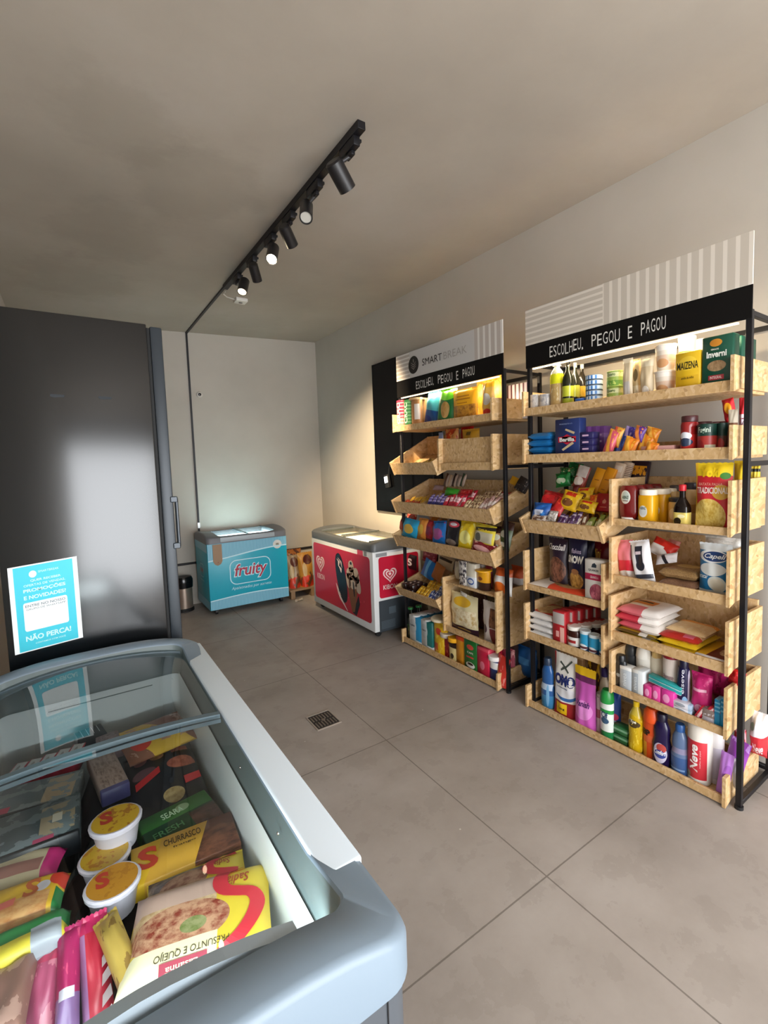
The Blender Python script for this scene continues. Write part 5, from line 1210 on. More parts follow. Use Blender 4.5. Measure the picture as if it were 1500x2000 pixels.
P('bag', 'rice_bag', 'bag', 'red and white rice bag lying high behind the charcoal print bag', (2.3, 1.1902, 1.0149), (0.125, 0.06, 0.0857), (-30, 20, -90), ('#d42c20', (('r', 0, 0, 0.6, 0.55, '#e8e2dc'), ('e', 0.3, 0.2, 0.5, 0.3, '#efeae4'))), {})
P('bag', 'rice_bag', 'bag', 'faded pink bag behind the red and white rice bag', (2.38, 1.1722, 1.0164), (0.0596, 0.05, 0.0664), (-20, 10, -90), ('#d0857c',), {})
P('bag', 'rice_bag', 'bag', 'white bag with a black stripe leaning on the brown lentil bags', (2.24, 1.1223, 0.9937), (0.1045, 0.03, 0.0534), (-38, -16, -90), ('#dcd6d8', (('d', 1, 0.2, 0.45, 0.62, '#1e1a22'),)), {})
P('bag', 'lentil_bag', 'bag', 'upper brown lentil bag with a yellowish label, of the stack of two', (2.19, 1.0438, 0.975), (0.1696, 0.045, 0.2), (-90, 0, -90), ('#9c7a52', (('rf', 0, 0.0, 1, 1, '#a9875a', '#6d4f2e', 40), ('e', 0.5, 0.6, 0.3, 0.2, '#c9b070'))), {})
P('bag', 'lentil_bag', 'bag', 'lower brown lentil bag under the other', (2.18, 1.0407, 0.93), (0.1649, 0.045, 0.2), (-90, 0, -90), ('#7d5a44', (('rf', 0, 0.0, 1, 1, '#8a664e', '#5a3c2a', 40),)), {})
P('bag', 'sugar_bag', 'bag', 'large blue and white sugar bag with swoosh logo', (2.19, 0.8976, 0.8855), (0.1313, 0.07, 0.2252), (0, 0, -90), ('#1f6fa2', (('r', 0, 0.86, 1, 1, '#dde3e6'), ('r', 0, 0, 1, 0.1, '#cfd8dc'), ('e', 0.5, 0.52, 0.38, 0.12, '#e4e8e8'), ('e', 0.62, 0.24, 0.26, 0.16, '#dde2dc'), ('e', 0.62, 0.24, 0.2, 0.12, '#e9e4d2'), ('e', 0.5, 0.76, 0.42, 0.12, '#e9edf0'), ('e', 0.56, 0.76, 0.36, 0.09, '#1c3f7a'))), {'t': [('Capeli', (0.26, 0.71, 0.88, 0.82), '#eef2f6', 0, 0.02, 0.3), ('acucar', (0.08, 0.34, 0.4, 0.4), '#e9f1f4', 0, 0.02, 0.3)]})
P('bag', 'sugar_bag', 'bag', 'clear white bag crumpled at the top behind the blue sugar bag', (2.27, 0.9036, 0.9905), (0.1489, 0.05, 0.1409), (-8, 0, -90), ('#d9d5cf', (('n', 4, 0.55, '#c2bfb9'),)), {})
# ---- nearer rack, bread and spread crate
P('bag', 'flour_bag', 'bag', 'lowest white flour bag of the stack of four', (2.172, 1.8158, 0.477), (.195, .04, .25), (-90, 0, -90), ('#dcdad8', (('n', 3, 0.6, '#bcbcc2'),)), {})
P('bag', 'flour_bag', 'bag', 'second white flour bag from the bottom of the stack', (2.172, 1.8158, 0.514), (.195, .04, .25), (-90, 0, -90), ('#dcdad8', (('n', 3, 0.6, '#bcbcc2'),)), {})
P('bag', 'flour_bag', 'bag', 'third white flour bag from the bottom of the stack', (2.172, 1.8158, 0.551), (.195, .04, .25), (-90, 0, -90), ('#dcdad8', (('n', 3, 0.6, '#bcbcc2'),)), {})
P('bag', 'flour_bag', 'bag', 'top flour bag of the stack, its upper face red with bread picture', (2.172, 1.8158, 0.588), (.195, .04, .25), (-90, 0, -90), ('#cf3a2c', (('ef', 0.45, 0.5, 0.36, 0.34, '#e9cf9a', '#c0925a', 7), ('r', 0, 0, 0.12, 1, '#e6e2de'), ('r', 0, 0, 1, 0.14, '#e2deda'))), {})
P('box', 'biscuit_carton', 'carton', 'front red carton with small square prints, right of the flour stack', (2.175, 1.6747, 0.4405), (0.0835, 0.05, 0.1973), (0, 0, -90), ('#b3242c', (('r', 0.05, 0.62, 0.95, 0.95, '#b8b0ac'), ('r', 0.62, 0.05, 0.95, 0.55, '#d9a89a'))), {'p': [([[(0.3, 0.25), (0.55, 0.25), (0.55, 0.42), (0.3, 0.42)]], '#e3a6a0')], 'n': [(0.055, -0.012, 0.0, 'second red carton, behind the front one'), (0.11, -0.024, 0.0, 'third red carton in the row'), (0.165, -0.036, 0.0, 'fourth red carton in the row'), (0.22, -0.05, 0.0, 'rearmost red carton in the row')]})
P('box', 'rusk_pack', 'pack', 'nearest tan pack lying across the red cartons', (2.2, 1.6429, .4405), (.06, .035, .135), (0, 0, -90), ('#c9a070', (('e', .5, .6, .34, .25, '#e6cfa4'), ('e', .5, .6, .18, .14, '#8a4a2c'), ('r', 0, .88, 1, 1, '#a8322c'))), {})
P('box', 'rusk_pack', 'pack', 'second tan pack lying across the red cartons', (2.26, 1.6183, .4405), (.06, .035, .135), (0, 0, -90), ('#c9a070', (('e', .5, .6, .34, .25, '#e6cfa4'), ('e', .5, .6, .18, .14, '#8a4a2c'), ('r', 0, .88, 1, 1, '#a8322c'))), {})
P('box', 'rusk_pack', 'pack', 'third tan pack lying across the red cartons', (2.32, 1.5933, .4405), (.06, .035, .135), (0, 0, -90), ('#c9a070', (('e', .5, .6, .34, .25, '#e6cfa4'), ('e', .5, .6, .18, .14, '#8a4a2c'), ('r', 0, .88, 1, 1, '#a8322c'))), {})
P('box', 'rusk_pack', 'pack', 'rearmost tan pack lying across the red cartons', (2.38, 1.5679, .4405), (.06, .035, .135), (0, 0, -90), ('#c9a070', (('e', .5, .6, .34, .25, '#e6cfa4'), ('e', .5, .6, .18, .14, '#8a4a2c'), ('r', 0, .88, 1, 1, '#a8322c'))), {})
P('jar', 'spread_jar', 'jar', 'front chocolate spread jar with white lid', (2.175, 1.592, 0.4405), (0.0827, 0.062, 0.1311), (0, 0, -90), ('#3a1a12', (('r', 0, 0.2, 1, 0.62, '#e0dcd8'), ('r', 0.2, 0.34, 0.8, 0.48, '#a02a2c')), 0.2), {'cap': '#efe9e0', 'n': [(0.065, -0.022, 0, 'second chocolate spread jar, behind the front one'), (0.13, -0.044, 0, 'third chocolate spread jar in the row'), (0.195, -0.066, 0, 'rearmost chocolate spread jar in the row')]})
P('can', 'milk_powder_tin', 'tin', 'left one of three small bright blue tins', (2.173, 1.5194, 0.4405), (0.06, 0.055, 0.1258), (0, 0, -90), ('#2a9ac8', (('r', 0, 0.05, 1, 0.35, '#1d3a66'), ('e', 0.5, 0.3, 0.4, 0.14, '#e8eef0'), ('r', 0, 0.86, 1, 1, '#d9e6ea'), ('r', 0.1, 0.24, 0.9, 0.34, '#5a2a34'))), {})
P('can', 'milk_powder_tin', 'tin', 'middle one of three small bright blue tins', (2.173, 1.4651, 0.4405), (0.061, 0.055, 0.1187), (0, 0, -90), ('#2a9ac8', (('r', 0, 0.05, 1, 0.35, '#1d3a66'), ('e', 0.5, 0.3, 0.4, 0.14, '#e8eef0'), ('r', 0, 0.86, 1, 1, '#d9e6ea'), ('r', 0.1, 0.24, 0.9, 0.34, '#5a2a34'))), {})
P('can', 'milk_powder_tin', 'tin', 'right one of three small bright blue tins', (2.173, 1.4096, 0.4405), (0.0441, 0.055, 0.1127), (0, 0, -90), ('#2a9ac8', (('r', 0, 0.05, 1, 0.35, '#1d3a66'), ('e', 0.5, 0.3, 0.4, 0.14, '#e8eef0'), ('r', 0, 0.86, 1, 1, '#d9e6ea'), ('r', 0.1, 0.24, 0.9, 0.34, '#5a2a34'))), {})
P('bag', 'rusk_bag', 'bag', 'beige translucent bag lying behind the blue tins', (2.25, 1.4831, 0.495), (0.0987, 0.055, 0.18), (-90, 0, -90), ('#cdb48a', (('n', 4, 0.55, '#b08a58'),)), {})
# ---- nearer rack, pasta and rice crate
P('bag', 'spaghetti_packet', 'packet', 'lying yellow spaghetti packet at the very bottom left', (2.175, 1.2231, 0.619), (.20, .024, .27), (-90, 0, -90), ('#cfae30', (('s', 'v', 7, .4, '#5c4a20'), ('r', .6, 0, .8, 1, '#d8d2c8'))), {})
P('bag', 'spaghetti_packet', 'packet', 'yellow spaghetti packet second from the bottom left', (2.175, 1.2331, 0.643), (.20, .024, .27), (-90, 0, -90), ('#b8962a', (('s', 'v', 7, .4, '#5c4a20'), ('r', .6, 0, .8, 1, '#d8d2c8'))), {})
P('bag', 'rice_bag', 'bag', 'lower pink and white rice bag of the left pile', (2.18, 1.2184, 0.681), (.215, .04, .24), (-90, 0, -92), ('#cf5a6a', (('r', 0.55, 0, 1, 1, '#ece6e0'),)), {})
P('bag', 'rice_bag', 'bag', 'middle red and white rice bag of the left pile', (2.18, 1.2284, 0.717), (.215, .04, .24), (-90, 0, -88), ('#c8384a', (('r', 0.55, 0, 1, 1, '#ece6e0'),)), {})
P('bag', 'rice_bag', 'bag', 'top white and orange rice bag of the left pile', (2.18, 1.2224, 0.753), (.215, .04, .24), (-90, 0, -90), ('#e9ddd0', (('r', 0.1, 0.45, 0.6, 0.75, '#d9822c'), ('r', 0.15, 0.62, 0.5, 0.7, '#2a201c'), ('r', 0, 0, 1, 0.3, '#d8707a'), ('r', 0.6, 0, 1, 1, '#efeae6'))), {})
P('bag', 'popcorn_bag', 'bag', 'small tan speckled packet between the rice pile and yellow packets', (2.23, 1.1524, 0.6273), (0.0982, 0.03, 0.0652), (-50, 0, -90), ('#cdb08a', (('rf', 0, 0, 1, 1, '#d9c09a', '#9c6a3c', 14), ('e', 0.6, 0.6, 0.14, 0.2, '#b83a34'))), {})
P('bag', 'pasta_packet', 'packet', 'lower yellow pasta packet of the middle pile', (2.173, 1.0325, 0.625), (.175, .032, 0.25), (-90, 0, -90), ('#d8b41c', (('n', 4, 0.6, '#b8921a'),)), {})
P('bag', 'pasta_packet', 'packet', 'second yellow pasta packet of the middle pile', (2.176, 1.0375, 0.653), (.175, .032, 0.25), (-90, 0, -91), ('#dcb81e', (('n', 4, 0.6, '#c8a020'),)), {})
P('bag', 'pasta_packet', 'packet', 'red and cream pasta packet on the middle pile', (2.185, 1.0325, 0.679), (.175, .032, 0.22), (-90, 0, -88), ('#e2c09a', (('r', 0, 0, 1, 0.22, '#b82a24'), ('r', 0.6, 0.05, 0.85, 0.2, '#d0607a'), ('ef', 0.45, 0.65, 0.4, 0.25, '#e8cba0', '#d8a070', 9))), {})
P('bag', 'pasta_packet', 'packet', 'top cream and orange pasta packet of the middle pile', (2.24, 1.0285, 0.695), (.175, .032, 0.17), (-90, 0, -90), ('#dfbf8e', (('r', 0, 0.7, 1, 0.9, '#d98a2c'), ('n', 6, 0.58, '#e8d0a8'))), {})
P('box', 'chocolate_slab', 'slab', 'lower flat yellow and brown chocolate slab at the right end', (2.172, 0.886, 0.611), (.125, .015, .22), (-90, 0, -90), ('#6d2a1c', (('r', 0, 0, .3, 1, '#e6b82c'), ('ef', .7, .5, .22, .25, '#d9c09a', '#8a5a3a', 8), ('r', 0, 0, 1, .06, '#e0dada'))), {})
P('box', 'chocolate_slab', 'slab', 'upper flat yellow and brown chocolate slab at the right end', (2.172, 0.89, 0.627), (.125, .015, .22), (-90, 0, -92), ('#6d2a1c', (('r', 0, 0, .3, 1, '#e6b82c'), ('ef', .7, .5, .22, .25, '#d9c09a', '#8a5a3a', 8), ('r', 0, 0, 1, .06, '#e0dada'))), {})
# ---- nearer rack, shampoo crate
P('shampoo', 'shampoo_bottle', 'bottle', 'black shampoo bottle at the front left corner of the soap crate', (2.175, 1.3084, 0.3235), (0.0633, 0.04, 0.1745), (0, 0, -90), ('#1f2124', (('e', 0.4, 0.5, 0.2, 0.06, '#8e9496'),), 0.25), {'cap': '#17181a'})
P('talc', 'shampoo_bottle', 'bottle', 'charcoal rounded bottle behind the black shampoo', (2.26, 1.3063, 0.3235), (0.0634, 0.05, 0.2089), (0, 0, -90), ('#3a3d40', (('r', 0, 0.2, 1, 0.5, '#4a4e50'),), 0.25), {'cap': '#33373a'})
P('talc', 'conditioner_bottle', 'bottle', 'white rounded bottle with small dark emblem', (2.25, 1.2375, 0.3235), (0.0736, 0.05, 0.2192), (0, 0, -90), ('#e4e0d6', (('e', 0.5, 0.42, 0.16, 0.08, '#2c3238'), ('r', 0.3, 0.66, 0.7, 0.68, '#9a9a92'))), {'cap': '#eae6dc'})
P('shampoo', 'conditioner_bottle', 'bottle', 'cream bottle with a small brown square, right of the rounded white one', (2.26, 1.177, 0.3235), (0.063, 0.05, 0.2171), (0, 0, -90), ('#e6dcc6', (('r', 0.2, 0.25, 0.7, 0.42, '#6a5a48'),)), {'cap': '#e2c07a'})
P('canister', 'lotion_tube', 'tube', 'white lotion bottle with maroon cap', (2.22, 1.0909, 0.3235), (0.0684, 0.055, 0.2348), (0, 0, -90), ('#dccfc6', (('e', 0.5, 0.3, 0.22, 0.12, '#6d2028'), ('r', 0.2, 0.55, 0.8, 0.62, '#b09a98'))), {'cap': '#8a1a24', 't': [('Pantene', (0.15, 0.5, 0.85, 0.6), '#8d6a6a', 0, 0, 0.3)]})
P('shampoo', 'shampoo_bottle', 'bottle', 'navy bottle with vertical white lettering', (2.2, 1.0211, 0.3235), (0.0559, 0.05, 0.2385), (0, 0, -90), ('#1c1a44', (('e', 0.75, 0.2, 0.2, 0.16, '#8ab4d8'), ('r', 0.92, 0, 1, 1, '#cfc8dc')), 0.25), {'cap': '#1a1838', 't': [('elseve', (0.45, 0.35, 0.72, 0.82), '#d9d9e8', 90, 0.01)]})
P('box', 'soap_box', 'box', 'left one of two white and grey upright boxes', (2.173, 1.2744, 0.3235), (0.0619, 0.05, 0.1284), (0, 0, -90), ('#b7bfc6', (('r', 0, 0.88, 1, 1, '#e4e4e0'),)), {'t': [('nivea', (0.25, 0.25, 0.6, 0.75), '#e9eef0', 90, 0.0)]})
P('box', 'soap_box', 'box', 'right one of two white and grey upright boxes', (2.173, 1.2124, 0.3235), (0.0567, 0.07, 0.1317), (0, 0, -90), ('#b2bcc4', (('r', 0, 0.88, 1, 1, '#e4e4e0'), ('r', 0.55, 0, 1, 1, '#d5d9da'))), {'t': [('nivea', (0.15, 0.25, 0.45, 0.75), '#e9eef0', 90, 0.0)]})
P('box', 'soap_box', 'box', 'left one of three bright pink soap boxes', (2.173, 1.1625, 0.3235), (0.0423, 0.05, 0.0733), (0, 0, -90), ('#d8408a', (('e', 0.45, 0.55, 0.25, 0.25, '#f0a0cc'), ('r', 0, 0, 0.12, 1, '#b82a78'))), {})
P('box', 'soap_box', 'box', 'middle one of three bright pink soap boxes', (2.173, 1.122, 0.3235), (0.0435, 0.05, 0.0811), (0, 0, -90), ('#e0489a', (('e', 0.45, 0.55, 0.25, 0.25, '#f0a0cc'), ('r', 0, 0, 0.12, 1, '#b82a78'))), {})
P('box', 'soap_box', 'box', 'right one of three bright pink soap boxes, widest', (2.173, 1.0711, 0.3235), (0.0628, 0.05, 0.0833), (0, 0, -90), ('#d93a9a', (('e', 0.45, 0.55, 0.25, 0.25, '#f0a0cc'), ('r', 0, 0, 0.12, 1, '#b82a78'))), {})
P('box', 'toothpaste_box', 'box', 'lower teal toothpaste box lying on the pink soaps', (2.19, 1.0927, 0.406), (.15, .035, .017), (0, 6, -90), ('#2a9c9c', (('r', 0, .0, 1, .2, '#d8ecea'),)), {})
P('box', 'toothpaste_box', 'box', 'upper teal toothpaste box lying on the pink soaps', (2.19, 1.0927, 0.424), (.15, .035, .017), (0, 6, -90), ('#2a9c9c', (('r', 0, .0, 1, .2, '#d8ecea'),)), {})
P('bag', 'pads_pack', 'pack', 'front magenta pads pack with white swirl', (2.19, 0.9426, 0.3235), (0.0891, 0.07, 0.1976), (0, 0, -90), ('#c2206e', (('e', 0.55, 0.2, 0.3, 0.12, '#e8a8c4'), ('n', 4, 0.6, '#e0488c'), ('r', 0.2, 0.62, 0.8, 0.68, '#f0b4cc'))), {})
P('bag', 'pads_pack', 'pack', 'upper magenta pads pack lying at the back', (2.28, 0.9432, 0.4005), (0.1231, 0.08, 0.1349), (0, 0, -90), ('#cc2a78', (('n', 4, 0.56, '#9a1450'),)), {})
P('bag', 'pads_pack', 'pack', 'dark magenta pads pack at the back right corner', (2.34, 0.9191, 0.3235), (0.0799, 0.07, 0.1668), (0, 0, -90), ('#9c1450', (('n', 3, 0.55, '#c42a72'),)), {})
P('bag', 'red_pack', 'pack', 'glossy red pack bulging over the near side board of the soap crate', (2.22, 0.8236, 0.506), (0.0613, 0.07, 0.0668), (0, 10, -90), ('#c8141c', (('n', 4, 0.6, '#e84848'),)), {})
P('box', 'soap_case', 'case', 'lower white soap case of the small stack', (2.174, 1.008, 0.3235), (.085, .06, .026), (0, 0, -90), ('#dcdde6', (('e', .45, .55, .25, .3, '#9aa0ac'), ('r', .85, 0, 1, 1, '#a9c0d8'))), {})
P('box', 'soap_case', 'case', 'upper white soap case with grey oval', (2.174, 1.0083, 0.3505), (.085, .06, .026), (0, 0, -90), ('#dcdde6', (('e', .45, .55, .25, .3, '#9aa0ac'), ('r', .85, 0, 1, 1, '#a9c0d8'))), {})
P('box', 'toothpaste_box', 'box', 'left red and white toothpaste carton leaning', (2.176, 0.9475, 0.3235), (0.0257, 0.03, 0.0738), (0, 28, -90), ('#c8283c', (('d', 1, 0, 0.45, 0.7, '#eec8cc'),)), {'t': [('Colgate', (0.25, 0.1, 0.6, 0.9), '#f4e4e4', 90, 0.02)]})
P('box', 'toothpaste_box', 'box', 'middle red and white toothpaste carton leaning', (2.176, 0.9234, 0.3235), (0.0262, 0.03, 0.0883), (0, 30, -90), ('#c8283c', (('d', 1, 0, 0.45, 0.7, '#eec8cc'),)), {'t': [('Colgate', (0.25, 0.1, 0.6, 0.9), '#f4e4e4', 90, 0.02)]})
P('box', 'toothpaste_box', 'box', 'right pale red toothpaste carton leaning', (2.176, 0.9069, 0.3235), (0.0221, 0.03, 0.095), (0, 34, -90), ('#c8283c', (('d', 1, 0, 0.45, 0.7, '#eec8cc'),)), {'t': [('Colgate', (0.25, 0.1, 0.6, 0.9), '#f4e4e4', 90, 0.02)]})
P('box', 'clear_pack', 'pack', 'small clear and grey pack beside the blue pens', (2.174, 0.8963, 0.3235), (0.0468, 0.05, 0.0677), (0, 0, -90), ('#b9b5c0', (('r', 0, 0.5, 1, 1, '#8d7a74'), ('n', 4, 0.6, '#dcd8dc'))), {})
P('box', 'toothbrush_pack', 'pack', 'left bright blue toothbrush pack standing at the right end', (2.174, 0.8604, 0.3235), (0.0217, 0.05, 0.1256), (0, 0, -90), ('#1f8cc0', (('s', 'v', 7, 0.4, '#7cc4e4'), ('r', 0, 0, 1, 0.5, '#2496cc'))), {})
P('box', 'toothbrush_pack', 'pack', 'right bright blue toothbrush pack standing at the right end', (2.174, 0.836, 0.3235), (0.0232, 0.05, 0.1376), (0, 0, -90), ('#1f8cc0', (('s', 'v', 7, 0.4, '#7cc4e4'), ('r', 0, 0, 1, 0.5, '#2496cc'))), {})
# ---- nearer rack, lowest crate
P('softener', 'floor_cleaner_bottle', 'bottle', 'translucent blue cleaner bottle at the far left of the lowest crate', (2.19, 1.7873, 0.0235), (0.0901, 0.06, 0.2983), (0, 0, -90), ('#2c5c98', (('r', 0.05, 0.42, 0.95, 0.56, '#b9cde4'), ('r', 0, 0, 1, 0.3, '#3f86b8'), ('e', 0.7, 0.3, 0.1, 0.25, '#7cb0d8')), 0.15), {'cap': '#23354e'})
P('pouch', 'detergent_bag', 'bag', 'large red and white washing powder bag with big blue letters', (2.19, 1.664, 0.0235), (0.1499, 0.07, 0.3539), (0, 0, -90), ('#e9e6e0', (('r', 0, 0, 1, 0.24, '#a02028'), ('r', 0, 0, 0.07, 1, '#a8242c'), ('e', 0.6, 0.36, 0.42, 0.1, '#3a6fae'), ('e', 0.55, 0.4, 0.46, 0.09, '#e6e6ea'), ('r', 0.2, 0.04, 0.68, 0.21, '#f0c41c'))), {'t': [('OMO', (0.1, 0.5, 0.95, 0.68), '#1c2c70', 0, 0.06), ('LAVAGEM', (0.2, 0.455, 0.7, 0.475), '#2c3c70'), ('1,6kg', (0.3, 0.1, 0.6, 0.15), '#2a2a20')], 'p': [([[(0.3, 0.86), (0.34, 0.89), (0.55, 0.82), (0.8, 0.94), (0.84, 0.92), (0.6, 0.8), (0.72, 0.74), (0.68, 0.72), (0.53, 0.78), (0.38, 0.73), (0.36, 0.76), (0.48, 0.81)]], '#48504a')]})
P('box', 'brown_paper_pack', 'pack', 'brown paper pack peeking out behind the washing powder bag', (2.3, 1.6841, 0.1005), (0.1547, 0.06, 0.2653), (0, 0, -90), ('#b78a5a', (('r', 0, 0.9, 1, 1, '#d8b07c'),)), {})
P('pouch', 'laundry_pouch', 'pouch', 'pink stain remover pouch with yellow top', (2.175, 1.523, 0.0235), (0.1309, 0.06, 0.3292), (0, 0, -90), ('#c95ab4', (('r', 0, 0.86, 1, 1, '#e6b81c'), ('r', 0, 0.76, 1, 0.86, '#6a2a5c'), ('e', 0.5, 0.3, 0.4, 0.16, '#e08ad0'))), {'t': [('Vanish', (0.2, 0.36, 0.8, 0.46), '#4a1a66', 0, 0.02, 0.3)]})
P('pouch', 'laundry_pouch', 'pouch', 'brown pouch with yellow marks behind the pink pouch', (2.27, 1.536, 0.0235), (0.0805, 0.06, 0.3323), (0, 0, -90), ('#5a3620', (('n', 4, 0.55, '#d8a41c'),)), {})
P('flask', 'softener_bottle', 'bottle', 'cream bottle with purple cap behind the green capped bottle', (2.24, 1.4535, 0.0235), (0.0825, 0.07, 0.3343), (0, 0, -90), ('#d2bfa4', (('r', 0, 0.3, 1, 0.5, '#c4b29c'),), 0.35), {'cap': '#3a2a72'})
P('canister', 'wipes_tub', 'tub', 'white and pink bottle half hidden behind the green capped one', (2.21, 1.4505, 0.0235), (0.0489, 0.06, 0.2055), (0, 0, -90), ('#d9c8cc', (('r', 0, 0.4, 1, 0.65, '#b0606e'),)), {'cap': '#d8d0c8'})
P('talc', 'cleaner_bottle', 'bottle', 'white bottle with bright green cap and green base', (2.173, 1.3893, 0.0235), (0.0733, 0.05, 0.2661), (0, 0, -90), ('#e6ebe6', (('r', 0, 0, 1, 0.22, '#1c7a42'), ('r', 0, 0.7, 1, 0.8, '#2c9a48'), ('e', 0.5, 0.5, 0.3, 0.08, '#3a5a7a'))), {'cap': '#1f8a3c', 't': [('Cif', (0.25, 0.44, 0.75, 0.56), '#24406a', 0, 0.03)]})
P('bag', 'detergent_bag', 'bag', 'blue bag with a red mark behind the green capped bottle', (2.24, 1.386, 0.0235), (0.0703, 0.05, 0.2408), (0, 0, -90), ('#1d3f86', (('e', 0.6, 0.42, 0.3, 0.08, '#c8305a'), ('e', 0.6, 0.25, 0.3, 0.1, '#c9d4e6'))), {})
P('box', 'sponge_pack', 'pack', 'lower green scouring sponge pack', (2.20, 1.3212, 0.0235), (.085, .06, .042), (0, 0, -90), ('#2c6a3c', (('r', 0, .55, 1, .8, '#7aa884'), ('r', 0, 0, 1, .2, '#1c4a2a'))), {})
P('box', 'sponge_pack', 'pack', 'upper green scouring sponge pack', (2.20, 1.3214, 0.0665), (.085, .06, .042), (0, 0, -90), ('#2c6a3c', (('r', 0, .55, 1, .8, '#7aa884'), ('r', 0, 0, 1, .2, '#1c4a2a'))), {})
P('pet', 'cooking_oil_bottle', 'bottle', 'clear bottle of yellow dish soap with an oval label', (2.18, 1.2389, 0.0235), (0.0741, 0.065, 0.2561), (0, 0, -90), ('#c8a414', (('e', 0.5, 0.62, 0.42, 0.08, '#4a3a1a'), ('n', 6, 0.6, '#e0c43a'), ('r', 0, 0.8, 1, 1, '#c9b040')), 0.1), {'cap': '#e8c41c', 't': [('Ype', (0.3, 0.58, 0.72, 0.66), '#f0ead0', 0, 0.03)]})
P('talc', 'bleach_bottle', 'bottle', 'bright orange bottle with black letters and yellow foot', (2.19, 1.1619, 0.0235), (0.0852, 0.06, 0.2534), (0, 0, -90), ('#e0521c', (('r', 0, 0, 0.35, 0.42, '#e8a83a'), ('r', 0, 0.44, 0.75, 0.62, '#e86a3a'))), {'cap': '#e0521c', 't': [('BP', (0.1, 0.46, 0.55, 0.58), '#1c1412', 0, 0.05)]})
P('softener', 'softener_bottle', 'bottle', 'dark purple fabric softener bottle with white oval label', (2.173, 1.1075, 0.0235), (0.0891, 0.065, 0.2519), (0, 0, -90), ('#1f1440', (('e', 0.55, 0.3, 0.34, 0.22, '#c9c4dc'), ('e', 0.62, 0.42, 0.24, 0.09, '#b84a44'), ('e', 0.55, 0.28, 0.3, 0.09, '#3a4a9a')), 0.2), {'cap': '#17102c', 't': [('Comfort', (0.28, 0.24, 0.85, 0.33), '#f0f0f6', 0, 0.03, 0.3)]})
P('softener', 'alcohol_bottle', 'bottle', 'grey-blue cleaner bottle with blue cap, left of the paper towels', (2.173, 1.024, 0.0235), (0.0769, 0.062, 0.2366), (0, 0, -90), ('#5f7498', (('r', 0, 0, 1, 0.42, '#3c5a8c'), ('r', 0, 0.5, 1, 0.62, '#8e8aa8'), ('r', 0.1, 0.12, 0.9, 0.16, '#7a98c0')), 0.2), {'cap': '#2c5a9a'})
# paper towel rolls in their wrapper, then the rest of the near end
P('roll', 'paper_towel_roll', 'roll', 'large paper towel roll with red wrapper and white script', (2.175, 0.9468, 0.0235), (0.0979, 0.11, 0.2704), (0, 0, -90), ('#e6e0d6', (('r', 0.06, 0.1, 0.92, 0.74, '#c9303c'), ('e', 0.2, 0.14, 0.1, 0.05, '#a8a078'))), {'t': [('Neve', (0.28, 0.22, 0.62, 0.68), '#f4eeea', 90, 0.03, 0.2), ('toalhas de papel', (0.68, 0.3, 0.74, 0.6), '#e8c8c4', 90, 0)]})
P('roll', 'paper_towel_roll', 'roll', 'second paper towel roll, white side showing, right of the red wrapped one', (2.24, 0.8991, 0.0235), (0.062, 0.1, 0.2401), (0, 0, -90), ('#e0dcdc', (('r', 0.5, 0.1, 1, 0.7, '#c6c0cc'),)), {})
P('pouch', 'hair_gel_pouch', 'pouch', 'lilac pouch with white foot beside the paper towels', (2.172, 0.8426, 0.0235), (0.051, 0.04, 0.2001), (0, 6, -90), ('#b277c8', (('r', 0, 0, 1, 0.05, '#f0c8b8'), ('e', 0.7, 0.55, 0.3, 0.2, '#9a5cb4'))), {})
P('pouch', 'hair_gel_pouch', 'pouch', 'purple pouch leaning behind the lilac one', (2.24, 0.8409, 0.0605), (0.0789, 0.05, 0.2071), (0, 12, -90), ('#8a3f9c', (('n', 4, 0.58, '#b88ad0'), ('r', 0, 0, 1, 0.3, '#a06ab8'))), {})
P('bag', 'white_bag', 'bag', 'white bag with a small black mark at the near end of the lowest crate', (2.21, 0.8104, 0.0555), (0.0499, 0.05, 0.133), (0, 0, -90), ('#d8d6dc', (('e', 0.3, 0.5, 0.12, 0.08, '#2a2a30'),)), {})
P('bag', 'toilet_paper_pack', 'pack', 'red and white toilet roll pack seen past the near post of the nearer rack', (2.38, 0.7894, 0.1375), (0.0674, 0.1, 0.2005), (0, 0, -90), ('#d8d8dc', (('r', 0, 0, 1, 0.5, '#c9303a'), ('e', 0.3, 0.7, 0.16, 0.08, '#9ab0a8'))), {'t': [('Neve', (0.3, 0.1, 0.85, 0.35), '#eee4e2', 0, 0.02, 0.3)]})
P('bag', 'toilet_paper_pack', 'pack', 'red bag behind the purple pouch in the lowest crate', (2.34, 0.8458, 0.0235), (0.0481, 0.08, 0.2327), (0, 0, -90), ('#b8283a', (('n', 4, 0.56, '#e0a0a8'),)), {})
# ---- farther rack, top crate
P('can', 'snack_tube', 'tube', 'slim red snack tin at the far left of the farther top crate', (2.18, 3.2171, 1.7575), (0.0954, 0.045, 0.2353), (0, 0, -90), ('#c03048', (('r', 0, 0, 1, 0.4, '#d07a70'), ('s', 'v', 9, 0.3, '#e0a0a0'))), {'t': [('CRAC', (0.25, 0.2, 0.7, 0.9), '#f0d8d0', 90, 0.02)]})
P('can', 'snack_tube', 'tube', 'slim green snack tin beside the red one', (2.18, 3.1164, 1.7575), (0.0914, 0.045, 0.2272), (0, 0, -90), ('#2f6a40', (('s', 'v', 9, 0.3, '#6a9a70'),)), {'t': [('CRAC', (0.25, 0.2, 0.7, 0.9), '#d8e8d0', 90, 0.02)]})
P('canister', 'glass_jar', 'jar', 'tall tan jar with a white label, right of the green tin', (2.18, 3.0131, 1.7575), (0.1143, 0.07, 0.2302), (0, 0, -90), ('#a8794e', (('r', 0.6, 0.3, 0.95, 0.85, '#d8cfc8'),), 0.2), {'cap': '#c9a070'})
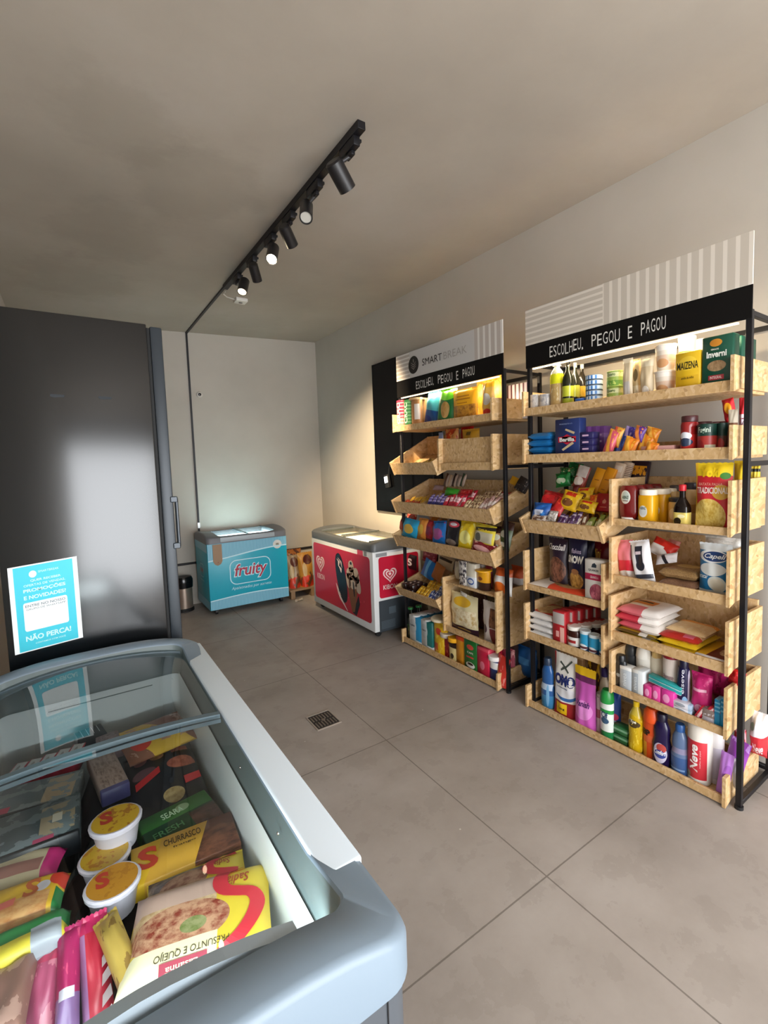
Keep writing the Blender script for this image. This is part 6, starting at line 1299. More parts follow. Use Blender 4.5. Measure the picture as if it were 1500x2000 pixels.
P('canister', 'glass_jar', 'jar', 'second tan jar behind the first one', (2.26, 3.021, 1.7575), (0.1, 0.07, 0.2315), (0, 0, -90), ('#b08a62', (('r', 0.3, 0.3, 0.7, 0.8, '#caa888'),), 0.2), {'cap': '#c4a078'})
P('bag', 'crisps_bag', 'bag', 'blue and teal crisps bag leaning in the farther top crate', (2.2, 2.8579, 1.7575), (0.1812, 0.05, 0.268), (-4, 12, -90), ('#1c4c8c', (('r', 0, 0.45, 1, 1, '#4aa8b8'), ('e', 0.3, 0.15, 0.3, 0.15, '#1a2f7c'))), {})
P('bag', 'crisps_bag', 'bag', 'green bag with a round biscuit picture', (2.18, 2.6733, 1.7575), (0.184, 0.06, 0.2594), (-4, 8, -90), ('#1d6a34', (('e', 0.5, 0.85, 0.5, 0.2, '#6cc82c'), ('ef', 0.55, 0.4, 0.26, 0.22, '#c9a468', '#a8803c', 5), ('r', 0, 0, 1, 0.15, '#123a22'))), {})
P('bag', 'crisps_bag', 'bag', 'golden yellow bag with clear lower half', (2.18, 2.454, 1.7575), (0.2428, 0.06, 0.2216), (0, 0, -90), ('#e8a818', (('rf', 0.1, 0.05, 0.95, 0.5, '#c48a2c', '#7c4a1a', 10), ('r', 0.2, 0.66, 0.8, 0.7, '#b87412'), ('r', 0.25, 0.75, 0.75, 0.79, '#b87412'), ('r', 0.3, 0.55, 0.7, 0.58, '#b87412'))), {})
P('bag', 'crisps_bag', 'bag', 'clear and yellow bag with a red foot near the right of the farther top crate', (2.18, 2.2238, 1.7575), (0.1101, 0.05, 0.2442), (0, 0, -90), ('#dcae52', (('r', 0, 0.8, 1, 1, '#f0b41c'), ('e', 0.5, 0.5, 0.3, 0.15, '#d8cfc0'), ('e', 0.5, 0.12, 0.4, 0.14, '#c02c24'))), {})
P('bag', 'crisps_bag', 'bag', 'amber bag at the back right of the farther top crate', (2.34, 2.3773, 1.7575), (0.2594, 0.06, 0.2995), (0, 0, -90), ('#c98a2a', (('n', 4, 0.55, '#e8b04a'),)), {})
P('box', 'coffee_stick_box', 'box', 'white box with slanted dark stripes beyond the near post of the farther rack', (2.42, 2.1825, 1.7575), (0.1724, 0.06, 0.2289), (0, 0, -90), ('#c9bcc4', (('s', 'u', 5, 0.4, '#5a3a40'), ('r', 0, 0, 1, 0.2, '#d0c8cc'))), {})
# ---- farther rack, second row
TB = lambda x: 1.416+(x-2.145)*.414
pile('sauce_sachet', 'sachet', 'tan sauce sachet lying in the half empty upper tray', 'tan sachets, half empty tray', ('#b89a5a', (('e', .5, .5, .3, .3, '#8a6a34'),)), 7, (2.17, 2.32, 2.95, 3.2), 31, (.09, .014, .04), .414, (30, 40), 'bar', TB)
pile('sauce_sachet', 'sachet', 'yellow sauce sachet lying in the half empty upper tray', 'yellow sachets, half empty tray', ('#d8c04a', (('e', .5, .5, .2, .3, '#f0e6b0'),)), 5, (2.16, 2.32, 2.85, 2.98), 33, (.10, .014, .035), .414, (20, 20), 'bar', TB)
pile('sauce_sachet', 'sachet', 'red and white sachet at the right of the half empty upper tray', 'red and white sachets, half empty tray', ('#c8302a', (('r', .35, 0, .65, 1, '#f0e4dc'),)), 7, (2.16, 2.32, 2.71, 2.86), 35, (.10, .016, .035), .414, (15, 20), 'bar', TB)
P('bag', 'snack_bag', 'bag', 'orange and red bag peeking over the tall plain front board, left', (2.3, 2.7505, 1.4505), (0.1536, 0.08, 0.2823), (0, 0, -90), ('#c8421c', (('n', 4, 0.52, '#e0a05a'),)), {})
P('bag', 'snack_bag', 'bag', 'red bag standing tall behind the plain front board, centre', (2.36, 2.6356, 1.4505), (0.1447, 0.06, 0.3119), (0, 0, -90), ('#c81c1c', ()), {})
P('bag', 'snack_bag', 'bag', 'yellow bag with a small face emblem behind the plain front board', (2.28, 2.5157, 1.4505), (0.1802, 0.07, 0.265), (0, 0, -90), ('#d9a22c', ()), {'p': [([[(0.35, 0.84), (0.6, 0.84), (0.6, 0.93), (0.35, 0.93)]], '#6a5020')]})
P('bag', 'snack_bag', 'bag', 'small blue and white pack at the left edge behind the plain front board', (2.3, 2.8571, 1.4605), (0.0558, 0.04, 0.253), (0, 0, -90), ('#8a94b4', (('r', 0.2, 0.2, 0.8, 0.7, '#dcdce4'),)), {})
# ---- farther rack, candy bar tray
TC = lambda x: 1.108+(x-2.145)*.323
pile('wafer_bar', 'bar', 'purple wrapped wafer bar in the middle of the wide candy tray', 'purple wafer bars, wide tray', ('#6a5a9a', (('s', 'u', 4, 0.4, '#b0a4cc'), ('r', 0.0, 0.0, 0.2, 1, '#2a2a6a'))), 12, (2.13, 2.26, 2.66, 2.84), 41, (0.11, 0.026, 0.04), .323, (8, 18), 'bar', lambda x: TC(x)+.018)
pile('chocolate_bar', 'bar', 'red and pink wrapped chocolate bar in the wide candy tray', 'red chocolate bars, wide tray', ('#c0283c', (('r', 0.3, 0.1, 0.7, 0.9, '#f0c8cc'), ('n', 5, 0.6, '#8a1424'))), 26, (2.13, 2.36, 2.44, 2.66), 43, (0.11, 0.028, 0.042), .323, (8, 18), 'bar', lambda x: TC(x)+.018)
pile('nougat_bar', 'bar', 'cream and brown wrapped bar in the wide candy tray', 'cream nougat bars, wide tray', ('#dcc49c', (('n', 4, 0.52, '#6a3a20'),)), 24, (2.13, 2.4, 2.29, 2.44), 45, (0.1, 0.028, 0.042), .323, (8, 18), 'bar', lambda x: TC(x)+.018)
pile('wafer_bar', 'bar', 'pale pink wrapped bar at the right of the wide candy tray', 'pale pink bars, wide tray', ('#c8a49c', (('r', 0.2, 0.1, 0.5, 0.9, '#efe2dc'), ('n', 5, 0.6, '#8a4a44'))), 14, (2.13, 2.3, 2.155, 2.29), 47, (0.12, 0.02, 0.035), .323, (8, 18), 'bar', lambda x: TC(x)+.018)
pile('wafer_bar', 'bar', 'red and white wrapped bar high at the right of the wide candy tray', 'red and white bars, wide tray', ('#c43a3c', (('r', 0.4, 0, 0.8, 1, '#ecdcd0'),)), 8, (2.3, 2.42, 2.16, 2.3), 49, (0.1, 0.02, 0.035), .323, (8, 18), 'bar', lambda x: TC(x)+.018)
pile('lollipop_bag', 'bar', 'yellow candy bag in the left section of the wide tray', 'yellow candy packs, wide tray', ('#d8a42c', (('n', 4, 0.55, '#e8d890'),)), 6, (2.2, 2.36, 2.96, 3.18), 51, (0.09, 0.02, 0.04), .323, (8, 18), 'bar', lambda x: TC(x)+.018)
pile('lollipop_bag', 'bar', 'red candy bag in the left section of the wide tray', 'red candy packs, wide tray', ('#b8301c', (('n', 4, 0.6, '#e07a3a'),)), 5, (2.12, 2.22, 2.97, 3.18), 53, (0.09, 0.018, 0.045), .323, (8, 18), 'bar', lambda x: TC(x)+.018)
P('bag', 'candy_bag', 'bag', 'bright green candy bag in the wide candy tray', (2.3, 2.7636, 1.2448), (0.1499, 0.04, 0.0618), (-30, 5, -90), ('#4cb83a', ()), {})
P('bag', 'candy_bag', 'bag', 'red candy bag lying beside the bright green one', (2.28, 2.5991, 1.219), (0.1337, 0.04, 0.089), (-30, 0, -90), ('#c01c24', (('n', 4, 0.6, '#e06a6a'),)), {})
P('bag', 'candy_bag', 'bag', 'grey-pink candy bag at the back left of the wide tray', (2.38, 3.0085, 1.2714), (0.1322, 0.03, 0.0453), (-30, 0, -90), ('#b89aa0', ()), {})
P('bag', 'chocolate_stick', 'stick', 'leftmost brown chocolate stick standing at the back of the wide tray', (2.36, 2.884, 1.3002), (0.0502, 0.02, 0.1037), (-12, 14, -90), ('#5a3a2a', (('r', 0.6, 0, 1, 1, '#a89080'),)), {})
P('bag', 'chocolate_stick', 'stick', 'second brown chocolate stick from the left', (2.36, 2.8346, 1.3014), (0.0491, 0.02, 0.0908), (-12, 14, -90), ('#c8a888', (('r', 0.6, 0, 1, 1, '#a89080'),)), {})
P('bag', 'chocolate_stick', 'stick', 'third chocolate stick, dark with pale edge', (2.36, 2.7858, 1.3026), (0.0481, 0.02, 0.1015), (-12, 14, -90), ('#3a2824', (('r', 0.6, 0, 1, 1, '#a89080'),)), {})
P('bag', 'chocolate_stick', 'stick', 'fourth chocolate stick, grey and brown', (2.36, 2.7384, 1.3038), (0.0471, 0.02, 0.0888), (-12, 14, -90), ('#8a7a70', (('r', 0.6, 0, 1, 1, '#a89080'),)), {})
P('bag', 'chocolate_stick', 'stick', 'rightmost chocolate stick, dark green wrapper', (2.36, 2.6917, 1.3049), (0.0461, 0.02, 0.0993), (-12, 14, -90), ('#3a4a34', (('r', 0.6, 0, 1, 1, '#a89080'),)), {})
P('box', 'chocolate_box', 'box', 'yellow pack at the near right end of the wide candy tray', (2.38, 2.1993, 1.3295), (0.0589, 0.03, 0.0544), (-20, 20, -90), ('#dca424', ()), {})
P('box', 'chocolate_box', 'box', 'black pack with white dots at the near right end of the wide candy tray', (2.34, 2.1083, 1.2939), (0.0832, 0.03, 0.0924), (-20, 24, -90), ('#1a1416', (('n', 7, 0.64, '#b9a89c'),)), {})
# ---- farther rack, crisps tray
P('bag', 'crisps_bag', 'bag', 'dark red crisps bag at the far left edge of the crisps tray', (2.17, 3.2357, 0.9223), (0.0754, 0.05, 0.1362), (-12, -3, -90), ('#6a1c20', (('e', 0.5, 0.42, 0.34, 0.24, '#8a3a2c'), ('n', 4, 0.62, '#8a3a2c'))), {})
P('bag', 'crisps_bag', 'bag', 'cyan crisps bag with animal face', (2.15, 3.118, 0.8998), (0.2087, 0.05, 0.1491), (-12, 4, -90), ('#2a9cc8', (('e', 0.5, 0.45, 0.3, 0.25, '#e0b84a'), ('r', 0, 0.85, 1, 1, '#2a9cc8'))), {})
P('bag', 'crisps_bag', 'bag', 'orange and beige crisps bag beside the cyan one', (2.17, 2.9811, 0.9005), (0.1217, 0.05, 0.1613), (-12, 0, -90), ('#d88a3a', (('e', 0.5, 0.45, 0.3, 0.25, '#e0b84a'), ('r', 0, 0.85, 1, 1, '#d88a3a'))), {})
P('bag', 'crisps_bag', 'bag', 'narrow red crisps bag in the crisps tray', (2.18, 2.892, 0.9096), (0.0974, 0.05, 0.1426), (-12, 5, -90), ('#b8303c', (('e', 0.5, 0.42, 0.34, 0.24, '#8a2a4a'), ('n', 4, 0.62, '#8a2a4a'))), {})
P('bag', 'crisps_bag', 'bag', 'bright blue and purple crisps bag', (2.15, 2.7388, 0.8927), (0.158, 0.05, 0.1713), (-12, -6, -90), ('#1c6cb8', (('e', 0.5, 0.42, 0.34, 0.24, '#a0508c'), ('n', 4, 0.62, '#a0508c'))), {})
P('bag', 'crisps_bag', 'bag', 'black crisps bag with a red and white crest', (2.15, 2.592, 0.896), (0.136, 0.05, 0.1838), (-12, 3, -90), ('#1c1a20', (('e', 0.5, 0.84, 0.4, 0.12, '#d8485a'), ('e', 0.5, 0.84, 0.25, 0.06, '#e8e4ec'), ('e', 0.5, 0.15, 0.4, 0.12, '#8a7a70'))), {})
P('bag', 'crisps_bag', 'bag', 'yellow crisps bag, second from the right in front', (2.14, 2.4341, 0.8963), (0.1574, 0.05, 0.1906), (-12, 0, -90), ('#e8c822', (('e', 0.5, 0.42, 0.34, 0.24, '#f0e88a'), ('n', 4, 0.62, '#f0e88a'))), {})
P('bag', 'crisps_bag', 'bag', 'wide yellow and clear bag with black banner', (2.14, 2.2594, 0.9467), (0.1917, 0.05, 0.1348), (-12, 4, -90), ('#d8c43a', (('r', 0.08, 0.12, 0.92, 0.62, '#bdb59c'), ('d', -0.15, 1, 0.62, 0.78, '#2a201a'), ('e', 0.3, 0.35, 0.14, 0.2, '#5a5a50'))), {'t': [('FOFURA', (0.25, 0.68, 0.8, 0.76), '#e8c83a', 0, 0.03)]})
P('bag', 'crisps_bag', 'bag', 'dark red bag below the yellow one with the banner', (2.13, 2.2569, 0.8878), (0.2208, 0.05, 0.0811), (-12, 8, -90), ('#7a1420', (('e', 0.5, 0.42, 0.34, 0.24, '#e0a8a8'), ('n', 4, 0.62, '#e0a8a8'))), {})
P('bag', 'crisps_bag', 'bag', 'tan bag between the banner bag and the olive bag', (2.18, 2.1638, 0.9068), (0.0818, 0.05, 0.1658), (-12, -4, -90), ('#b89068', (('r', 0, 0.72, 1, 1, '#3a1c18'), ('e', 0.5, 0.56, 0.3, 0.12, '#dcdcd0'), ('e', 0.5, 0.2, 0.25, 0.08, '#d8d8cc'))), {})
P('bag', 'crisps_bag', 'bag', 'olive green bag with brown top and white emblem', (2.19, 2.1284, 0.9236), (0.1069, 0.05, 0.184), (-12, 6, -90), ('#4a5a34', (('r', 0, 0.72, 1, 1, '#3a1c18'), ('e', 0.5, 0.56, 0.3, 0.12, '#dcdcd0'), ('e', 0.5, 0.2, 0.25, 0.08, '#d8d8cc'))), {})
P('bag', 'crisps_bag', 'bag', 'red bag behind the cyan crisps bag', (2.27, 3.273, 0.9161), (0.1431, 0.05, 0.1522), (-12, 0, -90), ('#c8382a', (('n', 4, 0.58, '#c8a890'),)), {})
P('bag', 'crisps_bag', 'bag', 'pale blue bag behind the orange crisps bag', (2.27, 3.1066, 0.9332), (0.1898, 0.05, 0.1427), (-12, 0, -90), ('#a8b8d0', (('n', 4, 0.58, '#c8a890'),)), {})
P('bag', 'crisps_bag', 'bag', 'orange bag behind the blue crisps bag', (2.27, 2.9471, 0.9414), (0.1576, 0.05, 0.1298), (-12, 0, -90), ('#e08a2a', (('n', 4, 0.58, '#c8a890'),)), {})
P('bag', 'crisps_bag', 'bag', 'white and red bag behind the black crisps bag', (2.27, 2.7395, 0.9707), (0.1077, 0.05, 0.1161), (-12, 0, -90), ('#d8d0d8', (('n', 4, 0.58, '#c8a890'),)), {})
P('bag', 'crisps_bag', 'bag', 'yellow bag behind the front yellow crisps bag', (2.27, 2.5362, 0.9546), (0.1632, 0.05, 0.1219), (-12, 0, -90), ('#d8b02a', (('n', 4, 0.58, '#c8a890'),)), {})
P('bag', 'crisps_bag', 'bag', 'red bag behind the banner bag', (2.27, 2.417, 0.9534), (0.1181, 0.05, 0.122), (-12, 0, -90), ('#b8281c', (('n', 4, 0.58, '#c8a890'),)), {})
# ---- farther rack, chocolate tray
TE = lambda x: .424+(x-2.145)*.22
pile('chocolate_brick', 'box', 'small dark brown box with a white end in the lower chocolate tray', 'dark brown boxes, lower tray', ('#2a1512', (('r', .35, .3, .65, .7, '#e0d4cc'),)), 14, (2.15, 2.32, 3.06, 3.20), 61, (.06, .045, .045), .22, (0, 4), 'box', TE, pitch=0)
pile('chocolate_bar', 'bar', 'gold wrapped chocolate bar in the lower chocolate tray', 'gold chocolate bars, lower tray', ('#d8a01c', (('s', 'u', 3, .3, '#f0cc5a'),)), 20, (2.13, 2.40, 2.86, 3.02), 63, (.11, .02, .035), .22, (12, 12), 'bar', TE)
pile('chocolate_bar', 'bar', 'blue and white wrapped chocolate bar in the lower chocolate tray', 'blue chocolate bars, lower tray', ('#1c3c8c', (('n', 4, .52, '#e4e8f0'),)), 16, (2.13, 2.33, 2.72, 2.87), 65, (.10, .02, .035), .22, (10, 12), 'bar', TE)
P('bag', 'chocolate_bag', 'bag', 'blue chocolate pack leaning back in the lower chocolate tray', (2.3, 3.0846, 0.5518), (0.1677, 0.03, 0.1454), (-14, 16, -90), ('#1c68a8', (('r', 0.3, 0, 0.5, 1, '#6ab0d8'),)), {})
P('bag', 'chocolate_bag', 'bag', 'copper coloured pack beside the blue one in the lower chocolate tray', (2.3, 2.969, 0.5562), (0.1198, 0.03, 0.1336), (-14, 18, -90), ('#a8622c', ()), {})
P('bag', 'chocolate_bag', 'bag', 'cream pack with dark stripe at the back of the lower chocolate tray', (2.38, 2.9497, 0.6386), (0.1957, 0.03, 0.1005), (-14, 8, -90), ('#d8c4a0', (('r', 0.1, 0.6, 0.9, 0.8, '#3a2c20'),)), {})
P('bag', 'chocolate_bag', 'bag', 'black pack with a white S hanging at the far end of the lower tray', (2.36, 3.3947, 0.5583), (0.1729, 0.03, 0.1284), (-5, 0, -90), ('#120c0e', ()), {'t': [('S', (0.3, 0.25, 0.7, 0.75), '#e0dcdc', 0, 0.04)]})
P('bag', 'chocolate_bag', 'bag', 'dark red pack at the back of the lower chocolate tray', (2.42, 3.1977, 0.6441), (0.2015, 0.03, 0.0887), (-8, 0, -90), ('#8a2030', (('n', 4, 0.55, '#c0606a'),)), {})
pile('chocolate_bar', 'bar', 'yellow wrapped bar high at the back of the lower chocolate tray', 'yellow bars at the back, lower tray', ('#dcaa28', (('r', .1, .4, .9, .6, '#f0d070'),)), 8, (2.36, 2.47, 2.72, 2.95), 67, (.12, .022, .03), .22, (20, 8), 'bar', lambda x: TE(x)+.03)
# ---- farther rack, two-storey box
P('box', 'drink_mix_box', 'box', 'white box with dark dotted pattern, leftmost on the two-storey box', (2.175, 2.4817, 0.6275), (0.0754, 0.05, 0.172), (0, 0, -90), ('#d8d2cc', (('n', 6, 0.52, '#2a2430'),)), {})
P('bag', 'drink_mix_box', 'box', 'tall cream box behind the dotted one', (2.24, 2.626, 0.6275), (0.0746, 0.05, 0.1327), (0, 0, -90), ('#dcd4c0', ()), {})
P('box', 'drink_mix_box', 'box', 'cream and blue box with an oval, next to the yellow jar', (2.178, 2.4013, 0.6275), (0.0932, 0.05, 0.1662), (0, 0, -90), ('#ddd6c4', (('r', 0, 0, 1, 0.45, '#dfe4ea'), ('e', 0.5, 0.25, 0.36, 0.14, '#3a62a8'), ('e', 0.5, 0.25, 0.26, 0.08, '#e8eaf0'))), {})
P('canister', 'drink_powder_jar', 'jar', 'brown jar with large yellow cap on the two-storey box', (2.18, 2.3061, 0.6275), (0.1134, 0.065, 0.1359), (0, 0, -90), ('#3a2218', (('r', 0, 0.42, 1, 1, '#e0a01c'), ('e', 0.45, 0.62, 0.2, 0.1, '#8a4a1c'))), {'cap': '#e6a81c'})
P('can', 'drink_powder_jar', 'jar', 'small white lidded jar behind the yellow capped one', (2.26, 2.396, 0.6275), (0.0717, 0.05, 0.1473), (0, 0, -90), ('#d8d0c8', ()), {})
P('bag', 'cocoa_bag', 'bag', 'dark red bag between the yellow capped jar and the orange bag', (2.24, 2.3062, 0.6275), (0.0687, 0.04, 0.1578), (0, 0, -90), ('#7a1c24', ()), {})
P('bag', 'milk_powder_bag', 'bag', 'large white and orange bag lying at the right of the two-storey box', (2.18, 2.1439, 0.6275), (0.1539, 0.09, 0.1702), (-6, 0, -90), ('#dcd8d4', (('r', 0, 0.72, 1, 1, '#d8622a'), ('e', 0.5, 0.25, 0.34, 0.26, '#e06c1c'), ('r', 0, 0, 0.2, 0.6, '#e0701c'))), {})
P('bag', 'milk_powder_bag', 'bag', 'orange topped bag behind the large white and orange one', (2.38, 2.1832, 0.6275), (0.146, 0.09, 0.1459), (0, 0, -90), ('#d0582c', (('r', 0, 0, 1, 0.5, '#cfcac8'),)), {})
P('bag', 'popcorn_bag', 'bag', 'popcorn bag with yellow top and purple foot, lower level of the two-storey box', (2.175, 2.5116, 0.2775), (0.2858, 0.08, 0.2735), (0, 0, -90), ('#dcd0a4', (('rf', 0.05, 0.2, 0.95, 0.62, '#efe4c4', '#c8a868', 9), ('e', 0.5, 0.8, 0.3, 0.12, '#e0b02c'), ('r', 0, 0, 1, 0.16, '#3a2030'), ('r', 0.3, 0.04, 0.75, 0.1, '#c0a050'))), {})
P('bar', 'popcorn_hook_pack', 'pack', 'thin white looped pack hanging above the popcorn bag', (2.20, 2.5146, .535), (.07, .02, .03), (0, 10, -90), ('#cfcac0',), {})
P('bag', 'peanut_bag', 'bag', 'dark brown bag with red corner behind the popcorn bag', (2.3, 2.4761, 0.2775), (0.1441, 0.07, 0.2676), (0, 0, -90), ('#4a2a28', (('e', 0.2, 0.15, 0.3, 0.2, '#b8203c'), ('n', 4, 0.6, '#7a5a50'))), {})
P('bag', 'peanut_bag', 'bag', 'white and brown bag of nuts at the right of the popcorn bag', (2.175, 2.2287, 0.2775), (0.1621, 0.06, 0.2818), (0, 0, -90), ('#cfc4bc', (('rf', 0.5, 0.4, 1, 0.85, '#8a5a3c', '#3a2018', 10), ('e', 0.25, 0.35, 0.14, 0.1, '#4a2a3a'), ('r', 0.5, 0, 1, 0.38, '#7a2a2c'))), {})
P('bag', 'peanut_bag', 'bag', 'dull olive bag standing behind the bag of nuts', (2.32, 2.3697, 0.2775), (0.1618, 0.07, 0.2716), (0, 0, -90), ('#6a5c40', (('n', 4, 0.6, '#8a7a58'),)), {})
# ---- farther rack, lowest crate
P('longneck', 'juice_bottle', 'bottle', 'front dark bottle with green cap at the far end of the lowest crate', (2.19, 3.1889, 0.0275), (0.0974, 0.055, 0.2724), (0, 0, -90), ('#1c2a1c', (('r', 0, 0.3, 1, 0.5, '#3a5a34'),), 0.15), {'cap': '#2a7a3c'})
P('longneck', 'juice_bottle', 'bottle', 'rear dark bottle with green cap behind the milk cartons', (2.28, 3.2, 0.0275), (0.1038, 0.055, 0.2684), (0, 0, -90), ('#22241a', (('r', 0, 0.3, 1, 0.5, '#4a5a34'),), 0.15), {'cap': '#2a7a3c'})
P('carton', 'milk_carton', 'carton', 'front bright blue and white milk carton', (2.172, 3.0642, 0.0275), (0.1639, 0.06, 0.2424), (0, 0, -90), ('#dfe3e4', (('r', 0.52, 0, 1, 1, '#2a8ab8'), ('e', 0.28, 0.62, 0.3, 0.24, '#d0d6d8'), ('r', 0, 0, 1, 0.16, '#cfd6da'))), {'cap': '#eef0ee', 't': [('Leite', (0.1, 0.6, 0.45, 0.66), '#2a3a44', 0, 0.02)], 'n': [(0.065, -0.006, 0, 'bright blue milk carton second in its row'), (0.13, -0.012, 0, 'bright blue milk carton third in its row'), (0.195, -0.018, 0, 'rearmost bright blue milk carton')]})
P('carton', 'milk_carton', 'carton', 'front teal and white milk carton', (2.172, 2.9145, 0.0275), (0.1402, 0.06, 0.243), (0, 0, -90), ('#dfe3e4', (('r', 0.52, 0, 1, 1, '#1c6a68'), ('e', 0.28, 0.62, 0.3, 0.24, '#d0d6d8'), ('r', 0, 0, 1, 0.16, '#cfd6da'))), {'cap': '#eef0ee', 't': [('Leite', (0.1, 0.6, 0.45, 0.66), '#2a3a44', 0, 0.02)], 'n': [(0.065, -0.006, 0, 'teal milk carton second in its row'), (0.13, -0.012, 0, 'teal milk carton third in its row'), (0.195, -0.018, 0, 'rearmost teal milk carton')]})
P('canister', 'crisps_tube', 'tube', 'tall yellow crisps tube with pale lid', (2.175, 2.7797, 0.0275), (0.1507, 0.07, 0.289), (0, 0, -90), ('#e0b01c', (('e', 0.55, 0.7, 0.2, 0.1, '#d0402a'), ('r', 0, 0, 0.5, 0.35, '#d05a30'), ('n', 5, 0.6, '#f0d04a'))), {'cap': '#e2d6b8'})
P('widejar', 'cookie_jar', 'jar', 'dark red jar with wide pale lid', (2.19, 2.7116, 0.0275), (0.1277, 0.07, 0.1892), (0, 0, -90), ('#8a1c20', (('n', 5, 0.6, '#b84a34'),), 0.2), {'cap': '#d8cdc0'})
P('jar', 'coffee_jar', 'jar', 'instant coffee jar with yellow lid', (2.175, 2.617, 0.0275), (0.1107, 0.058, 0.1848), (0, 0, -90), ('#2a1810', (('r', 0.1, 0.12, 0.9, 0.68, '#dcc88a'), ('e', 0.5, 0.3, 0.16, 0.12, '#2a1c14')), 0.2), {'cap': '#e8a81c'})
P('box', 'filter_box', 'box', 'orange and yellow box with a red top, right of the coffee jar', (2.18, 2.5262, 0.0275), (0.0948, 0.09, 0.2136), (0, 0, -90), ('#d8901c', (('r', 0, 0.88, 1, 1, '#d8481c'), ('r', 0, 0, 1, 0.2, '#c07a1c'))), {})
P('box', 'tea_box', 'box', 'front green coffee box with a cup picture', (2.175, 2.419, 0.0275), (0.1323, 0.06, 0.2277), (0, 0, -90), ('#1f6a2c', (('e', 0.5, 0.2, 0.34, 0.09, '#e4e4e0'), ('e', 0.5, 0.235, 0.22, 0.04, '#2a1410'), ('r', 0.2, 0.42, 0.75, 0.47, '#c83a3a'), ('e', 0.5, 0.76, 0.26, 0.08, '#c84a3c'), ('r', 0, 0.0, 0.06, 1, '#c89a2c'))), {'t': [('CAFE', (0.28, 0.56, 0.75, 0.62), '#e8e8dc')], 'n': [(0.065, -0.008, 0, 'green coffee box second in its row'), (0.13, -0.016, 0, 'green coffee box third in its row'), (0.195, -0.024, 0, 'rearmost green coffee box')]})
P('box', 'coffee_brick', 'pack', 'front crimson coffee brick', (2.175, 2.2942, 0.0275), (0.1094, 0.06, 0.2074), (0, 0, -90), ('#c42040', (('e', 0.45, 0.4, 0.2, 0.14, '#e87a90'), ('r', 0, 0.9, 1, 1, '#d84a5c'))), {'n': [(0.065, -0.008, 0, 'crimson coffee brick behind the front one')]})
P('widejar', 'milk_powder_jar', 'jar', 'small white and blue jar near the right end', (2.178, 2.2056, 0.0275), (0.0949, 0.055, 0.1781), (0, 0, -90), ('#24336a', (('r', 0, 0.6, 1, 0.9, '#e6e4e2'),)), {'cap': '#eeeae6'})
P('pouch', 'sauce_pouch', 'pouch', 'red and yellow pouch at the right end of the farther lowest crate', (2.175, 2.1471, 0.0275), (0.1013, 0.04, 0.2048), (0, 10, -90), ('#c8342a', (('d', 1, 0.8, 0.3, 0.6, '#e8b03a'), ('n', 4, 0.6, '#e0847a'))), {})
P('bag', 'pink_bag', 'bag', 'pinkish bag behind the red and yellow pouch', (2.28, 2.1856, 0.0275), (0.1164, 0.06, 0.2065), (0, 0, -90), ('#a84a5c', (('n', 4, 0.56, '#d89a9c'),)), {})
P('bag', 'blue_pack', 'pack', 'blue bag lying beyond the near post of the farther rack', (2.36, 2.1099, 0.0275), (0.1648, 0.1, 0.2094), (0, 0, -90), ('#1c5a9c', (('r', 0.2, 0.5, 0.8, 0.7, '#4a8ac4'),)), {})
P('can', 'jug', 'jug', 'round brown handled jug behind the near post of the farther rack', (2.32, 2.1961, 0.0275), (0.1026, 0.07, 0.2458), (0, 0, -90), ('#3c2622', ()), {})
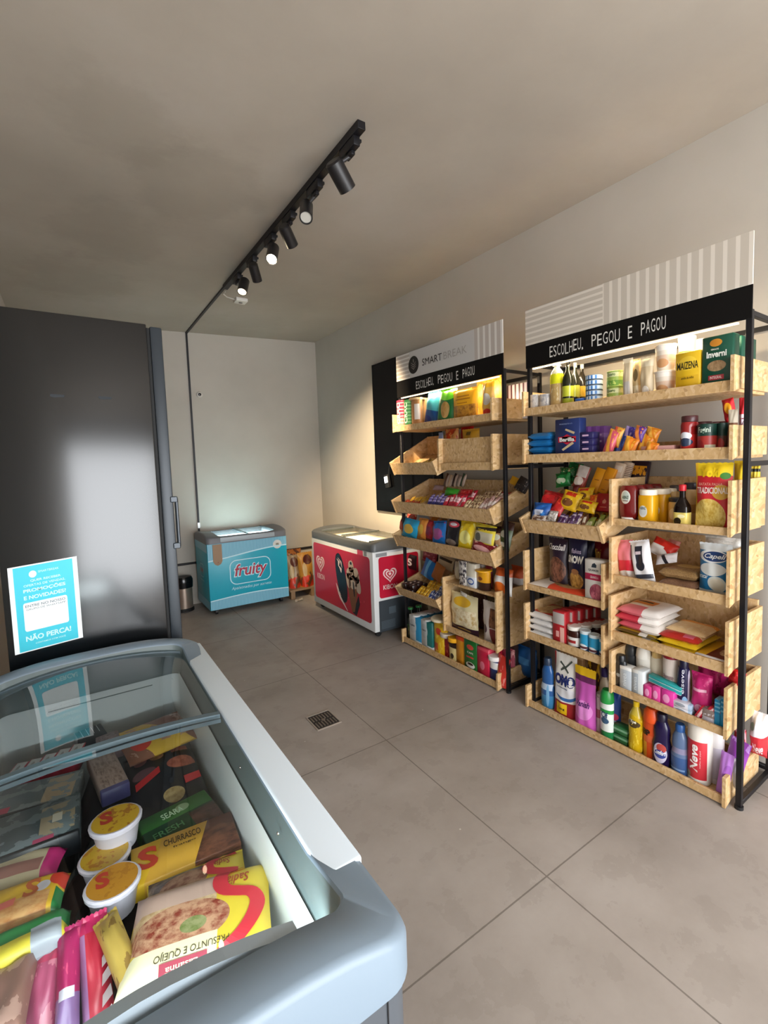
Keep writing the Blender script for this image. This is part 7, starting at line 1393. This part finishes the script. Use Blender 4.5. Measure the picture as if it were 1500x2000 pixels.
# ---- frozen food in the foreground freezer
Q('frozen_meal_bag', 'bag', 'nearest large yellow frozen meal bag with red ribbon stripe and upside-down writing', [(0.0274, 0.9003, 0.615), (0.2744, 0.8514, 0.615), (0.2838, 1.0373, 0.615), (0.0216, 1.1361, 0.615)], 0.05, ('#d8bd3a', (('rf', 0.02, 0.3, 0.6, 0.98, '#e0c49c', '#b08a5c', 5), ('ef', 0.36, 0.42, 0.34, 0.24, '#c99a78', '#8a3a2c', 14), ('r', 0, 0, 0.62, 0.27, '#e6dcb4'), ('ef', 0.45, 0.4, 0.09, 0.08, '#9a9a6a', '#6a7a3a', 12), ('r', 0, 0.66, 0.62, 1, '#c8a898'))), {'wr': 0.35, 't': [('Sadia', (0.67, 0.72, 0.84, 0.84), '#a83a30', 180, 0.01, 0.2), ('PRESUNTO E QUEIJO', (0.22, 0.14, 0.7, 0.22), '#4a4028', 180, 0.0), ('Lasanha', (0.3, 0.05, 0.5, 0.09), '#e8c8b0', 180, 0.01)], 'p': [([[(0.817, 0.938), (0.789, 0.929), (0.756, 1.033), (0.783, 1.042)], [(0.789, 0.929), (0.751, 0.916), (0.714, 1.02), (0.756, 1.033)], [(0.751, 0.916), (0.717, 0.903), (0.666, 1.0), (0.714, 1.02)], [(0.717, 0.903), (0.698, 0.891), (0.622, 0.969), (0.666, 1.0)], [(0.698, 0.891), (0.69, 0.877), (0.592, 0.927), (0.622, 0.969)], [(0.69, 0.877), (0.682, 0.854), (0.576, 0.883), (0.592, 0.927)], [(0.682, 0.854), (0.677, 0.826), (0.567, 0.84), (0.576, 0.883)], [(0.677, 0.826), (0.675, 0.801), (0.565, 0.799), (0.567, 0.84)], [(0.675, 0.801), (0.677, 0.777), (0.569, 0.758), (0.565, 0.799)], [(0.677, 0.777), (0.683, 0.753), (0.579, 0.718), (0.569, 0.758)], [(0.683, 0.753), (0.693, 0.731), (0.595, 0.68), (0.579, 0.718)], [(0.693, 0.731), (0.703, 0.715), (0.617, 0.645), (0.595, 0.68)], [(0.703, 0.715), (0.714, 0.705), (0.648, 0.616), (0.617, 0.645)], [(0.714, 0.705), (0.732, 0.694), (0.681, 0.597), (0.648, 0.616)], [(0.732, 0.694), (0.757, 0.683), (0.71, 0.583), (0.681, 0.597)], [(0.757, 0.683), (0.783, 0.67), (0.737, 0.57), (0.71, 0.583)], [(0.783, 0.67), (0.807, 0.659), (0.766, 0.557), (0.737, 0.57)], [(0.807, 0.659), (0.835, 0.649), (0.793, 0.547), (0.766, 0.557)], [(0.835, 0.649), (0.868, 0.633), (0.811, 0.539), (0.793, 0.547)], [(0.868, 0.633), (0.9, 0.608), (0.82, 0.532), (0.811, 0.539)], [(0.9, 0.608), (0.923, 0.576), (0.829, 0.52), (0.82, 0.532)], [(0.923, 0.576), (0.94, 0.541), (0.837, 0.502), (0.829, 0.52)], [(0.94, 0.541), (0.951, 0.502), (0.843, 0.483), (0.837, 0.502)], [(0.951, 0.502), (0.955, 0.46), (0.845, 0.46), (0.843, 0.483)], [(0.955, 0.46), (0.951, 0.414), (0.842, 0.432), (0.845, 0.46)], [(0.951, 0.414), (0.941, 0.368), (0.834, 0.396), (0.842, 0.432)], [(0.941, 0.368), (0.927, 0.322), (0.823, 0.357), (0.834, 0.396)], [(0.927, 0.322), (0.911, 0.279), (0.809, 0.321), (0.823, 0.357)], [(0.911, 0.279), (0.893, 0.239), (0.794, 0.287), (0.809, 0.321)], [(0.893, 0.239), (0.873, 0.2), (0.777, 0.254), (0.794, 0.287)], [(0.873, 0.2), (0.849, 0.162), (0.758, 0.223), (0.777, 0.254)], [(0.849, 0.162), (0.822, 0.125), (0.738, 0.195), (0.758, 0.223)], [(0.822, 0.125), (0.789, 0.089), (0.711, 0.167), (0.738, 0.195)], [(0.789, 0.089), (0.751, 0.055), (0.679, 0.138), (0.711, 0.167)], [(0.751, 0.055), (0.718, 0.027), (0.647, 0.111), (0.679, 0.138)], [(0.718, 0.027), (0.696, 0.008), (0.624, 0.092), (0.647, 0.111)]], '#c8303c'), ([[(0.26, 0.03), (0.56, 0.03), (0.56, 0.115), (0.26, 0.115)]], '#8a2438')]})
Q('frozen_meal_bag', 'bag', 'second yellow frozen meal bag, tucked under the nearest one, same red ribbon', [(0.0745, 1.0551, 0.585), (0.264, 0.998, 0.585), (0.2747, 1.1714, 0.59), (0.0588, 1.1671, 0.59)], 0.05, ('#d8bd3a', (('rf', 0.02, 0.3, 0.56, 0.98, '#9a8a84', '#3a3a48', 4), ('ef', 0.36, 0.6, 0.24, 0.22, '#b08a72', '#7a4a3c', 12))), {'wr': 0.35, 't': [('Sadia', (0.67, 0.66, 0.84, 0.8), '#a83a30', 180, 0.01, 0.2)], 'p': [([[(0.926, 0.87), (0.892, 0.867), (0.881, 0.986), (0.914, 0.99)], [(0.892, 0.867), (0.845, 0.863), (0.83, 0.982), (0.881, 0.986)], [(0.845, 0.863), (0.798, 0.856), (0.772, 0.973), (0.83, 0.982)], [(0.798, 0.856), (0.765, 0.845), (0.715, 0.955), (0.772, 0.973)], [(0.765, 0.845), (0.738, 0.829), (0.668, 0.926), (0.715, 0.955)], [(0.738, 0.829), (0.711, 0.806), (0.626, 0.891), (0.668, 0.926)], [(0.711, 0.806), (0.689, 0.78), (0.591, 0.85), (0.626, 0.891)], [(0.689, 0.78), (0.675, 0.756), (0.565, 0.804), (0.591, 0.85)], [(0.675, 0.756), (0.668, 0.731), (0.55, 0.752), (0.565, 0.804)], [(0.668, 0.731), (0.665, 0.699), (0.545, 0.699), (0.55, 0.752)], [(0.665, 0.699), (0.668, 0.668), (0.55, 0.645), (0.545, 0.699)], [(0.668, 0.668), (0.674, 0.646), (0.566, 0.594), (0.55, 0.645)], [(0.674, 0.646), (0.686, 0.629), (0.595, 0.55), (0.566, 0.594)], [(0.686, 0.629), (0.707, 0.61), (0.633, 0.515), (0.595, 0.55)], [(0.707, 0.61), (0.736, 0.591), (0.673, 0.488), (0.633, 0.515)], [(0.736, 0.591), (0.765, 0.575), (0.715, 0.465), (0.673, 0.488)], [(0.765, 0.575), (0.798, 0.562), (0.764, 0.447), (0.715, 0.465)], [(0.798, 0.562), (0.84, 0.552), (0.815, 0.435), (0.764, 0.447)], [(0.84, 0.552), (0.881, 0.545), (0.859, 0.427), (0.815, 0.435)], [(0.881, 0.545), (0.911, 0.539), (0.889, 0.421), (0.859, 0.427)]], '#c8303c')]})
Q('frozen_box', 'box', 'long yellow and brown box of breaded chicken with a red S mark', [(0.0403, 1.1899, 0.575), (0.285, 1.162, 0.575), (0.285, 1.303, 0.575), (0.063, 1.305, 0.575)], 0.04, ('#6a3a28', (('rf', 0.35, 0, 1, 0.75, '#7a4a34', '#3a1c14', 7), ('r', 0, 0, 0.3, 1, '#e0b42a'), ('d', 1, -0.2, 0.1, 0.55, '#d8a43a'))), {'kind': 'box', 't': [('CHURRASCO', (0.3, 0.68, 0.66, 0.86), '#3a2814'), ('S', (0.06, 0.3, 0.24, 0.86), '#c0402c', 0, 0.04), ('frango', (0.38, 0.55, 0.6, 0.62), '#2a1c10')]})
Q('frozen_box', 'box', 'dark green frozen box beside the black burger bag', [(0.0733, 1.2734, 0.565), (0.2588, 1.2965, 0.565), (0.2738, 1.454, 0.565), (0.1006, 1.419, 0.565)], 0.05, ('#1c3c24', (('r', 0, 0.6, 1, 1, '#3c7a34'), ('rf', 0.62, 0.0, 1, 0.55, '#5a3a30', '#2a1c18', 8), ('e', 0.6, 0.8, 0.1, 0.1, '#b0d0a0'))), {'kind': 'box', 't': [('SEARA', (0.3, 0.68, 0.6, 0.84), '#b8d8b0'), ('FRESH', (0.1, 0.3, 0.5, 0.45), '#4a7a4c')]})
Q('frozen_bag', 'bag', 'large black frozen bag printed with small burgers and sausages', [(0.0796, 1.4915, 0.56), (0.2629, 1.4323, 0.56), (0.28, 1.8157, 0.575), (0.0742, 1.7594, 0.575)], 0.06, ('#12151c', (('e', 0.22, 0.78, 0.09, 0.07, '#8a5a5c'), ('ef', 0.45, 0.78, 0.1, 0.07, '#c09070', '#8a5a3c', 10), ('r', 0.66, 0.76, 0.9, 0.86, '#b05a44'), ('ef', 0.75, 0.55, 0.2, 0.1, '#c8745a', '#a05038', 12), ('e', 0.24, 0.55, 0.16, 0.08, '#6a4a52'), ('ef', 0.55, 0.14, 0.14, 0.08, '#b09a6c', '#8a7040', 12))), {'wr': 0.3, 'p': [([[(0.1, 0.34), (0.44, 0.46), (0.44, 0.56), (0.1, 0.44)], [(0.72, 0.2), (0.95, 0.26), (0.95, 0.36), (0.72, 0.3)]], '#c82a30')]})
Q('frozen_bag', 'bag', 'clear brown bag with a yellow label lying across the back', [(0.072, 1.6732, 0.6), (0.2798, 1.7365, 0.6), (0.285, 1.9414, 0.61), (0.0713, 1.9435, 0.6)], 0.05, ('#8a5a44', (('d', 1, 0.6, 0.35, 0.95, '#d8b03a'), ('e', 0.25, 0.35, 0.14, 0.2, '#c83a2c'), ('n', 4, 0.62, '#b08a78'))), {})
Q('meat_tray', 'tray', 'clear tray of pale minced meat with a purple rim, in the middle lane', [(-0.0228, 1.5849, 0.585), (0.0566, 1.5879, 0.585), (0.0722, 1.8406, 0.585), (0.0082, 1.8261, 0.585)], 0.045, ('#a08c82', (('rf', 0.08, 0.08, 0.92, 0.92, '#b09a8e', '#7a645c', 12), ('r', 0, 0, 1, 0.07, '#4a4a7c'))), {'kind': 'box'})
Q('meat_tray', 'tray', 'smaller clear meat tray behind the middle lane one', [(0.0052, 1.8116, 0.59), (0.0766, 1.8157, 0.59), (0.0764, 1.9366, 0.59), (0.0125, 1.9309, 0.59)], 0.04, ('#8a7476', (('rf', 0.1, 0.1, 0.9, 0.9, '#a08a8a', '#6a5458', 9),)), {'kind': 'box'})
Q('wire_tray', 'tray', 'black tray with bars standing at the back of the middle lane', [(-0.0387, 1.8386, 0.58), (0.0093, 1.8638, 0.58), (0.0749, 1.9965, 0.6), (-0.0325, 1.985, 0.6)], 0.03, ('#24262c', (('s', 'u', 5, 0.12, '#c8c8cc'), ('r', 0, 0, 1, 0.7, '#1c1e24'))), {'kind': 'box'})
Q('yogurt_tub', 'tub', 'leftmost of five small red and white tubs in a row', [(-0.2164, 1.8034, 0.59), (-0.1842, 1.7955, 0.59), (-0.1861, 1.9018, 0.59), (-0.2195, 1.915, 0.59)], 0.05, ('#c8324a', (('r', 0.1, 0.28, 0.9, 0.98, '#e4e2e2'), ('e', 0.45, 0.7, 0.12, 0.14, '#a8a4a4'))), {'kind': 'box'})
Q('yogurt_tub', 'tub', 'second from the left of five small red and white tubs', [(-0.1821, 1.7997, 0.59), (-0.1491, 1.7916, 0.59), (-0.149, 1.899, 0.59), (-0.183, 1.9125, 0.59)], 0.05, ('#c8324a', (('r', 0.1, 0.28, 0.9, 0.98, '#e4e2e2'), ('e', 0.45, 0.7, 0.12, 0.14, '#a8a4a4'))), {'kind': 'box'})
Q('yogurt_tub', 'tub', 'middle one of five small red and white tubs', [(-0.1472, 1.8021, 0.59), (-0.1134, 1.7939, 0.59), (-0.1111, 1.9033, 0.59), (-0.1459, 1.9169, 0.59)], 0.05, ('#c8324a', (('r', 0.1, 0.28, 0.9, 0.98, '#e4e2e2'), ('e', 0.45, 0.7, 0.12, 0.14, '#a8a4a4'))), {'kind': 'box'})
Q('yogurt_tub', 'tub', 'fourth from the left of five small red and white tubs', [(-0.1112, 1.8046, 0.59), (-0.0766, 1.7963, 0.59), (-0.0719, 1.9077, 0.59), (-0.1075, 1.9215, 0.59)], 0.05, ('#c8324a', (('r', 0.1, 0.28, 0.9, 0.98, '#e4e2e2'), ('e', 0.45, 0.7, 0.12, 0.14, '#a8a4a4'))), {'kind': 'box'})
Q('yogurt_tub', 'tub', 'rightmost of five small red and white tubs, beside the black tray', [(-0.0754, 1.8082, 0.59), (-0.0399, 1.7999, 0.59), (-0.0328, 1.9133, 0.59), (-0.0693, 1.9274, 0.59)], 0.05, ('#c8324a', (('r', 0.1, 0.28, 0.9, 0.98, '#e4e2e2'), ('e', 0.45, 0.7, 0.12, 0.14, '#a8a4a4'))), {'kind': 'box'})
Q('meat_tray', 'tray', 'black tray of meat under clear film with a beige sticker, upper one at the left', [(-0.25, 1.6444, 0.6), (-0.0386, 1.5665, 0.6), (-0.0463, 1.7472, 0.6), (-0.25, 1.7456, 0.6)], 0.05, ('#6a7478', (('r', 0.62, 0.1, 0.95, 0.9, '#b8a48a'), ('n', 4, 0.55, '#8e989a'), ('r', 0, 0.0, 0.3, 0.25, '#c83a5a'), ('r', 0, 0, 1, 0.06, '#1a1e24'))), {'kind': 'box'})
Q('meat_tray', 'tray', 'black tray of meat under clear film with a beige sticker, nearer one at the left', [(-0.2479, 1.4208, 0.61), (-0.0423, 1.4143, 0.61), (-0.04, 1.5891, 0.61), (-0.25, 1.5944, 0.61)], 0.06, ('#4c585c', (('r', 0.6, 0.15, 0.95, 0.85, '#b0a084'), ('n', 4, 0.52, '#7a888c'), ('r', 0.55, 0.0, 0.75, 0.14, '#b84a6a'), ('r', 0, 0, 1, 0.05, '#14181c'))), {'kind': 'box', 'p': [([[(0.72, 0.4), (0.82, 0.4), (0.82, 0.6), (0.72, 0.6)]], '#dcd4c0')]})
# bowls
P('tub', 'food_bowl', 'bowl', 'top white food bowl with a yellow printed lid and red S mark', (0.0324, 1.309, 0.565), (0.11, 0.11, 0.07), (0, 0, 0), ('#d9d2dc',), {'cap': '#d9d2dc', 'lidprint': ('#dcae2c', 'S')})
P('tub', 'food_bowl', 'bowl', 'second white bowl with a yellow lid, partly under the top one', (0.0042, 1.2611, 0.53), (0.104, 0.104, 0.06), (0, 0, 0), ('#d9d2dc',), {'cap': '#d9d2dc', 'lidprint': ('#caa02c', '')})
P('tub', 'food_bowl', 'bowl', 'third white bowl with an orange pasta picture, nearest of the bowls', (0.0135, 1.1424, 0.535), (0.104, 0.104, 0.07), (0, 0, 0), ('#d9d2dc',), {'cap': '#d9d2dc', 'lidprint': ('#c88a2a', 'S')})
Q('sausage_bag', 'bag', 'cream and pink sausage bag at the left edge below the meat trays', [(-0.2494, 1.3624, 0.6), (-0.0868, 1.3286, 0.6), (-0.074, 1.4089, 0.6), (-0.25, 1.4636, 0.6)], 0.05, ('#d8c8a4', (('r', 0, 0.15, 0.8, 0.55, '#a87468'), ('r', 0.82, 0, 1, 1, '#d0307c'))), {'wr': 0.5})
Q('frozen_meal_bag', 'bag', 'yellow snack bag with red S mark at the left edge', [(-0.2307, 1.2278, 0.61), (-0.0733, 1.1928, 0.61), (-0.0687, 1.3078, 0.61), (-0.2444, 1.3305, 0.61)], 0.05, ('#e0b02c', (('rf', 0.35, 0, 0.85, 0.45, '#d8a468', '#c07a3c', 9), ('e', 0.93, 0.75, 0.12, 0.2, '#d8402c'), ('r', 0.9, 0, 1, 0.5, '#1c7a3c'), ('e', 0.75, 0.6, 0.08, 0.14, '#d0cad0'))), {'wr': 0.5, 't': [('S', (0.56, 0.4, 0.72, 0.85), '#c0602c', 0, 0.03)], 'p': [([[(0.15, 0.2), (0.5, 0.3), (0.5, 0.48), (0.15, 0.38)]], '#d86a5a')]})
Q('frozen_bag', 'bag', 'green, yellow and grey frozen bag below the yellow snack bag', [(-0.2139, 1.1025, 0.61), (-0.0595, 1.1265, 0.61), (-0.0629, 1.1848, 0.61), (-0.2273, 1.2027, 0.61)], 0.06, ('#1f7a3c', (('r', 0, 0, 1, 0.45, '#d8c43a'), ('r', 0.6, 0, 0.9, 0.55, '#a0a4ac'))), {'wr': 0.5})
Q('frozen_bag', 'bag', 'brown meat bag at the bottom left corner', [(-0.1919, 0.9761, 0.6), (-0.1158, 0.9709, 0.6), (-0.1239, 1.1238, 0.6), (-0.2119, 1.1329, 0.6)], 0.06, ('#8a6458', (('n', 3, 0.55, '#b08a7c'),)), {})
Q('frozen_bag', 'bag', 'dusky pink frozen bag standing at the left of three pink bags', [(-0.1454, 1.0073, 0.5), (-0.0877, 0.9906, 0.5), (-0.0781, 1.1163, 0.6), (-0.1279, 1.1268, 0.6)], 0.05, ('#a84a6a', (('n', 3, 0.55, '#c8788a'), ('r', 0.2, 0.8, 0.8, 0.97, '#b83a5c'))), {})
Q('frozen_bag', 'bag', 'crimson frozen bag standing in the middle of three pink bags', [(-0.0969, 0.9625, 0.5), (-0.053, 0.9557, 0.5), (-0.0506, 1.1142, 0.62), (-0.0847, 1.1141, 0.62)], 0.05, ('#a8205a', (('r', 0, 0, 1, 0.45, '#8a6a9a'), ('r', 0.2, 0.42, 0.8, 0.5, '#d8d4e0'), ('n', 4, 0.62, '#d04a74'))), {})
Q('frozen_bag', 'bag', 'red and pink frozen bag with white leaves standing at the right of three pink bags', [(-0.0688, 0.9593, 0.48), (-0.0002, 0.9529, 0.48), (-0.0008, 1.1176, 0.62), (-0.0373, 1.1108, 0.62)], 0.06, ('#b8283c', (('r', 0, 0, 0.25, 1, '#a0709a'), ('r', 0, 0.85, 1, 1, '#c0285c'))), {'p': [([[(0.7, 0.55), (0.95, 0.6), (0.9, 0.68), (0.72, 0.62)], [(0.66, 0.42), (0.95, 0.48), (0.9, 0.55), (0.7, 0.5)], [(0.62, 0.28), (0.95, 0.34), (0.92, 0.42), (0.66, 0.36)], [(0.62, 0.14), (0.92, 0.2), (0.9, 0.28), (0.66, 0.22)]], '#e2cccc')]})
Q('frozen_meal_bag', 'bag', 'olive yellow frozen bag standing on edge left of the nearest yellow bag', [(-0.0229, 0.9116, 0.58), (0.0279, 0.9155, 0.6), (0.0284, 1.1158, 0.63), (-0.0041, 1.106, 0.62)], 0.04, ('#b89a4a', (('n', 3, 0.55, '#8a6a34'),)), {})
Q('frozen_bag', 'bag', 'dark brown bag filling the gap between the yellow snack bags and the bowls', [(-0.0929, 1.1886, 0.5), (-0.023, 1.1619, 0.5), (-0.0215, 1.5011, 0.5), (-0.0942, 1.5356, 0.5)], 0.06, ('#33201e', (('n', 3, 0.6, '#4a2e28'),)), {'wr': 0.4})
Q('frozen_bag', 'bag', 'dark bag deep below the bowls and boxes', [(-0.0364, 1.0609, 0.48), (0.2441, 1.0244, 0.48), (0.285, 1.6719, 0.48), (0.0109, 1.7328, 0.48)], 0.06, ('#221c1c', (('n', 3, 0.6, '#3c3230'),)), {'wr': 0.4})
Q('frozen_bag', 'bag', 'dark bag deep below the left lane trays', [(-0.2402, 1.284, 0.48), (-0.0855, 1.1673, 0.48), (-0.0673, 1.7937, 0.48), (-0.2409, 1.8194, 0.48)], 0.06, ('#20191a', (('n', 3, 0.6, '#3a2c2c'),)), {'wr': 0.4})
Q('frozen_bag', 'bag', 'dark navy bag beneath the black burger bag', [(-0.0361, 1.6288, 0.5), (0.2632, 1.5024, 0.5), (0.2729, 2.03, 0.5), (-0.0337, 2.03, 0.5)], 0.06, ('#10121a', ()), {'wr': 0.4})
# ---- charcoal sacks
P('pouch', 'charcoal_sack', 'sack', 'left charcoal sack with faded print between the two chest freezers', (1.995, 5.13, .106), (0.16, .14, 0.37), (-4, 0, 0), ('#8a7458', (('e', .6, .78, .3, .14, '#4a1c16'), ('e', .5, .15, .55, .18, '#c0321c'), ('n', 3, .58, '#5c3a24'), ('e', .35, .5, .14, .2, '#b8a078'))), {})
P('pouch', 'charcoal_sack', 'sack', 'right charcoal sack with red flames between the two chest freezers', (2.14, 5.1, .106), (0.18, .14, 0.39), (-4, 0, 0), ('#a8762c', (('e', .6, .78, .3, .14, '#4a1c16'), ('e', .5, .15, .55, .18, '#c0321c'), ('n', 3, .58, '#5c3a24'), ('e', .35, .5, .14, .2, '#b8a078'))), {})
P('bag', 'charcoal_sack', 'sack', 'charcoal sack laid on top at the back of the pallet', (2.08, 5.33, .106), (.22, .14, .40), (-3, 0, 0), ('#9c5a24', (('n', 3, .5, '#4a2418'), ('e', .5, .3, .4, .2, '#b8381c'))), {})
P('bag', 'crumpled_paper', 'paper', 'small crumpled light paper on the floor in front of the pallet', (1.96, 4.95, .0), (.10, .03, .03), (0, 0, 10), ('#8c7a66', (('n', 4, .5, '#b0a490'),)), {})
